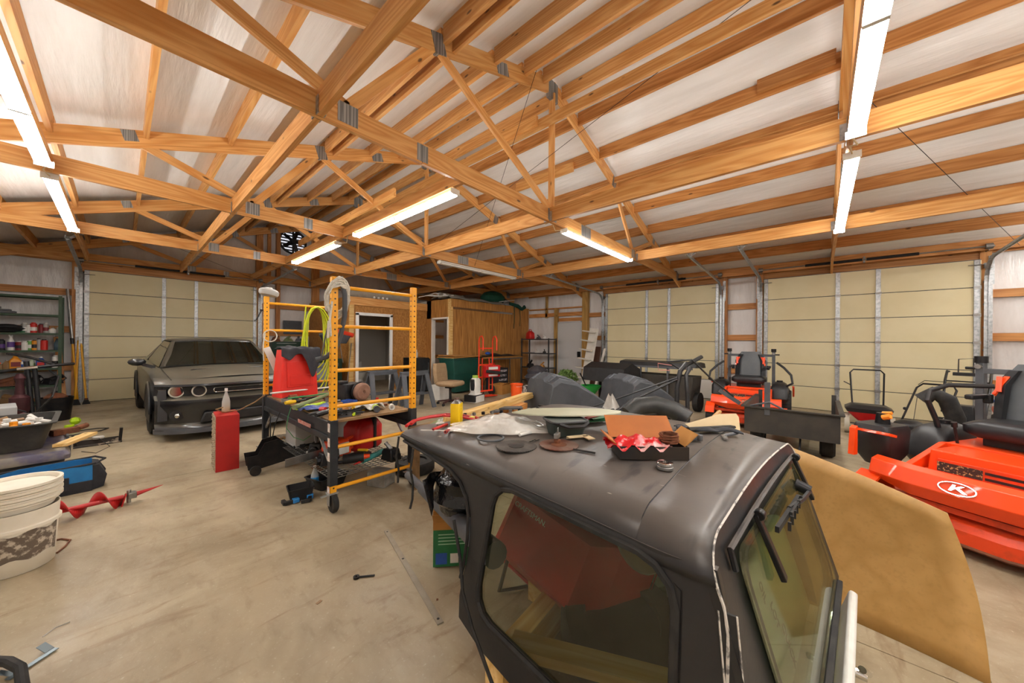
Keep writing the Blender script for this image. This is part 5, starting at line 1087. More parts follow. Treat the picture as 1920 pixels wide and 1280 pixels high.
rows=[ # u, shelf z, h, r, body, cap, band, style, words
 (46,1.52,.20,.045,CS,CW,CW,'can','grey spray can with white top, leftmost can on the second shelf'),(53,1.52,.17,.035,CW,CS,None,'can','short white can beside the grey one, second shelf'),(63,1.52,.21,.045,CR,CR,CW,'can','bright red spray can on the second shelf'),(77,1.52,.19,.035,CDR,CK,None,'can','dark red can on the second shelf'),(86,1.52,.21,.04,CS,CW,CDR,'can','silver can with red band on the second shelf'),(99,1.52,.11,.055,CW,CS,None,'jug','low white box-shaped jar on the second shelf'),(111,1.52,.13,.035,CS,CS,None,'can','plain grey can at the right end of the second shelf'),
 (3,1.17,.22,.045,CK,CK,CP,'can','black can with violet label, left edge of the third shelf'),(21,1.17,.30,.055,CW,CW,CP,'spray','white spray bottle with violet label on the third shelf'),(36,1.17,.18,.045,CDR,CW,CK,'can','dark red tin with black band on the third shelf'),(47,1.17,.18,.05,CW,CW,CW,'can','plain white tub on the third shelf'),(56,1.17,.20,.035,CG,CW,CW,'can','green and white can on the third shelf'),(65,1.17,.21,.04,CO,CK,CK,'can','orange can with black top on the third shelf'),(73,1.17,.24,.035,CS,CK,None,'can','tall grey can with black lid on the third shelf'),(83,1.17,.22,.05,CR,CK,CR,'can','red canister with black lid on the third shelf'),(108,1.17,.24,.06,mk('bt','2f4a58'),CK,CW,'jug','dark teal jug at the right end of the third shelf'),
 (14,.80,.18,.065,CBr,CS,None,'jug','murky brown glass jar on the fourth shelf'),(29,.80,.26,.075,CO,CO,CDR,'jug','yellow-orange handled jug on the fourth shelf'),(43,.80,.16,.035,CW,CBl,CBl,'can','small white and blue can on the fourth shelf'),(60,.80,.20,.05,mk('bpale','b9c7b4'),CS,CG,'jug','pale green bottle on the fourth shelf'),(77,.80,.23,.06,CBl,CW,CR,'jug','bright blue detergent bottle on the fourth shelf'),(105,.80,.26,.05,CW,CW,CK,'can','white canister with black label at right on the fourth shelf'),(2,.80,.10,.05,CBr,CBr,None,'can','low brown jar at the left edge of the fourth shelf')]
for u,z,h,r,b_,c_,bd_,st_,wd in rows: bottle('spray_can' if st_!='jug' else 'plastic_jug',wd,shl(u,z),h,r,b_,c_,bd_,st_)
solo('flat_boxes','short stack of flat grey boxes on the upper shelf at far left','boxes',MB().box((0,0,.02),(.3,.25,.04)).box((-.03,0,.06),(.25,.2,.03)).box((-.08,0,.1),(.12,.15,.05)),GRYP,shl(4,1.90))
solo('black_tarp','crumpled black cloth heap on the second shelf','cloth',MB()._ball([(math.sin(PI*i/10)*(1+.12*math.sin(i*3)),-math.cos(PI*i/10)) for i in range(11)],14,Matrix.Diagonal((.22,.15,.09,1))),BLK,shl(13,1.60),smooth=40)
solo('green_tool','low green and black tool on the second shelf edge','tool',MB().box((0,0,.02),(.2,.1,.03)).cyl((-.12,0,.03),(.14,0,.03),.015),GRN,shl(32,1.52))
for k,(u,z,l) in enumerate(((15,.45,'rusty machine part on the fifth shelf at left'),(100,.45,'dark hose coil heap on the fifth shelf at right'),(60,.45,'black machine part in the middle of the fifth shelf'),(104,.09,'grey parts heap on the lowest shelf at right'),(20,.09,'brown parts box on the lowest shelf at left'))):
    solo('machine_part',l,'machine part',MB().box((0,0,.08),(.22,.18,.12),tp=(.7,.8)).cyl((-.08,-.05,.1),(.12,-.02,.17),.05,n=12).tube([(.08,-.08,.05),(.14,-.1,.12),(.1,-.06,.2)],.012,6),(RUST,BLK,BLKM,GRYP,CBr)[k],shl(u,z),k*35)
# long poles leaning by the door jamb
def lean(name,label,cat,p,q,r,mat,tip=None,tm=None):
    t=thing(name,label,cat,p); d=Vector(q)-Vector(p); link('shaft',MB().cyl((0,0,0),d,r,n=8),mat,t)
    if tip: link('end_piece',MB().cyl(d*tip[0],d*tip[1],r*1.5,n=8),tm or BLK,t)
    return t
POLEY=M('pole_yellow','e0a41c',.4)
t=lean('extension_pole','tall extension pole, silver above and yellow below, leaning by the left door','pole',(-.62,12.05,0),(-.79,12.28,2.5),.016,POLEY,(.55,1.0),STEEL); link('collar',MB().cyl((Vector((-.17,.23,2.5))*.52),(Vector((-.17,.23,2.5))*.57),.028),BLK,t)
lean('garden_tool','yellow tool handle leaning beside the left door track, left one','handle',(-.66,12.0,0),(-.63,12.25,1.42),.019,POLEY,(.97,1.02),WHITE); lean('garden_tool','yellow tool handle leaning beside the left door track, right one','handle',(-.50,12.0,0),(-.60,12.25,1.40),.019,POLEY,(0,.08),RUST)
tag(beam('wood_board',(-.80,11.95,.02),(-.92,12.25,1.45),.025,.09,PINE2,None,(1,0,0)),'dark wooden board leaning between the green shelving and the yellow poles','board')
solo('tool_heads','dark rake and shovel heads on the floor under the leaning poles','tool heads',MB().box((0,0,.06),(.18,.05,.12),tp=(.6,1)).box((.16,.02,.05),(.12,.05,.09),tp=(.5,1)),BLKM,(-.66,11.85,0))
# dark pile: engine hoist stand, bike frame and printer like box
st=thing('engine_stand','black and rusty welding cart with long handlebars in front of the green shelving','machine',(-1.02,9.3,0))
link('frame',MB().box((0,0,.08),(.5,.5,.06)).cyl((.1,0,.08),(.02,.1,1.05),.03).cyl((-.2,.0,.1),(-.3,.1,.9),.025),BLKM,st)
link('pump_body',MB().lathe([(.08,0),(.1,.05),(.1,.25),(.05,.3),(.04,.5),(.06,.55),(.03,.62)],16,(-.02,-.05,.25)),M('maroon_iron','4a2529',.5,.3,'2f1a1d',scale=9),st)
link('handlebar',MB().tube([(-.35,-.1,.86),(-.1,-.12,.93),(.25,-.1,.98),(.5,0,1.0)],.022,8).tube([(-.15,.05,1.18),(.05,.0,1.12),(.3,-.05,1.0)],.018,8),BLKM,st); link('chrome_sleeve',MB().cyl((-.04,-.12,.945),(.15,-.11,.965),.026),CHROME,st)
link('orange_struts',MB().tube([(-.42,0,.35),(-.35,0,.7),(-.22,0,1.0)],.012,6).tube([(-.3,-.05,.85),(-.2,-.05,1.05)],.02,6),ORG,st); link('pillar',MB().cyl((.16,.05,.05),(.1,.08,.95),.028),BLK,st)
link('hose_loops',MB().tube([(.1,-.2,.2),(.3,-.25,.5),(.35,-.1,.8),(.25,0,.9)],.014,6).tube([(-.25,-.2,.15),(-.1,-.3,.4),(.05,-.25,.3),(.1,-.2,.1)],.012,6),BLK,st)
mb_=thing('shop_fan','round black wire basket with rusty parts beside the machine handlebars','basket',(-.75,9.9,0)); link('basket',MB().lathe([(.16,0),(.2,.4),(.19,.4),(.15,0)],16),BLKM,mb_); link('contents',MB().ball((0,0,.38),.14,10,(1,1,.7)),RUST,mb_)
gb_=thing('grey_machine_box','light grey metal box with an orange stripe at the left edge','machine',(-1.16,7.35,.0),8)
link('case',MB().box((0,0,.30),(.62,.45,.60)),M('case_grey','a9aaa8',.5,0,'96928c',scale=5),gb_,bevel=.01,smooth=0); link('display_recess',MB().box((-.08,-.226,.38),(.3,.01,.16)),BLK,gb_,smooth=0); link('orange_stripe',MB().box((-.08,-.233,.33),(.28,.006,.04)),M('stripe_orange','c95f2a',.6),gb_,smooth=0)
# iron standing on the bin
ir=thing('old_iron_tool','maroon and brass horn-shaped tool rising from behind the black tub','tool',(-.75,6.9,.28)); link('horn',MB().lathe([(.13,-.25),(.1,0),(.05,.13),(.03,.26),(.001,.28)],14,sx=1,sy=.6),MATS['maroon_iron'],ir); link('brass_ring',MB().cyl((0,-.05,.1),(0,-.05,.2),.02),M('brass','b58a4a',.3,.9),ir)
# large dark tote pile
LOT=M('grey_black_bin','35332f',.6,0,'57524a',scale=6)
bb=thing('storage_bin','large dusty black storage bin with a clear purple latch, at the left edge','bin',(-.86,5.98,0),5)
link('bin_body',MB().loft([[(x,y,z) for x,y in rrect(-a,-b,a,b,.05,3)] for a,b,z in ((.42,.5,0),(.46,.56,.26))]),LOT,bb,smooth=40)
link('bin_lid',MB().loft([[(x,y,z) for x,y in rrect(-a,-b,a,b,.05,3)] for a,b,z in ((.49,.6,.26),(.49,.6,.30),(.46,.57,.34))]),M('lid_purple','4a4458',.5,0,'7d7462',scale=4,lo=.4,hi=.6,amt=.9),bb,smooth=40)
for y in (-.2,): link('latch',MB().box((.0,-.605,.27),(.12,.015,.13)),M('latch_clear','7f7ab0',.3),bb,bevel=.005)
for y in (-.2,.25): link('side_latch',MB().box((.49,y,.28),(.02,.12,.14)),GRYP,bb,bevel=.005)
lt=thing('black_tub','black rubber tub full of white pipe fittings standing on the storage bin','tub',(-.88,6.0,.345),2)
link('tub_body',MB().loft([[(x,y,z) for x,y in rrect(-a,-b,a,b,.07,3)] for a,b,z in ((.36,.36,0),(.42,.42,.24),(.45,.45,.245),(.45,.45,.255),(.41,.41,.255),(.35,.35,.02))]),M('tub_black','2e2c29',.65,0,'4b473f',scale=8),lt,smooth=40)
for k in range(26):
    x,y=rnd.uniform(-.30,.34),rnd.uniform(-.34,.3); a=rnd.uniform(0,PI); l=rnd.uniform(.04,.11); c=(WHITE,WHITE,WHITE,MATS['bo'],CBr,WHITE)[k%6]
    mbf=MB().cyl((-l*math.cos(a),-l*math.sin(a),0),(l*math.cos(a),l*math.sin(a),rnd.uniform(0,.05)),.02,n=8)
    if k%2: mbf.cyl((0,0,-.03),(0,0,.05),.025,n=8)
    o=solo('pipe_fitting','white plastic pipe fitting in the black tub' if k%6 not in(3,4) else ('orange pipe fitting in the black tub' if k%6==3 else 'brown pipe fitting in the black tub'),'pipe fitting',mbf,c,(-.88+x,6.0+y,.345+.2+rnd.uniform(0,.03)),group='white pipe fittings in the black tub' if k%6 not in(3,4) else ('orange fittings in the tub' if k%6==3 else 'brown fittings in the tub'))
tag(beam('wood_offcut',(-.40,5.62,.36),(-.22,6.1,.36),.1,.03,PALE),'pale wood offcut lying on the right edge of the storage bin','offcut')
solo('wire_loop','thin dark wire loop sticking out right of the storage bin','wire',MB().tube([(0,0,.34),(.12,.05,.3),(.2,.02,.2),(.1,0,.15),(.0,-.05,.2)],.004,5),BLK,(-.28,6.0,0))
solo('power_tool_body','brown and black power tool lying behind the wood offcut','tool',MB().box((0,0,.03),(.2,.08,.06)).cyl((.1,0,.04),(.2,.05,.05),.03),RUST,(-.42,6.35,.345),30)
solo('lime_work_gloves','lime green cable reel on the floor behind the black tub','reel',MB().lathe([(.02,0),(.12,0),(.12,.04),(.05,.05),(.05,.1),(.02,.1)],16).ball((.05,.1,.14),.06,8),M('lime_plastic','a8c818',.5),(-.52,8.55,0))
solo('black_cord','black cord curling on the floor beside the lime reel','cord',MB().tube([(0,0,.01),(.2,.05,.01),(.32,-.05,.01),(.25,-.2,.01),(.0,-.3,.01),(-.15,-.25,.01)],.008,6),BLK,(-.45,8.45,0))
# nested buckets
BK=M('bucket_white','e9e1cf',.45,0,'d8cdb4',scale=5)
bk=(-.43,3.72,0)
rr=.155
for k in range(5):
    z=.0 if k==0 else .235+.032*k
    t=thing('white_bucket',('lowest white bucket of the nested stack, with a torn label','second white bucket from the bottom of the nested stack','third white bucket from the bottom of the nested stack','fourth white bucket from the bottom, second from top','top white bucket of the nested stack')[k],'bucket',(bk[0],bk[1],z+(.13*(k==0)*0)),k*70,'nested white buckets at left')
    h=.37; r0,r1=.132*1.14,.150*1.14
    z0=0 if k==0 else .0
    sl=lambda zz:r0+(r1-r0)*zz/h
    if k==0: prof=[(.001,0),(r0*.96,0),(r0,.005),(sl(.26),.26),(sl(.26)+.012,.262),(sl(.27)+.012,.28),(sl(.3),.285),(r1,h),(r1-.004,h),(r0-.004,.01),(.001,.01)]
    else:
        zb=.10; prof=[(r0-.003,zb),(sl(.13),.13),(sl(.13)+.012,.133),(sl(.14)+.012,.143),(sl(.14),.147),(r1,h-.22),(r1+.012,h-.22),(r1+.012,h-.205),(r1-.004,h-.205),(r0-.006,zb)]
    link('bucket_shell',MB().lathe(prof,40),BK,t,smooth=50)
    if k==0: link('torn_label',MB().grid(16,4,lambda i,j:((sl((.09+.16*j))+.0015)*math.cos(R(-150+135*i)),(sl((.09+.16*j))+.0015)*math.sin(R(-150+135*i)),(.09+.16*j)+.01*math.sin(i*17+j*3))),M('torn_paper','6a5d50',.9,0,'cfc2ae',scale=26,lo=.5,hi=.6,amt=.8),t)
link('inner_floor',MB().lathe([(.001,.05),(.155,.05),(.155,.055),(.001,.055)],24,(0,0,.09)),BK,t)
# blue tool bag
tb=thing('tool_bag','open blue and black tool bag lying on the floor behind the buckets','tool bag',(-.40,5.22,0),3)
TBL=M('bag_blue','1f6fa8',.8,0,'185a8c',scale=12); TBK=M('bag_black','222226',.85,0,'303034',scale=12)
def bsec(x,w,h,o=0): return [(x,-w,0),(x,-w*1.05,h*.5),(x,-w*.9,h),(x,-w*.8,h),(x,-w*.9,.03),(x,w*.9,.03),(x,w*.8,h*1.05),(x,w*.9,h*1.05),(x,w*1.05,h*.5),(x,w,0)]
link('bag_body',MB().loft([bsec(-.36,.10,.2),bsec(-.2,.14,.235),bsec(.1,.14,.24),bsec(.22,.13,.235)]),TBL,tb,smooth=40)
link('end_pocket',MB().loft([[(x+.0,y*.95,z) for x,y,z in ((.22,-.135,0),(.22,-.14,.12),(.22,-.12,.225),(.22,.12,.24),(.22,.14,.12),(.22,.135,0))],[(.29,-.1,.01),(.31,-.11,.12),(.26,-.09,.22),(.26,.09,.23),(.31,.11,.12),(.29,.1,.01)]]),TBK,tb,smooth=40)
link('front_base',MB().box((-.07,-.148,.05),(.58,.012,.1)).box((.05,-.155,.1),(.07,.012,.12)),TBK,tb,bevel=.004); link('zip_frame',MB().tube([(.24,-.12,.245),(-.34,-.11,.225),(-.37,0,.22),(-.34,.12,.235),(.24,.13,.255),(.30,.0,.25)],.010,6,True),TBK,tb)
txt('bag_lettering','——',.03,WHITE,tb,(-.17,-.147,.17),(84,0,0))
# auger
au=thing('auger_bit','short red earth auger lying on the floor in front of the blue bag','auger',(-.1,4.42,.075),4)
link('shaft',MB().cyl((-.34,0,0),(.12,0,.0),.017,n=10),RED,au)
hl=MB(); N=40; vs=[];fs=[]
for i in range(N+1):
    a=2*PI*2.0*i/N; x=-.26+.40*i/N
    vs+=[(x,.012*math.cos(a),.012*math.sin(a)),(x,.085*math.cos(a),.085*math.sin(a))]
    if i: fs.append((2*i-2,2*i-1,2*i+1,2*i))
link('flighting',hl.add(vs,fs),RED,au,solid=.006,smooth=60); link('coupling',MB().box((.17,0,-.0),(.05,.06,.05)).cyl((.15,0,-.06),(.15,0,.05),.014),STEEL,au,bevel=.004); link('point',MB().cyl((.19,0,0),(.36,.02,.02),.02,.002,n=6),RED,au); link('cutter_blade',MB().box((.12,0,-.03),(.008,.05,.1),(0,15,0)),RED,au)
# floor items
fb=thing('bucket_bracket','black steel channel bracket lying on the floor, with a white puck on it','bracket',(-.20,7.26,0),2); link('channel',MB().box((0,0,.04),(.42,.015,.07)).box((0,-.05,.008),(.42,.1,.012)),M('chipped_steel','3a3430',.6,.3,'a89a86',scale=9,lo=.55,hi=.6,amt=.9),fb,smooth=0); link('upright_ear',MB().box((-.2,0,.09),(.02,.05,.14),(0,-12,0)),BLKM,fb); link('upright_ear',MB().box((.2,0,.10),(.03,.07,.17),(0,4,0)),BLKM,fb)
solo('white_puck','small white plastic puck resting on the black bracket','puck',MB().lathe([(.001,0),(.05,0),(.055,.012),(.05,.026),(.001,.03)],20),WHITE,(-.20,7.25,.078))
p1=at(724,995,z=0); p2=at(826,1170,z=0)
al=thing('metal_strip','long flat metal strip with holes lying on the concrete floor','strip',(p1+p2)/2,math.degrees(math.atan2(p2.y-p1.y,p2.x-p1.x))); Ln=(p2-p1).length
link('strip_body',MB().box((0,0,.004),(Ln,.032,.007)),M('dull_alloy','a39b8b',.5,.4,'8c8474',scale=9),al,smooth=0); link('bolt_holes',MB().cyl((-Ln*.47,0,.007),(-Ln*.47,0,.0085),.006,n=8).cyl((-Ln*.1,0,.007),(-Ln*.1,0,.0085),.008,n=8).cyl((Ln*.47,0,.007),(Ln*.47,0,.0085),.007,n=8),BLK,al)
w1=at(658,1083,z=0); 
wr_=thing('small_spanner','small black ratchet spanner lying on the floor left of the metal strip','spanner',at(683,1082,z=0),-38); link('handle',MB().box((.01,0,.006),(.1,.012,.008)),BLKM,wr_,bevel=.003); link('jaw',MB().lathe([(.006,0),(.018,0),(.018,.012),(.006,.012),(.006,0)],14,(-.045,0,0)),BLKM,wr_)
solo('leaf_scrap','tiny brown dry leaf scrap on the floor','leaf',MB().box((0,0,.002),(.03,.015,.002)),CBr,at(598,1129,z=0),20)
solo('leaf_scrap','tiny dark bark scrap beside the metal strip','leaf',MB().box((0,0,.002),(.012,.01,.003)),RUST,at(820,1124,z=0),50)
# torn wire ring beside the bucket
solo('wire_hook','bent dark wire hook on the floor right of the buckets','wire',MB().tube([at(106,1012,z=.006),at(115,1010,z=.006),at(132,1012,z=.006),at(122,1024,z=.006),at(107,1036,z=.006)],.006,6),RUST)
# things cut by the frame at lower left
hb=thing('garden_blower_nozzle','black flared plastic nozzle lying on the floor at the lower left edge','nozzle',at(2,1185,z=0)+Vector((-.12,.02,.03)),-35)
link('nozzle_shell',MB().lathe([(.05,-.22),(.05,-.08),(.075,.04),(.09,.06),(.085,.06),(.06,.03),(.04,-.1)],20).xf(Matrix.Rotation(R(78),4,'Y')),BLK,hb); link('side_fin',MB().box((.0,-.08,-.0),(.12,.012,.06)),BLK,hb,bevel=.004)
solo('pry_bar','bent black rubber-covered handle at the bottom left corner','handle',MB().tube([at(-30,1238,z=.03),at(15,1240,z=.05),at(38,1252,z=.05),at(45,1300,z=.02)],.018,10),RUB)
solo('grey_wire_clamp','grey sheet metal clip lying on the floor near the bottom left','clip',MB().box((0,0,.008),(.15,.022,.003)).box((.06,.035,.02),(.03,.05,.003),(25,0,0)).box((-.06,.03,.018),(.02,.05,.003),(25,0,20)),M('clip_grey','7f8d94',.4,.6),at(62,1246,z=0),38)
solo('thin_wire_scrap','short thin wire scrap lying on the floor at lower left','wire',MB().tube([(0,0,.004),(.05,.02,.004),(.09,.0,.004)],.002,4),STEEL,at(80,1195,z=0),30)
# red parts cabinet ------------------------------------------------------
rc=thing('parts_cabinet','tall red parts cabinet with many small drawers standing left of the scaffold','cabinet',(.785,4.98,0),-4)
link('case',MB().box((.0,0,.30),(.20,.36,.60)),M('cabinet_red','b01d1b',.4,0,'961817',scale=5),rc,bevel=.003,smooth=0)
dm=M('drawer_clear','b5a58c',.5,0,'7c6a56',scale=14)
# drawers face -X
d0=None
for r_ in range(13):
    for c_ in range(4):
        o=link('drawer',MB().box((-.103,-.132+c_*.088,.035+r_*.0445),(.012,.080,.036)).box((-.112,-.132+c_*.088,.035+r_*.0445),(.008,.02,.012)),dm,rc,smooth=0) if d0 is None else None
        if d0 is None: d0=o
        else:
            o=d0.copy(); COL.objects.link(o); o.parent=rc; o.location=(0,c_*.088,r_*.0445)
# plastic bottle on the cabinet
t=thing('clear_bottle','empty clear plastic bottle standing on the red parts cabinet','bottle',(.79,5.02,.601)); link('bottle_body',MB().lathe([(.03,0),(.04,.02),(.038,.12),(.03,.16),(.012,.22),(.012,.24)],16),M('clear_pet','cfcfc9',.15,alpha=.55),t); link('nozzle',MB().cyl((0,0,.24),(0,0,.27),.014),WHITE,t); link('yellow_liquid',MB().lathe([(.001,.0),(.036,.005),(.036,.05),(.001,.05)],14),YG,t)
solo('brown_cable','brown cable curling over the top of the red parts cabinet','cable',MB().tube([(-.08,-.1,.03),(-.12,.0,.0),(-.05,.15,-.06),(.1,.1,-.05),(.2,-.1,.05),(.28,-.2,.14)],.007,6),CBr,(.80,4.85,.67))
# trolley jack / winch under the scaffold
jk_=thing('floor_jack','black low trolley jack with small front wheels lying by the scaffold','jack',(1.25,4.5,0),-6)
link('side_plate',MB().prism([(-.36,.06),(-.3,.05),(.3,.14),(.34,.2),(.3,.26),(.0,.24),(-.1,.34),(-.22,.32),(-.28,.2),(-.38,.2)],-.1,-.09,Matrix.Rotation(PI/2,4,'X')),BLKM,jk_,smooth=0); link('side_plate',MB().prism([(-.36,.06),(-.3,.05),(.3,.14),(.34,.2),(.3,.26),(.0,.24),(-.1,.34),(-.22,.32),(-.28,.2),(-.38,.2)],.09,.10,Matrix.Rotation(PI/2,4,'X')),BLKM,jk_,smooth=0)
link('top_arm',MB().box((.12,0,.24),(.5,.16,.04),(0,-6,0)),BLKM,jk_,bevel=.004)
for y in (-.12,.12): link('wheel',MB().cyl((-.30,y-.02,.05),(-.30,y+.02,.05),.05,n=16),RUB,jk_); 
link('rear_wheel',MB().cyl((.3,-.1,.04),(.3,.1,.04),.04,n=12),RUB,jk_)
solo('wood_easel','orange wooden stand legs under the scaffold behind the jack','stand',MB().bar((0,0,0),(0,0,.5),.03,.06).bar((.25,0,0),(.25,0,.5),.03,.06).bar((-.03,0,.48),(.3,0,.48),.03,.06),M('orange_wood','b5632a',.6),(1.42,4.75,0),8)
solo('rusty_shackle','rusty brown cast fitting on the floor under the scaffold','fitting',MB().box((0,0,.08),(.1,.1,.15),(0,30,0)).cyl((.05,0,.1),(.16,0,.02),.04),RUST,(1.45,4.05,0))
# bins near castor
for k,(x,y,w,l) in enumerate(((1.08,3.50,.2,'open black bin on the floor in front of the scaffold, left one'),(1.35,3.62,.3,'larger black tray full of junk under the near end of the scaffold'))):
    t=thing('black_bin',l,'bin',(x,y,0),-10+k*25); link('bin_shell',MB().loft([[(a,b_,z) for a,b_ in rrect(-w*.5*s,-w*.42*s,w*.5*s,w*.42*s,.02,3)] for s,z in ((.8,0),(1,.10),(1.04,.10),(1.04,.108),(.95,.108),(.76,.01))]),BLK,t,smooth=40)
t=thing('water_bottle','small water bottle with a blue label standing in the black tray','bottle',(1.24,3.62,.012)); link('bottle_body',MB().lathe([(.03,0),(.033,.02),(.033,.12),(.014,.17),(.013,.19)],16),MATS['clear_pet'],t); link('blue_label',MB().lathe([(.034,.04),(.034,.1)],16),M('label_blue','2f8fd0',.4),t); link('bottle_cap',MB().cyl((0,0,.19),(0,0,.205),.014),WHITE,t)
for k,(x,y,l) in enumerate(((.98,3.42,'small blue and black clamp on the floor, left one by the black bin'),(1.12,3.38,'small blue and black clamp on the floor, right one by the black bin'))):
    t=thing('spring_clamp',l,'clamp',(x,y,0),k*70); link('jaw',MB().box((0,0,.02),(.09,.03,.03)).box((-.04,.03,.02),(.03,.07,.03)),BLK,t,bevel=.004); link('blue_pad',MB().box((.04,.0,.022),(.05,.05,.035)),M('clamp_blue','2b7fc4',.5),t,bevel=.006)
solo('concrete_block','small weathered grey block on the floor under the right scaffold post','block',MB().box((0,0,.07),(.17,.2,.14)),M('grey_block','8f8a82',.85,0,'6a655d',scale=9,bump=.4),(1.72,3.25,0),25,bevel=.006)
wheel('floor_tyre','small worn tyre lying flat on the floor right of the scaffold castor',(2.15,3.32,.06),0,0,10,.21,.12,RUB)
# ================================================================= ride-on mowers (local +X = forward)
SEATG=M('seat_grey','55595c',.45,0,'484b4f',scale=5); SEATB=M('seat_black','202124',.42,0,'2b2c2e',scale=8)
ORG2=M('orange_dirty','d8431a',.45,0,'8a3a20',scale=7,lo=.5,hi=.75,amt=.8)
def tyre(r,w,c,m,parent,name='tyre',tread=True):
    X=Matrix.Translation(c)@Matrix.Rotation(PI/2,4,'X')
    t=link(name,MB().lathe([(r*.55,-w/2),(r*.9,-w/2),(r,-w*.34),(r,w*.34),(r*.9,w/2),(r*.55,w/2),(r*.55,-w/2)],28).xf(X),RUB,parent)
    if tread:
        tr=MB()
        for k in range(26):
            a=2*PI*k/26
            for s in (-1,0,1): tr.box((math.cos(a+s*.05)*r,math.sin(a+s*.05)*r,s*w*.28),(.02,.035,w*.22),Matrix.Rotation(a,4,'Z'))
        o=link('tread',tr.xf(X),RUB,t,smooth=0); o['kind']='stuff'
    link('rim',MB().lathe([(r*.56,-w*.42),(r*.5,-w*.2),(r*.18,-w*.2),(r*.16,-w*.42),(.001,-w*.42)],20).lathe([(r*.56,w*.42),(r*.5,w*.2),(r*.18,w*.2),(r*.16,w*.42),(.001,w*.42)],20).xf(X),m,t)
def zero_turn(label,loc,rz,group='orange ride-on mowers'):
    t=thing('zero_turn_mower',label,'mower',loc,rz,group)
    # cutting deck
    dk=[(.10,-.5),(.05,-.3),(.05,.3),(.10,.55),(.3,.66),(.62,.64),(.86,.46),(.98,.2),(.98,-.15),(.86,-.42),(.62,-.6),(.3,-.62)]
    link('mower_deck',MB().loft([[(x,y,.07) for x,y in dk],[(x,y,.17) for x,y in dk],[(.5+(x-.5)*.93,y*.93,.215) for x,y in dk],[(.5+(x-.5)*.6,y*.6,.225) for x,y in dk]]),ORG2,t,smooth=30,bevel=.006)
    link('deck_band',MB().tube([(x,y,.075) for x,y in dk],.012,6,True),RUST,t)
    for x,y in ((.38,-.36),(.58,0),(.38,.36)): link('spindle_cover',MB().cyl((x,y,.22),(x,y,.27),.1,.08,n=16),BLKM,t)
    # angular front bumper beam with side wings
    bo=[(.90,-.50),(.97,-.25),(.98,0),(.97,.25),(.90,.50)]
    fb=MB().loft([[(x,y,.31+(.05 if abs(y)>.45 else 0)),(x+.045,y,.40),(x+.01,y,.50),(x-.07,y,.52),(x-.10,y,.36)] for x,y in bo]); link('front_beam',fb,ORG,t,smooth=25,bevel=.004)
    link('lower_beam',MB().bar((.9,-.5,.27),(.9,.5,.27),.05,.04),ORG2,t,smooth=0)
    em=thing_part_emblem(t)
    # foot platform and body
    link('floor_pan',MB().box((.60,0,.44),(.55,.62,.03)).box((.36,0,.5),(.04,.62,.13)),ORG,t,bevel=.006,smooth=0)
    link('body_side',MB().prism([(.88,.34),(.88,.46),(.32,.62),(-.35,.62),(-.35,.34)],-.36,-.32,Matrix.Rotation(PI/2,4,'X')).prism([(.88,.34),(.88,.46),(.32,.62),(-.35,.62),(-.35,.34)],.32,.36,Matrix.Rotation(PI/2,4,'X')),ORG,t,bevel=.004,smooth=0)
    link('seat_deck',MB().box((-.02,0,.60),(.64,.66,.05)),ORG,t,bevel=.008,smooth=0); link('battery_cover',MB().box((.46,0,.52),(.38,.58,.18),tp=(.92,.96)),ORG,t,bevel=.008,smooth=0); link('slotted_plate',MB().box((.655,0,.50),(.012,.46,.11)),ORG2,t,bevel=.003,smooth=0)
    for z in (.53,.57): link('deck_slot',MB().box((.663,.10,z-.05),(.004,.20,.018)),BLK,t,smooth=0)
    link('warning_decal',MB().box((.664,-.12,.50),(.003,.22,.07)),M('decal_dark','2f2b28',.5,0,'b9a06a',scale=60,lo=.55,hi=.6,amt=.8),t,smooth=0)
    # side pods (tank, console)
    for s in (-1,1):
        link('side_pod',MB().loft([[(x,s*.46+y,z) for x,y in rrect(-a+cx0,-b_,a+cx0,b_,.06,3)] for a,b_,z,cx0 in ((.22,.10,.38,.05),(.27,.13,.46,.05),(.26,.13,.62,.03),(.20,.10,.70,.0),(.12,.06,.73,-.03))]),BLK,t,smooth=40)
        link('pod_cap',MB().cyl((-.02,s*.46,.72),(-.02,s*.46,.76),.045,n=14),BLKM,t)
        link('lap_bar',MB().tube([(.12,s*.42,.60),(.16,s*.44,.78),(.24,s*.46,.95),(.20,s*.46,1.03),(.08,s*.40,1.08),(-.05,s*.20,1.09)] if label.startswith('near') else [(.05,s*.42,.60),(.16,s*.50,.64),(.22,s*.64,.74),(.20,s*.62,.88),(.1,s*.52,1.0),(.0,s*.42,1.08)],.019,10),BLK,t)
        link('roll_bar_post',MB().box((-.32,s*.36,.92),(.06,.05,.72)),GRYP,t,bevel=.004); link('post_knob',MB().cyl((-.32,s*.36,1.27),(-.32,s*.36,1.33),.04,n=12).cyl((-.32,s*.36,1.22),(-.32,s*.45,1.22),.012,n=8),BLKM,t); link('hinge_bolt',MB().cyl((-.28,s*.36,1.24),(-.26,s*.36,1.24),.022,n=8),STEEL,t)
        tyre(.29,.26,(-.36,s*.50,.29),ORG2,t,'rear_tyre')
        # front caster
        link('caster_fender',MB().loft([[(.90+.17*math.cos(a),s*.50-.07,.19+.2*math.sin(a)),(.90+.17*math.cos(a),s*.50+.07,.19+.2*math.sin(a)),(.90+.15*math.cos(a),s*.50+.07,.19+.18*math.sin(a)),(.90+.15*math.cos(a),s*.50-.07,.19+.18*math.sin(a))] for a in [R(q) for q in (10,45,90,135,170)]]),ORG,t,smooth=0)
        tyre(.15,.13,(.90,s*.50,.15),ORG2,t,'caster_tyre',False)
        link('rear_fender_bar',MB().tube([(-.62,s*.66,.42),(-.45,s*.66,.62),(-.2,s*.65,.64)],.016,6),ORG,t)
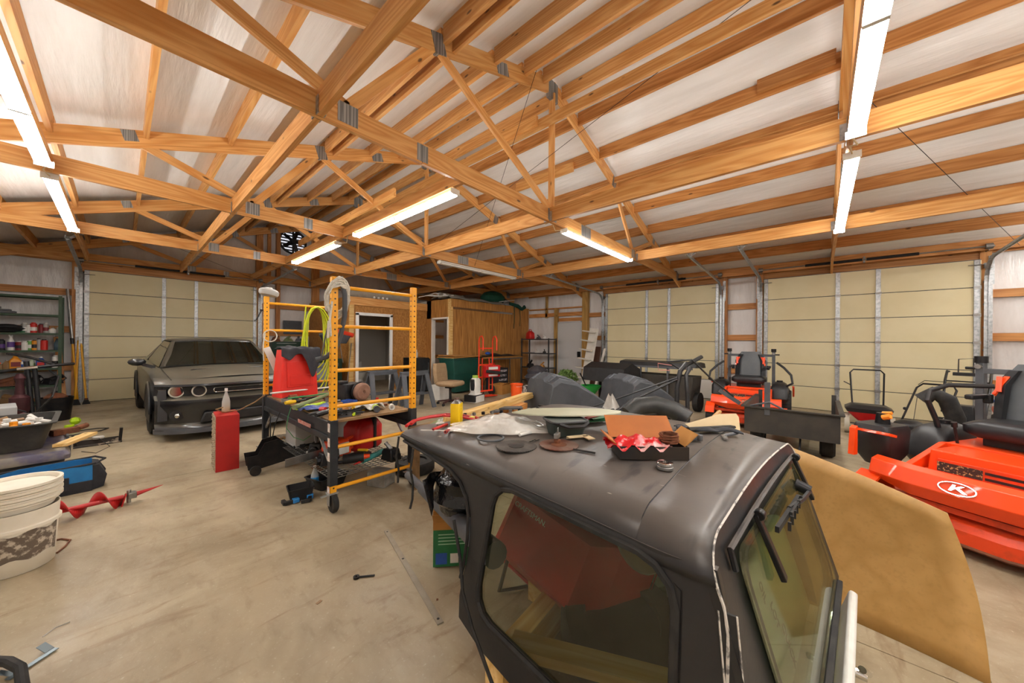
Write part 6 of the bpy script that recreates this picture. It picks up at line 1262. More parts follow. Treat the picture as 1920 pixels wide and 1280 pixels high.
    link('roll_bar_cross',MB().box((-.32,0,1.20),(.05,.70,.045)),GRYP,t,bevel=.004)
    # seat
    link('seat_suspension',MB().box((-.02,0,.66),(.34,.38,.08)),BLK,t,bevel=.01)
    link('seat_cushion',MB().loft([[(x,y,z) for x,y in rrect(-.24+c,-w,.27+c,w,.09,4)] for w,z,c in ((.22,.70,0),(.27,.73,.01),(.27,.79,.02),(.22,.82,.0))]),SEATB,t,smooth=60)
    def bk_(w0,w1,h,x0,th,z0=.80): return [(x0-.10*h/.5,-w0,z0+h),(x0-.10*h/.5+th*.6,-w1,z0+h),(x0-.10*h/.5+th*.6,w1,z0+h),(x0-.10*h/.5,w0,z0+h),(x0-.10*h/.5-.06,w0*.85,z0+h),(x0-.10*h/.5-.06,-w0*.85,z0+h)]
    link('seat_back',MB().loft([bk_(.25,.20,h,-.19,.05) if h<.3 else bk_(.25-(h-.3)*.55,.19-(h-.3)*.5,h,-.19,.05) for h in (-.06,.05,.2,.3,.42,.47)]),SEATG,t,smooth=50)
    for s in (-1,1):
        link('seat_bolster',MB().loft([[(-.14-.02*0,s*.235,.80),(-.10,s*.18,.80),(-.14,s*.17,.80)],[(-.21,s*.245,1.1),(-.165,s*.18,1.1),(-.20,s*.16,1.1)],[(-.25,s*.19,1.22),(-.21,s*.13,1.22),(-.24,s*.12,1.22)]]),SEATB,t,smooth=40)
        link('orange_flash',MB().loft([[(-.150,s*.245,1.02),(-.145,s*.225,1.02),(-.15,s*.225,1.0)],[(-.205,s*.20,1.17),(-.19,s*.165,1.17),(-.195,s*.17,1.15)]]).box((-.175,s*.215,1.10),(.03,.03,.13),(0,-18,s*-12)),ORG,t,smooth=0)
        link('armrest',MB().box((-.08,s*.30,.99),(.26,.05,.04)).box((-.2,s*.28,.97),(.05,.05,.08)),BLK,t,bevel=.01)
    # engine behind
    link('engine',MB().box((-.62,0,.58),(.36,.46,.34),tp=(.8,.8)).cyl((-.62,0,.74),(-.62,0,.82),.16,n=20),BLKM,t,bevel=.01); link('rear_guard',MB().tube([(-.45,-.36,.5),(-.84,-.33,.5),(-.84,.33,.5),(-.45,.36,.5)],.022,8),ORG,t)
    link('control_levers',MB().tube([(.25,-.28,.60),(.30,-.28,.76)],.010,6).cyl((.30,-.28,.76),(.31,-.28,.80),.018).tube([(.2,.30,.6),(.24,.30,.7)],.008,6),BLK,t)
    return t
def thing_part_emblem(t):
    e=MB().tube([(0,.085*math.cos(a),.040*math.sin(a)) for a in [2*PI*k/24 for k in range(24)]],.005,6,True)
    e.prism([(-.035,-.02),(-.022,-.02),(-.005,.0),(.03,-.022),(.05,-.022),(.012,.006),(.035,.024),(.018,.024),(-.01,.004),(-.004,.024),(-.02,.024)],-.004,.006,Matrix(((0,0,1,0),(1,0,0,0),(0,1,0,0),(0,0,0,1))))
    e.xf(Matrix.Translation((1.012,0,.452))@Matrix.Rotation(R(-19),4,'Y'))
    return link('oval_emblem',e,CHROME,t)
zero_turn('far orange zero-turn mower facing the camera behind the dump cart',(7.95,1.0,0),183)
m2=zero_turn('nearest orange zero-turn mower, cut by the right edge of the picture',(4.62,-1.22,0),149)
# extra things on the near mower: clutter tray pod with orange caps, steel step wedge
link('front_pod',MB().loft([[(x,y,z) for x,y in rrect(.62-a,-.58-b_,.62+a,-.58+b_,.05,3)] for a,b_,z in ((.10,.08,.40),(.16,.12,.50),(.17,.13,.70),(.15,.12,.74))]),BLK,m2,smooth=40)
link('cup_holder',MB().cyl((.60,-.58,.74),(.60,-.58,.83),.05,.04,n=14),BLKM,m2); link('orange_cap',MB().cyl((.66,-.55,.80),(.66,-.50,.82),.022,n=8).cyl((.60,-.58,.83),(.60,-.52,.84),.014,n=8),M('cap_orange','f0912a',.5),m2)
link('side_wing_guard',MB().prism([(0,0),(.05,.0),(.03,.22),(0,.24)],-.02,.02,Matrix.Translation((.93,-.60,.50))@Matrix.Rotation(PI/2,4,'X')).box((.86,-.5,.70),(.10,.22,.02),(0,-14,0)),ORG,m2,smooth=0)
# ----------------------------------------------------------- dump cart
CARTM=M('cart_dark_steel','3c3a37',.5,.3,'4f4a42',scale=4)
ct=thing('dump_cart','empty dark steel dump trailer parked nose left in front of the far orange mower','cart',(5.62,.28,0),0)
x0_,x1_,y0_,y1_=-.10,1.32,-.46,.46
def wallp(n,p,q,h,th=.012,lean=0): return link(n,MB().bar((p[0],p[1],.27+h/2),(q[0],q[1],.27+h/2),th,h),CARTM,ct,smooth=0)
wallp('side_wall',(x0_,y0_),(x1_,y0_),.33); wallp('side_wall',(x0_,y1_),(x1_,y1_),.33); wallp('end_wall',(x0_,y0_),(x0_,y1_),.33); 
link('floor_plate',MB().box(((x0_+x1_)/2,0,.275),(x1_-x0_,.92,.012)),CARTM,ct,smooth=0)
link('rim',MB().bar((x0_-.02,y0_-.02,.60),(x1_,y0_-.02,.60),.05,.015).bar((x0_-.02,y1_+.02,.60),(x1_,y1_+.02,.60),.05,.015).bar((x0_-.02,y0_-.04,.60),(x0_-.02,y1_+.04,.60),.05,.015),CARTM,ct,smooth=0)
link('tail_post',MB().box((x1_,y0_+.02,.46),(.04,.05,.44)),CARTM,ct,smooth=0); link('tail_post',MB().box((x1_,y1_-.02,.46),(.04,.05,.44)),CARTM,ct,smooth=0)
link('axle_frame',MB().bar((.45,-.36,.19),(.45,.36,.19),.04,.04).bar((.2,-.2,.25),(1.1,-.2,.25),.03,.04).bar((.2,.2,.25),(1.1,.2,.25),.03,.04).bar((-.02,-.1,.10),(.30,-.1,.25),.02,.02),GRYP,ct)
for y in (-.36,.36): tyre(.20,.15,(.36,y,.20),STEEL,ct,'cart_tyre',False)
link('drawbar',MB().bar((-.08,.52,.62),(-.30,.72,.80),.012,.05).tube([(-.1,.40,.61),(-.12,.2,.68),(-.1,.05,.60)],.012,6),GRYP,ct)
link('upright_lever',MB().box((-.1,.22,.72),(.04,.06,.42)),GRYP,ct,bevel=.004)
# ----------------------------------------------------------- walk-behind machines by the right door
def push_mower(label,loc,rz,deckm,engm,bag=None,hang=48,name='push_mower'):
    t=thing(name,label,'mower',loc,rz)
    link('mower_deck',MB().loft([[(x,y,z) for x,y in rrect(-a,-b_,a,b_,.12,4)] for a,b_,z in ((.34,.26,.05),(.35,.27,.13),(.31,.24,.18),(.18,.18,.2))]),deckm,t,smooth=40)
    link('engine',MB().lathe([(.16,.19),(.17,.26),(.15,.33),(.08,.37),(.001,.375)],20).box((.14,.05,.27),(.12,.18,.10)),engm,t,bevel=.01)
    for x in (-.28,.30):
        for s in (-1,1): link('wheel',MB().lathe([(.001,-.02),(.07,-.02),(.10,-.025),(.10,.025),(.07,.02),(.001,.02)],18).xf(Matrix.Translation((x,s*.29,.10))@Matrix.Rotation(PI/2,4,'X')),RUB,t); link('wheel_hub',MB().cyl((x,s*.315,.10),(x,s*.32,.10),.06,n=14),WHITE,t)
    c,s_=math.cos(R(hang)),math.sin(R(hang)); L_=1.05
    pts=[(-.30,-.2,.17),(-.30-c*L_*.9,-.2,.17+s_*L_*.9),(-.30-c*L_,-.15,.17+s_*L_),(-.30-c*L_,.15,.17+s_*L_),(-.30-c*L_*.9,.2,.17+s_*L_*.9),(-.30,.2,.17)]
    link('handlebar',MB().tube(pts,.013,8),BLKM,t); link('bail_bar',MB().tube([(p[0]+.01,p[1]*.9,p[2]+.05) for p in pts[1:5]],.005,6),BLKM,t)
    link('handle_knobs',MB().ball((-.30-c*.45,-.22,.17+s_*.45),.025,8).ball((-.30-c*.45,.22,.17+s_*.45),.025,8),BLK,t)
    link('cable',MB().tube([(-.3-c*.8,-.16,.17+s_*.8),(-.35,-.05,.35),(-.1,.0,.34)],.004,5),BLK,t)
    if bag: link('grass_bag',MB().loft([[(x,y,z) for x,y in rrect(-.62,-b_,-.30,b_,.05,3)] for b_,z in ((.2,.12),(.25,.2),(.24,.38),(.18,.42))]),bag,t,smooth=40)
    return t
push_mower('grey-green push mower with a black engine beside the near orange mower',(7.35,-.95,0),158,M('mower_green','46584a',.4,0,'3a443a',scale=6),BLK,None,38)
sp=thing('broadcast_spreader','red and black hopper spreader with pale wheels near the right garage door','spreader',(7.9,-.58,0),178)
link('hopper',MB().loft([[(x,y,z) for x,y in rrect(-a,-b_,a,b_,.05,3)] for a,b_,z in ((.12,.12,.22),(.2,.24,.36))]),REDP,sp,smooth=40); link('hopper_top',MB().loft([[(x,y,z) for x,y in rrect(-a,-b_,a,b_,.05,3)] for a,b_,z in ((.2,.24,.36),(.22,.27,.42),(.16,.2,.47))]),BLK,sp,smooth=40)
for y in (-.24,.26): link('wheel',MB().lathe([(.001,-.02),(.10,-.02),(.15,-.03),(.155,0),(.15,.03),(.10,.02),(.001,.02)],20).xf(Matrix.Translation((.02,y,.155))@Matrix.Rotation(PI/2,4,'X')),M('wheel_pale','b9b2a2',.6),sp)
link('frame',MB().bar((0,-.2,.155),(0,.2,.155),.02,.02).bar((.12,.0,.05),(-.1,0,.4),.02,.03),GRYP,sp)
link('handle',MB().tube([(-.05,-.17,.35),(-.42,-.2,.95),(-.48,-.16,1.0),(-.48,.16,1.0),(-.42,.2,.95),(-.05,.17,.35)],.012,8),BLKM,sp); link('lever',MB().tube([(-.3,-.2,.75),(-.3,-.28,.8)],.008,6),BLK,sp)
link('red_skirt',MB().box((.14,.05,.13),(.2,.3,.14),tp=(.8,.8)),RED,sp,bevel=.02)
tl_=thing('rotary_tiller','walk-behind tiller with long black handlebars and blue levers behind the green push mower','tiller',(8.35,-1.6,0),165)
link('tine_shield',MB().box((0,0,.22),(.5,.4,.2),tp=(.7,.9)),WHITE,tl_,bevel=.03); link('engine',MB().box((.1,0,.42),(.3,.3,.25),tp=(.8,.8)),BLKM,tl_,bevel=.02)
link('handlebars',MB().tube([(-.1,-.2,.4),(-.6,-.22,.85),(-.85,-.22,1.0),(-1.05,-.22,.98)],.016,8).tube([(-.1,.2,.4),(-.6,.22,.85),(-.85,.22,1.0),(-1.05,.22,.98)],.016,8).bar((-.6,-.22,.85),(-.6,.22,.85),.02,.02),BLKM,tl_)
link('controls',MB().box((-.75,0,.96),(.14,.3,.05)).tube([(-.78,-.1,.98),(-.82,-.1,1.2),(-.82,.05,1.22),(-.78,.05,.98)],.008,6),BLK,tl_); link('blue_levers',MB().cyl((-.35,-.25,.6),(-.45,-.3,.62),.02,n=8).cyl((-.35,.25,.6),(-.45,.3,.62),.02,n=8),BLU,tl_)
for y in (-.2,.2): link('wheel',MB().cyl((0,y-.04,.16),(0,y+.04,.16),.16,n=18),RUB,tl_)
rt=thing('old_lawn_tractor','old lawn tractor with black seat and steering wheel behind the near orange mower','tractor',(7.3,-2.15,0),170)
link('hood',MB().loft([[(x,y,z) for y,z in ((-.2,.35),(-.24,.6),(-.15,.72),(.15,.72),(.24,.6),(.2,.35))] for x in (.35,.6,.95)]),WHITE,rt,smooth=40); link('chassis',MB().box((.0,0,.36),(1.3,.5,.16)),RED,rt,bevel=.02)
link('fenders',MB().box((-.4,-.38,.55),(.6,.2,.08)).box((-.4,.38,.55),(.6,.2,.08)),RED,rt,bevel=.02); link('seat',MB().box((-.35,0,.68),(.4,.44,.1)).box((-.55,0,.92),(.1,.44,.46),(0,-10,0),tp=(1,.8)),SEATB,rt,bevel=.04)
link('steering_wheel',MB().tube([(.10+.17*math.cos(a)*.8,.17*math.sin(a),.98-.12*math.cos(a)) for a in [2*PI*k/20 for k in range(20)]],.016,6,True).bar((.1,-.16,.98),(.1,.16,.98),.02,.02).cyl((.25,0,.7),(.1,0,.98),.018),BLK,rt)
for x,r in ((-.42,.26),(.72,.19)):
    for y in (-.40,.40): tyre(r,.18,(x,y,r),WHITE,rt,'tyre',False)
solo('corrugated_pipe','black bent plastic duct pipe standing beside the near mower','pipe',MB().tube([(0,0,0),(0,0,.45),(.0,.05,.62),(.0,.14,.68),(.0,.22,.6)],.07,12),RUB,(5.55,-1.02,.25))
solo('white_bucket_small','white tub standing under the black duct pipe','tub',MB().lathe([(.09,0),(.11,.25),(.105,.25),(.085,.01)],20),WHITE,(5.55,-1.02,0))
solo('folded_chair','black folding chair frame leaning at the far right wall','chair',MB().tube([(0,-.2,0),(.1,-.2,1.0),(.1,.2,1.0),(0,.2,0)],.014,6).box((.08,0,.8),(.02,.36,.3)),BLKM,(9.7,-2.75,0))
solo('metal_frame_post','tall grey metal bracket standing against the wall at the right edge','post',MB().box((0,0,.9),(.05,.06,1.8)).box((0,0,1.85),(.10,.12,.12)),GRYP,(9.0,-2.5,0))
for k in range(4): solo('stacked_board',('lowest','second','third','topmost')[k]+' rusty flat board in the little stack by the right wall','board',MB().box((0,0,0),(.5,1.0,.02)),RUST,(9.3,-3.0,.95+.03*k),6*k)
solo('board_stand','dark steel stand under the stack of rusty boards at right','stand',MB().box((-.2,-.4,.46),(.05,.05,.92)).box((.2,-.4,.46),(.05,.05,.92)).box((-.2,.4,.46),(.05,.05,.92)).box((.2,.4,.46),(.05,.05,.92)).box((0,0,.925),(.5,.9,.03)),BLKM,(9.3,-3.0,0))
# ----------------------------------------------------------- grass catcher hoods and frames in the middle
HOOD=M('hood_charcoal','3d4045',.5,0,'52555a',scale=4); HOOD2=M('hood_charcoal_light','4a4d52',.5,0,'60636a',scale=5)
def hood(label,loc,rz,sc=1.0):
    t=thing('grass_catcher_hood',label,'grass catcher',loc,rz,'charcoal grass catcher hoods'); w=.42*sc
    pr_=[(-.52,.0),(-.42,.48),(-.30,.56),(-.05,.50),(.25,.32),(.55,.10),(.72,.0)]
    secs=[]
    for y,k in ((-w,.86),(-w*.9,.95),(-w*.35,.98),(-w*.3,1.04),(w*.3,1.04),(w*.35,.98),(w*.9,.95),(w,.86)): secs.append([(x*sc*(.92+.08*k),y,z*sc*k) for x,z in pr_]+[(.70*sc,y,-.06),(-.52*sc,y,-.06)])
    link('hood_shell',MB().loft(secs),HOOD,t,smooth=30,bevel=.01)
    for y in (-w*.62,w*.62): link('moulded_rib',MB().tube([(x*sc*.98,y,z*sc*.965+.006) for x,z in pr_[1:6]],.016,6),HOOD2,t)
    link('yellow_logo',MB().box((.42*sc,-w*.0,.235*sc),(.09,.12,.004),(0,38,0)),M('logo_yellow','c9a24a',.5,0,'3a3428',scale=40,lo=.5,hi=.54,amt=1),t,smooth=0)
    link('front_lip',MB().box((-.50*sc,0,.0),(.04,w*2,.05)),HOOD2,t,bevel=.008)
    return t
hood('left one of the two charcoal grass catcher hoods, beyond the greenish glass plate',(4.42,2.85,.40),-28,1.0)
hood('right one of the two charcoal grass catcher hoods, near the black sweeper handle',(5.85,2.32,.34),-28,.98)
for k,(x,y,l) in enumerate(((4.42,2.85,'black steel frame carrying the left charcoal hood'),(5.85,2.32,'black steel frame carrying the right charcoal hood'))):
    f=thing('catcher_frame',l,'frame',(x,y,0),-28); z=.33 if k==0 else .27
    link('legs',MB().box((-.4,-.3,z/2),(.04,.04,z)).box((-.4,.3,z/2),(.04,.04,z)).box((.4,-.3,z/2),(.04,.04,z)).box((.4,.3,z/2),(.04,.04,z)),BLKM,f,smooth=0); link('top_frame',MB().box((0,-.3,z-.02),(.84,.04,.04)).box((0,.3,z-.02),(.84,.04,.04)).box((-.4,0,z-.02),(.04,.6,.04)).box((.4,0,z-.02),(.04,.6,.04)),BLKM,f,smooth=0)
sf=thing('lawn_sweeper','dusty black lawn sweeper with a hanging canvas hopper before the white-bottomed door','sweeper',(8.1,2.7,0),-5)
link('top_hood',MB().loft([[(x,y,z) for x,z in ((-.3,.92),(-.25,1.0),(0,1.03),(.25,1.0),(.3,.9))] for y in (-.85,-.8,-.3,0,.3,.8,.85)]),BLK,sf,smooth=40); link('hopper',MB().box((0,0,.48),(.5,1.5,.5),tp=(1.1,1.05)),M('canvas_dusty','3f3a33',.9,0,'2b2824',scale=6),sf,bevel=.02)
link('frame_rails',MB().bar((-.32,-.8,.9),(-.32,.8,.9),.03,.04).bar((-.32,-.3,.3),(-.32,-.3,.9),.03,.03).bar((-.32,.3,.3),(-.32,.3,.9),.03,.03),GRYP,sf)
for y in (-.8,.8): link('wheel',MB().cyl((0,y-.05,.2),(0,y+.05,.2),.2,n=20),RUB,sf)
sf2=thing('second_sweeper_hood','rounded black plastic hood lying behind the right charcoal hood','hood',(7.5,3.6,.55),-10); link('hood_body',MB().loft([[(x,y,z) for x,z in ((-.35,0),(-.3,.3),(0,.42),(.3,.3),(.35,0))] for y in (-.55,-.5,0,.5,.55)]),BLK,sf2,smooth=40); link('stand_leg',MB().box((0,-.3,-.28),(.05,.05,.54)),BLKM,sf2); link('stand_leg',MB().box((0,.3,-.28),(.05,.05,.54)),BLKM,sf2)
dc=thing('duct_elbow','black bent vacuum duct elbow lying beyond the cardboard box','duct',(3.55,1.16,.0),-10)
link('elbow',MB().tube([(-.2,.25,.70),(-.1,.2,.78),(.02,.08,.80),(.1,-.06,.76),(.12,-.16,.70)],[.085,.09,.09,.088,.085],14),M('duct_black','2a2b2a',.5,0,'3c3d3a',scale=8),dc); link('collar',MB().cyl((.11,-.13,.715),(.125,-.19,.68),.095,n=18),BLK,dc); link('stand_legs',MB().box((-.15,.2,.32),(.05,.05,.64)).box((.05,.05,.35),(.05,.05,.7)),BLKM,dc)
hn=thing('walk_behind_frame','tall bent black handlebar of a walk-behind machine left of the far orange mower','handlebar',(4.0,1.16,0),0)
link('bars',MB().tube([(0,0,.1),(.02,.0,.95),(.06,-.02,1.12),(.2,-.05,1.20)],.026,8).tube([(.05,-.12,.1),(.03,-.10,.9),(.06,-.08,1.08),(.15,-.1,1.16)],.022,8),BLK,hn); link('grips',MB().cyl((.15,-.04,1.17),(.4,-.15,1.27),.022,n=8),RUB,hn); link('base',MB().box((.02,-.06,.08),(.3,.4,.14)),BLKM,hn,bevel=.01)
link('loop_handle',MB().tube([(.1,-.0,1.14),(.0,.1,1.22),(.2,-.1,1.24),(.5,-.25,1.0),(.8,-.4,.8)],.010,6),BLKM,hn); link('pink_string',MB().tube([(.0,.05,1.18),(-.05,.18,1.2),(.02,.2,1.12),(.05,.08,1.12)],.004,5),M('pink_cord','d98a80',.6),hn)
link('tie_rod',MB().tube([(.02,.0,1.05),(-.55,.55,.78),(-1.0,1.0,.60)],.009,6).tube([(.02,0,1.03),(-.4,.35,.80),(-.8,.55,.55)],.014,6),BLKM,hn)
# ================================================================= far middle of the shop
def wbox(name,label,cat,loc,d,mat,rz=0,**k): return solo(name,label,cat,MB().box((0,0,d[2]/2),d),mat,loc,rz,bevel=k.pop('bevel',.005),smooth=0,**k)
# trestle table with clutter and long lumber
tt2=thing('low_table','low worn wooden table beside the right scaffold posts, heaped with offcuts','table',(2.35,2.72,0),10)
link('table_top',MB().box((0,0,.58),(.95,.62,.03)),deckm,tt2,smooth=0)
for x in (-.42,.42):
    for y in (-.26,.26): link('leg',MB().box((x,y,.28),(.05,.05,.565)),deckm,tt2,smooth=0)
Ts=.596
lum=[((1.95,2.66),(4.1,3.22),.09,.04,.62,'lower long pale two-by-four running from the low table to the charcoal hood'),((2.1,2.70),(4.0,3.19),.09,.04,.662,'upper long pale two-by-four lying on the lower one'),((2.5,2.92),(4.2,3.36),.14,.04,.62,'wide pale board lying behind the two long two-by-fours')]
for (a,b_,w_,h_,z,l) in lum: tag(beam('lumber',(a[0],a[1],z),(b_[0],b_[1],z),w_,h_,PALE),l,'lumber','long boards beyond the hardtop')
wbox('saw_stand','small wooden stand holding up the far end of the long boards','stand',(3.45,3.07,0),(.4,.3,.595),PINE2,14)
for k,(x,y,d,rz,l,m) in enumerate(((2.15,2.62,(.2,.1,.05),20,'short pale wood block nearest the right scaffold post',PALE),(2.32,2.52,(.16,.08,.04),-10,'small yellow-brown wood block on the low table',PALE),(2.1,2.85,(.35,.05,.03),30,'thin worn slat on the low table',GPIPE),(2.0,2.52,(.3,.06,.02),12,'dark worn slat at the near edge of the low table',PINE2),(2.55,2.55,(.12,.1,.03),40,'flat pale offcut at the right of the low table',PALE))):
    wbox('wood_offcut',l,'offcut',(x,y,Ts),d,m,rz,bevel=.002)
for k,(x,y,m,l) in enumerate(((2.2,2.76,WHITE,'crumpled clear packaging in the middle of the low table'),(2.42,2.8,WHITE,'second heap of clear packaging farther back on the low table'))):
    solo('clear_packaging',l,'packaging',MB().grid(12,8,lambda i,j:(-.12+.24*i,-.09+.18*j,.01+.06*abs(math.sin(i*9+k)*math.sin(j*7+k)))),MATS['film_plastic'],(x,y,Ts),k*40,smooth=60)
for k,(x,y,m,l) in enumerate(((1.98,2.66,ORG,'orange plastic cap on the low table'),(2.25,2.48,LG,'lime plastic cap on the low table'),(2.5,2.66,BLK,'black fitting on the low table'),(2.05,2.76,STEEL,'steel clamp on the low table'))):
    solo('small_part',l,'part',MB().lathe([(.02,0),(.03,.0),(.03,.025),(.015,.035),(.001,.035)],12),m,(x,y,Ts))
# plastic sawhorses
def sawhorse(label,loc,rz):
    t=thing('plastic_sawhorse',label,'sawhorse',loc,rz,'dark plastic sawhorses')
    link('beam',MB().box((0,0,.73),(.66,.09,.08)).box((0,0,.775),(.7,.07,.02)),HOOD2,t,bevel=.006)
    for x in (-.28,.28):
        for s in (-1,1): link('leg',MB().loft([[(x-.05,s*.03-.02,.72),(x+.05,s*.03-.02,.72),(x+.05,s*.03+.02,.72),(x-.05,s*.03+.02,.72)],[(x-.045+.06*(x>0)-.06*(x<0),s*.24-.02,0),(x+.045+.06*(x>0)-.06*(x<0),s*.24-.02,0),(x+.045+.06*(x>0)-.06*(x<0),s*.24+.02,0),(x-.045+.06*(x>0)-.06*(x<0),s*.24+.02,0)]]),HOOD2,t,smooth=0)
    link('shelf_brace',MB().box((0,0,.30),(.56,.24,.03)),HOOD2,t,bevel=.004); return t
sawhorse('dark grey plastic sawhorse, left one behind the right scaffold post',(3.75,7.05,0),5); sawhorse('dark grey plastic sawhorse, right one nearest the office chair',(4.15,6.45,0),2)
# office chair
oc=thing('office_chair','tan tufted office chair on a black star base in front of the small plywood doorway','chair',(4.95,6.25,0),200)
TANF=M('tan_fabric','9c8263',.9,0,'8a7052',scale=9,bump=.3)
link('seat',MB().loft([[(x,y,z) for x,y in rrect(-.27*k,-.25*k,.27*k,.25*k,.09,4)] for k,z in ((.85,.42),(1,.45),(1,.50),(.9,.53))]),TANF,oc,smooth=60)
link('backrest',MB().loft([[(-.20*w,-.20-h*.12,.52+h),(.20*w,-.20-h*.12,.52+h),(.24*w,-.26-h*.12,.52+h),(.18*w,-.31-h*.12,.52+h),(-.18*w,-.31-h*.12,.52+h),(-.24*w,-.26-h*.12,.52+h)] for h,w in ((-.06,.9),(0,1.05),(.2,1.1),(.36,1.0),(.40,.85))]),TANF,oc,smooth=50)
for h in (.1,.2,.3): link('tuft_line',MB().tube([(-.17,-.205-h*.12,.52+h),(.17,-.205-h*.12,.52+h)],.006,5),M('tan_dark','6f593f',.9),oc)
link('gas_column',MB().cyl((0,0,.06),(0,0,.43),.03,n=12).box((0,0,.40),(.2,.16,.05)),BLKM,oc)
for k in range(5):
    a=2*PI*k/5; link('base_arm',MB().bar((0,0,.10),(.28*math.cos(a),.28*math.sin(a),.07),.04,.03),M('base_maroon','3d2422',.5),oc); link('caster',MB().cyl((.28*math.cos(a)-.02,.28*math.sin(a),.03),(.28*math.cos(a)+.02,.28*math.sin(a),.03),.03,n=10),BLK,oc)
# fridge with two bottles
fg=thing('mini_fridge','low black mini fridge against the osb wall','fridge',(5.55,8.55,0),0); link('cabinet',MB().box((0,0,.48),(.52,.5,.96)),BLKM,fg,bevel=.008); link('door',MB().box((0,-.275,.5),(.52,.05,.88)),BLK,fg,bevel=.01); link('handle',MB().box((.2,-.31,.7),(.02,.02,.25)),STEEL,fg)
for k,x in enumerate((5.45,5.53)): t=thing('clear_bottle',('left','right')[k]+' one of the two clear bottles on the mini fridge','bottle',(x,8.5,.961)); link('bottle_body',MB().lathe([(.03,0),(.035,.03),(.035,.13),(.013,.18),(.013,.2)],12),MATS['clear_pet'],t); link('bottle_cap',MB().cyl((0,0,.2),(0,0,.215),.014),WHITE,t)
# green tote on stand and table with dark stuff
gt=thing('green_tote_bin','large dark green wheeled bin with a cardboard lid by the plywood corner','bin',(6.35,7.62,0),0)
GB=M('bin_green','12463c',.5,0,'0e382f',scale=5)
link('bin_body',MB().loft([[(x,y,z) for x,y in rrect(-a,-b_,a,b_,.04,3)] for a,b_,z in ((.36,.26,.05),(.48,.33,.92),(.50,.35,.93),(.50,.35,.97))]),GB,gt,smooth=40); link('band',MB().box((0,-.30,.55),(.8,.02,.02)),GB,gt,smooth=0)
for x in (-.3,.3): link('wheel',MB().cyl((x-.03,.2,.06),(x+.03,.2,.06),.06,n=12),RUB,gt)
link('card_lid',MB().box((0,0,1.0),(1.0,.75,.02),(0,-2,0)).box((.02,.01,1.025),(.98,.7,.015),(1,1,3)),CARD,gt,smooth=0)
tb2=thing('folding_table','grey folding table against the plywood wall piled with dark sheets','table',(8.15,7.7,0),0); link('table_top',MB().box((0,0,.90),(1.5,.6,.03)),GRYP,tb2,smooth=0)
for x in (-.7,.7):
    for y in (-.25,.25): link('leg',MB().box((x,y,.44),(.03,.03,.88)),STEEL,tb2,smooth=0)
solo('flattened_cartons','flattened brown cartons lying on the folding table','cartons',MB().box((0,0,.01),(1.9,.6,.02),(0,0,2)).box((.05,0,.035),(1.7,.5,.015),(0,0,-3)),CARD,(7.95,7.7,.92),0,smooth=0)
solo('black_sheets','black crumpled sheet heap on top of the flattened cartons','sheets',MB().grid(20,6,lambda i,j:(-.9+1.8*i,-.2+.4*j,.02+.05*math.sin(PI*i)*(1+.6*math.sin(i*17))*math.sin(PI*j))),BLK,(7.9,7.7,.965),0,smooth=60,solid=.01)
solo('blue_rag_far','small blue rag on the black sheets','rag',MB()._ball([(math.sin(PI*i/8),-math.cos(PI*i/8)) for i in range(9)],10,Matrix.Diagonal((.1,.07,.05,1))),BLU,(7.45,7.6,1.07))
# orange hand truck with tool case
hd_=thing('hand_truck','tall orange steel hand truck standing in front of the plywood wall','hand truck',(6.35,6.55,0),-8)
OT=M('truck_orange','e8401c',.4)
for x in (-.22,.22): link('side_rail',MB().tube([(x,0,.12),(x,0,1.45),(x,-.04,1.55),(x,-.12,1.57),(x,-.18,1.50),(x,-.18,1.2)],.017,8),OT,hd_)
for x in (-.11,.11): link('inner_rail',MB().cyl((x,0,.12),(x,0,1.0),.012,n=8),OT,hd_)
for z in (.14,.5,.82,1.25): link('cross_bar',MB().box((0,0,z),(.44,.02,.035)),OT,hd_,bevel=.003)
link('toe_plate',MB().box((0,-.12,.03),(.42,.24,.012)),OT,hd_); link('axle',MB().cyl((-.28,.1,.13),(.28,.1,.13),.01,n=8),STEEL,hd_)
for x in (-.27,.27): link('wheel',MB().cyl((x-.03,.1,.13),(x+.03,.1,.13),.13,n=20),RUB,hd_)
link('leg_frame',MB().tube([(.15,.02,.7),(.16,.3,.3),(.16,.32,.02)],.014,6),M('dark_maroon','4a1f1d',.5),hd_)
tc_=thing('tool_case','red and white tool box held on the orange hand truck','tool box',(6.42,6.40,.50),-8); link('case_body',MB().box((0,0,.16),(.46,.14,.30)),REDP,tc_,bevel=.01); link('white_print',MB().box((0,-.072,.24),(.3,.003,.07)).box((0,-.072,.06),(.3,.003,.05)),WHITE,tc_,smooth=0); link('black_tool',MB().box((0,-.11,.14),(.5,.07,.08),(0,8,0)),BLK,tc_,bevel=.02); link('handle',MB().tube([(-.1,0,.31),(-.08,0,.36),(.08,0,.36),(.1,0,.31)],.012,6),REDP,tc_)
t=thing('black_carton','black printed carton behind the orange hand truck','carton',(7.35,7.1,0),4); link('carton_body',MB().box((0,0,.33),(.55,.4,.66)),M('carton_black','221f22',.6),t,bevel=.004)
for k in range(4): link('print_line',MB().box((.02,-.202,.58-k*.13),(.38-.05*(k%2),.002,.06)),M('print_white','b9b2b4',.6,0,'221f22',scale=38,lo=.5,hi=.53,amt=1),t,smooth=0)
t=thing('open_carton','open cardboard carton on the floor by the orange bucket','carton',(7.0,6.62,0),12); link('carton_walls',MB().box((0,-.2,.13),(.5,.006,.26)).box((0,.2,.13),(.5,.006,.26)).box((-.25,0,.13),(.006,.4,.26)).box((.25,0,.13),(.006,.4,.26)),CARD,t,smooth=0); link('flap',MB().box((0,-.25,.29),(.5,.12,.005),(-30,0,0)),CARD,t,smooth=0)
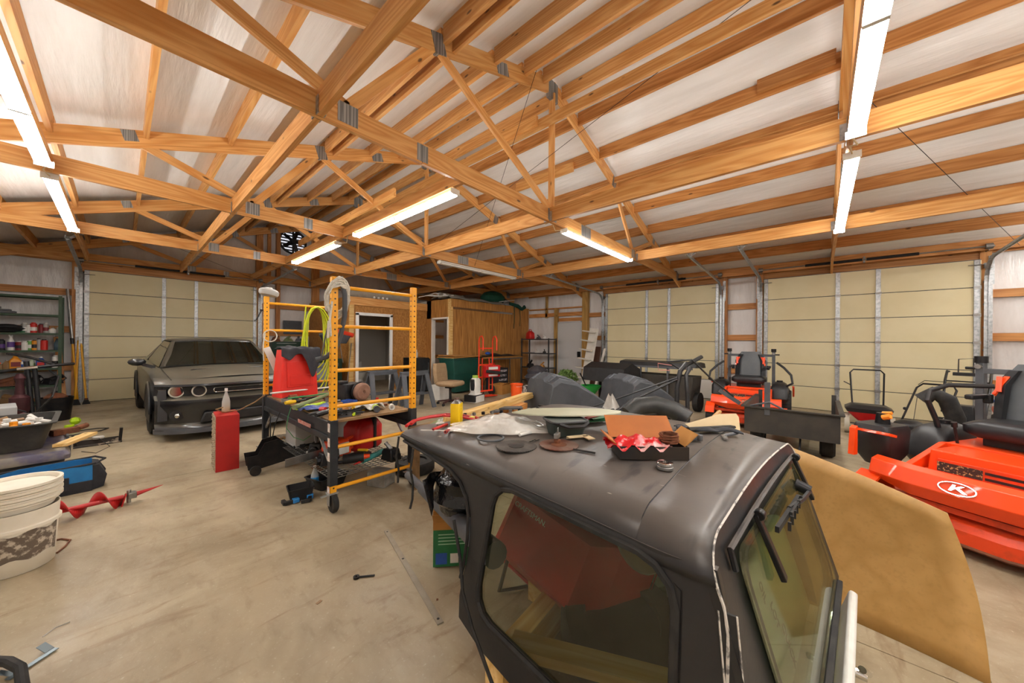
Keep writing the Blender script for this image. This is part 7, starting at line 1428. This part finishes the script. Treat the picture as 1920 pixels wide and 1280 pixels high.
ob=thing('orange_bucket','bright orange plastic bucket with white printing on the floor','bucket',(6.70,5.78,0),30); link('bucket_body',MB().lathe([(.001,0),(.135,0),(.15,.33),(.165,.335),(.165,.36),(.155,.36),(.15,.365),(.13,.02),(.001,.02)],28),M('bucket_orange','f05a1e',.4),ob)
txt('bucket_print','///',.09,M('bucket_white_print','f2e9e0',.5),ob,(-.03,-.149,.14),(88,0,-12))
link('bail',MB().tube([(.155*math.cos(a),.155*math.sin(a)*.9-.02,.30) for a in [PI+PI*k/10 for k in range(11)]],.004,5),WHITE,ob)
solo('white_label_box','small white and black printed box right of the orange bucket','box',MB().box((0,0,.14),(.22,.16,.28)),M('print_bw','d5d2cb',.6,0,'222222',scale=14,lo=.52,hi=.54,amt=1),(7.1,5.75,0),20,bevel=.004)
# steam cleaner
sc_=thing('steam_cleaner','black and white upright floor machine behind the yellow can','cleaner',(5.62,6.15,0),15); link('body',MB().loft([[(x,y,z) for x,y in rrect(-a,-b_,a,b_,.04,3)] for a,b_,z in ((.2,.15,0),(.2,.15,.14),(.12,.09,.2),(.12,.09,.5),(.08,.06,.56))]),WHITE,sc_,smooth=40); link('black_shell',MB().box((0,.02,.09),(.44,.32,.16)).box((-.11,0,.34),(.04,.12,.4),(0,-8,0)).box((.11,0,.34),(.04,.12,.4),(0,8,0)),BLK,sc_,bevel=.02); link('lime_lid',MB().cyl((0,0,.56),(0,0,.62),.07,n=14),M('lime_lid','9ab84a',.5),sc_)
wbox('white_carton','white box on the floor behind the office chair base','box',(5.25,7.0,0),(.4,.3,.36),WHITE,10)
# dark chair bag heap
for k,(x,y,z,s,m,l) in enumerate(((7.55,5.3,.28,(.32,.28,.30),BLK,'black bin bag heap right of the orange bucket'),(8.5,6.5,.36,(.45,.35,.36),M('grey_cloth','56545a',.9,0,'44434a',scale=6),'grey cloth covered heap below the steel rack'),(8.3,5.7,.16,(.38,.3,.18),M('tan_heap','8a6f4c',.8,0,'5b4a35',scale=9),'tan and brown junk heap in front of the grey cloth'))):
    solo('cloth_heap',l,'heap',MB()._ball([(math.sin(PI*i/10)*(1+.13*math.sin(i*2.7+k)),-math.cos(PI*i/10)) for i in range(11)],16,Matrix.Diagonal((*s,1))),m,(x,y,z),k*30,smooth=50)
# steel rack on the right wall
rk=thing('steel_rack','black four-shelf steel rack against the right wall with a red petrol can on top','rack',(9.62,7.3,0),0); RK=M('rack_steel','45474a',.4,.6)
for x in (-.22,.22):
    for y in (-.58,.58): link('upright',MB().box((x,y,.78),(.035,.035,1.55)),RK,rk,smooth=0)
for z in (.10,.55,1.04,1.52): link('shelf',MB().box((0,0,z),(.46,1.18,.035)),RK,rk,smooth=0)
gc2=thing('gas_can','red petrol can standing on top of the steel rack','fuel can',(9.55,7.62,1.539),70); link('can_body',MB().loft([[(x,y,z) for x,y in rrect(-a,-b_,a,b_,.05,4)] for a,b_,z in ((.15,.1,0),(.16,.11,.03),(.15,.1,.2),(.07,.05,.28))]),REDP,gc2,smooth=50); link('handle',MB().tube([(-.1,0,.2),(-.06,0,.32),(.06,0,.33),(.11,0,.2)],.014,8),REDP,gc2)
for k,(y,z,m,s,l) in enumerate(((7.25,1.539,GRYP,.7,'grey machine part on top of the steel rack, beside the red can'),(7.0,1.539,WHITE,.6,'white and dark part at the right end of the rack top'),(7.3,1.059,WHITE,.7,'white figurine-shaped part on the second rack shelf'),(7.0,1.059,BLK,.6,'black part on the second rack shelf'),(7.6,.569,BLK,1.1,'black heap on the third rack shelf'),(7.1,.569,CARD,.9,'brown flat part on the third rack shelf'),(7.4,.119,GRYP,1,'grey part on the lowest rack shelf'))):
    solo('rack_part',l,'part',MB().box((0,0,.05*s),(.2*s,.2*s,.1*s),tp=(.7,.6)).cyl((0,-.05,.08*s),(0,.08*s,.2*s),.03*s,n=10),m,(9.55,y,z),k*40,bevel=.006)
# shoe-rack like ladder stand
sr=thing('white_shelf_tower','tall white leaning board with short pegs beside the white walk door','rack',(9.55,5.40,0),0); wm_=M('white_paint_worn','dcd8ce',.5,0,'c5bfb2',scale=5)
link('back_board',MB().bar((0,.06,.02),(.12,-.20,1.86),.02,.30,up=(0,1,.0)),wm_,sr,smooth=0)
for k in range(6): f=k/6+.09; link('peg_shelf',MB().box((-.06+.12*f,.17-.26*f,.2+1.66*f*1.02),(.16,.42,.035),(8,0,0)),wm_,sr,bevel=.006)
tag(beam('brown_board',(9.75,5.28,.02),(9.95,5.22,1.3),.02,.22,M('board_brown','54382a',.6),None,(0,1,0)),'dark brown board leaning right of the white peg board','board')
tag(beam('white_board',(9.45,5.05,.02),(9.9,4.95,1.25),.02,.07,wm_,None,(0,1,0)),'narrow white strip leaning before the garage door track','board')
# plant
pt=thing('potted_plant','bushy green potted plant in a brown tub in front of the white walk door','plant',(7.75,4.95,0),0); link('pot',MB().lathe([(.16,0),(.2,.3),(.21,.32),(.18,.32)],20),M('pot_brown','6b4630',.7),pt)
lf_=MB()
for k in range(420):
    a=rnd.uniform(0,2*PI); e=rnd.uniform(-.3,1.3); r_=.30*rnd.uniform(.45,1); c=Vector((math.cos(a)*math.cos(e)*r_,math.sin(a)*math.cos(e)*r_,.48+math.sin(e)*r_*.8)); u=Vector((rnd.uniform(-1,1),rnd.uniform(-1,1),rnd.uniform(-.3,1))).normalized()*.055; v=u.cross(Vector((rnd.random(),rnd.random(),rnd.random()))).normalized()*.02
    lf_.add([c-u,c+v,c+u,c-v],[(0,1,2,3)])
link('foliage',lf_,M('leaf_green','5f7d3c',.6,0,'86a05a',scale=20),pt,smooth=0)['kind']='stuff'; link('stems',MB().tube([(0,0,.3),(.02,.02,.6)],.012,5).tube([(0,0,.3),(-.1,.05,.55)],.01,5),CBr,pt)
gs=thing('green_spreader_bowl','bright green plastic spreader bowl on black wheels between the two charcoal hoods','spreader',(7.2,3.95,0),10); link('bowl',MB().lathe([(.08,.22),(.22,.40),(.24,.44),(.23,.44),(.2,.39),(.001,.24)],20),M('bright_green','1c8a34',.4),gs); link('frame',MB().bar((0,0,.2),(.1,.3,.7),.02,.02).box((0,0,.15),(.3,.06,.06)),BLKM,gs)
for x in (-.18,.18): link('wheel',MB().cyl((x-.02,0,.11),(x+.02,0,.11),.11,n=16),RUB,gs)
# top of the plywood rooms
cr=thing('carpet_roll','long dirty white carpet roll lying on top of the osb room','carpet',(5.2,9.75,2.615),0); link('roll_body',MB().cyl((-1.1,0,.13),(1.1,.05,.13),.13,n=18),M('carpet_white','a89f90',.9,0,'8d8372',scale=7),cr); link('core',MB().cyl((1.1,.05,.13),(1.115,.05,.13),.05,n=12),BLK,cr)
RUGM=M('rug_grey','77746b',.95,0,'5f5c54',scale=9)
solo('grey_rug','grey rug slumped over the top edge of the plywood room','rug',MB().grid(20,6,lambda i,j:(6.45+2.3*i,8.12+1.0*j,2.72+.10*math.sin(PI*j)*(1-.5*i)+.02*math.sin(i*14)+(.03 if j>.05 else -.02))),RUGM,solid=.02,smooth=70)
solo('rug_roll','rolled end of the grey rug at the corner of the plywood room','rug',MB().cyl((6.3,8.5,2.80),(7.4,8.75,2.83),.09,n=14),RUGM)
solo('curled_metal_trim','tangle of pale metal trim sticking out of the rug corner','trim',MB().tube([(6.6,8.2,2.80),(6.2,8.5,2.76),(6.0,8.8,2.78),(6.2,8.6,2.86),(6.45,8.4,2.84)],.012,6).tube([(6.5,8.3,2.82),(6.1,8.75,2.80),(5.9,9.0,2.74)],.010,6),WHITE)
solo('green_tree_bag','large dark green netted christmas tree bundle on top of the plywood room','bundle',MB()._ball([(math.sin(PI*i/12)*(1+.08*math.sin(i*3.1)),-math.cos(PI*i/12)) for i in range(13)],18,Matrix.Diagonal((.5,.38,.27,1))),M('net_green','0d3d2c',.8,0,'12563c',scale=30,bump=.6,bscale=30),(8.8,8.75,2.96),smooth=40)
solo('green_garland','dark green garland and cords hanging over the plywood wall','garland',MB().tube([(9.2,8.3,2.8),(9.5,8.16,2.72),(9.7,8.14,2.62),(9.85,8.15,2.7),(9.9,8.2,2.76)],[.05,.07,.06,.07,.04],8).tube([(9.3,8.16,2.7),(9.3,8.15,2.2),(9.27,8.15,1.9)],.012,5).tube([(9.6,8.16,2.7),(9.62,8.15,2.3),(9.6,8.15,2.0)],.010,5),M('garland_green','0f3f33',.9),smooth=40)
solo('white_tube_bar','pale metal bar lying on the green bundle','bar',MB().cyl((8.5,8.15,2.78),(9.5,8.3,2.95),.012,n=6),WHITE)
for k in range(4): solo('ceiling_bulb','small white bulb in the row on top of the osb room, %s from the left'%('first','second','third','fourth')[k],'bulb',MB().ball((0,0,.035),.035,8),WHITE,(4.75+.13*k,9.45,2.615),group='bulbs on the osb room')
# left back: green tool chest, workbench, bin, vacuum
TCG=M('chest_green','0f2f22',.35,.2,'133a2a',scale=5)
tch=thing('tool_chest','dark green tool chest with pale drawer pulls against the back wall, beyond the car','tool chest',(3.32,11.85,0),0)
link('lower_cabinet',MB().box((0,0,.42),(1.0,.5,.84)),TCG,tch,smooth=0,bevel=.005); link('upper_chest',MB().box((-.05,0,1.12),(.86,.42,.52)),TCG,tch,smooth=0,bevel=.005)
for k in range(5):
    dr_=link('drawer',MB().box((-.05,-.216,.92+k*.095),(.8,.012,.085)),TCG,tch,smooth=0,bevel=.002); link('drawer_pull',MB().box((-.12,-.226,.95+k*.095),(.5,.01,.012)),STEEL,dr_,smooth=0)
for k in range(4):
    dr_=link('drawer',MB().box((0,-.256,.14+k*.19),(.94,.012,.17)),TCG,tch,smooth=0,bevel=.002); link('drawer_pull',MB().box((0,-.266,.2+k*.19),(.8,.01,.012)),STEEL,dr_,smooth=0)
for k,(x,m,l) in enumerate(((2.98,RUST,'brown parts heap on the green tool chest at left'),(3.3,GPIPE,'olive parts heap on the green tool chest in the middle'),(3.58,GRYP,'grey small case on the green tool chest at right'))): solo('chest_clutter',l,'parts',MB().box((0,0,.05),(.22,.16,.09),tp=(.6,.7)).cyl((-.06,0,.09),(.08,.02,.15),.03,n=8),m,(x,11.85,1.381),k*30)
solo('louvred_vent','small dark louvred panel hung on the wall above the tool chest','panel',MB().box((0,0,0),(.5,.03,.42)).box((0,-.02,.1),(.46,.02,.03)).box((0,-.02,0),(.46,.02,.03)).box((0,-.02,-.1),(.46,.02,.03)),GRYP,(3.55,12.32,1.82),smooth=0)
tcn=thing('trash_can','large round grey trash can with faint lettering behind the scaffold','bin',(3.32,9.05,0),0); link('can_body',MB().lathe([(.001,0),(.22,0),(.25,.3),(.27,.78),(.29,.80),(.29,.86),(.27,.86),(.25,.3),(.001,.03)],28),M('can_grey','5f6469',.55,0,'6d7276',scale=5),tcn); txt('can_lettering','BRUTE',.05,BLK,tcn,(0,-.278,.70),(90,0,0))
t=thing('soap_bottle','white pump bottle standing on the trash can lid at the back','bottle',(3.45,9.4,.95)); link('bottle_body',MB().lathe([(.03,0),(.035,.02),(.035,.12),(.012,.15)],12),WHITE,t); link('pump',MB().box((0,0,.17),(.05,.015,.015)).cyl((0,0,.15),(0,0,.17),.008),WHITE,t)
wbox('green_cabinet','dark green cabinet behind the trash can holding the pump bottle','cabinet',(3.62,9.72,0),(.5,.6,.949),TCG)
kv=thing('kayak_shell','dark grey moulded shell with an orange-red roll on its rim standing before the osb wall','shell',(3.55,9.05,1.0),8)
link('shell_body',MB().loft([[(x,y,z) for x,y in rrect(-a,-.1,a,.1,.05,3)] for a,z in ((.25,.35),(.38,.55),(.36,.62))]),HOOD,kv,smooth=40); link('red_roll',MB().cyl((-.30,-.06,.72),(.42,-.06,.56),.06,n=12),M('roll_red','d13a1c',.5),kv); link('stand_pole',MB().cyl((-.1,0,-.14),(-.05,0,.4),.012,n=6).cyl((.2,0,-.14),(.1,0,.4),.012,n=6),STEEL,kv)
rod('silver_rod','thin silver rod leaning on the osb corner board','rod',(3.75,8.9,.02),(4.08,9.36,1.35),.012,STEEL)
fj=thing('red_floor_jack','red hydraulic trolley jack parked behind the scaffold','jack',(2.62,6.55,0),-12); link('jack_frame',MB().prism([(-.35,.03),(.35,.03),(.35,.1),(.0,.16),(-.3,.14)],-.12,.12,Matrix.Rotation(PI/2,4,'X')),M('jack_red','c42a1c',.4),fj,bevel=.006,smooth=0); link('lift_post',MB().box((-.28,0,.30),(.1,.12,.34)),MATS['jack_red'],fj,bevel=.008); link('saddle',MB().cyl((-.28,0,.47),(-.28,0,.50),.06,n=12),BLKM,fj); link('handle',MB().cyl((.2,0,.12),(.7,.1,.2),.018),BLKM,fj)
for x in (-.28,.3): link('wheel',MB().cyl((x,-.16,.05),(x,-.12,.05),.05,n=12).cyl((x,.12,.05),(x,.16,.05),.05,n=12),RUB,fj)
# inside the osb room: toilet, sink, rail
to=thing('toilet','white toilet inside the small osb room','toilet',(5.05,11.0,0),180); PORC=M('porcelain','d9d6cf',.2)
link('bowl',MB().lathe([(.12,0),(.12,.1),(.1,.2),(.19,.36),(.2,.4),(.17,.4),(.1,.3),(.001,.28)],24,sy=1.25),PORC,to); link('tank',MB().box((0,-.36,.56),(.42,.18,.36)),PORC,to,bevel=.02); link('lid',MB().lathe([(.001,.40),(.2,.40),(.2,.425),(.001,.43)],24,sy=1.25),PORC,to)
hr=thing('grab_bar','dark grab bar along the wall inside the small osb room','rail',(4.75,11.9,.86)); link('bar',MB().cyl((-.5,0,0),(.45,0,0),.02,n=10),RUST,hr); link('post',MB().cyl((-.3,0,-.84),(-.3,0,0),.018,n=8),BLKM,hr); link('post',MB().cyl((.0,0,-.84),(.0,0,0),.018,n=8),BLKM,hr)
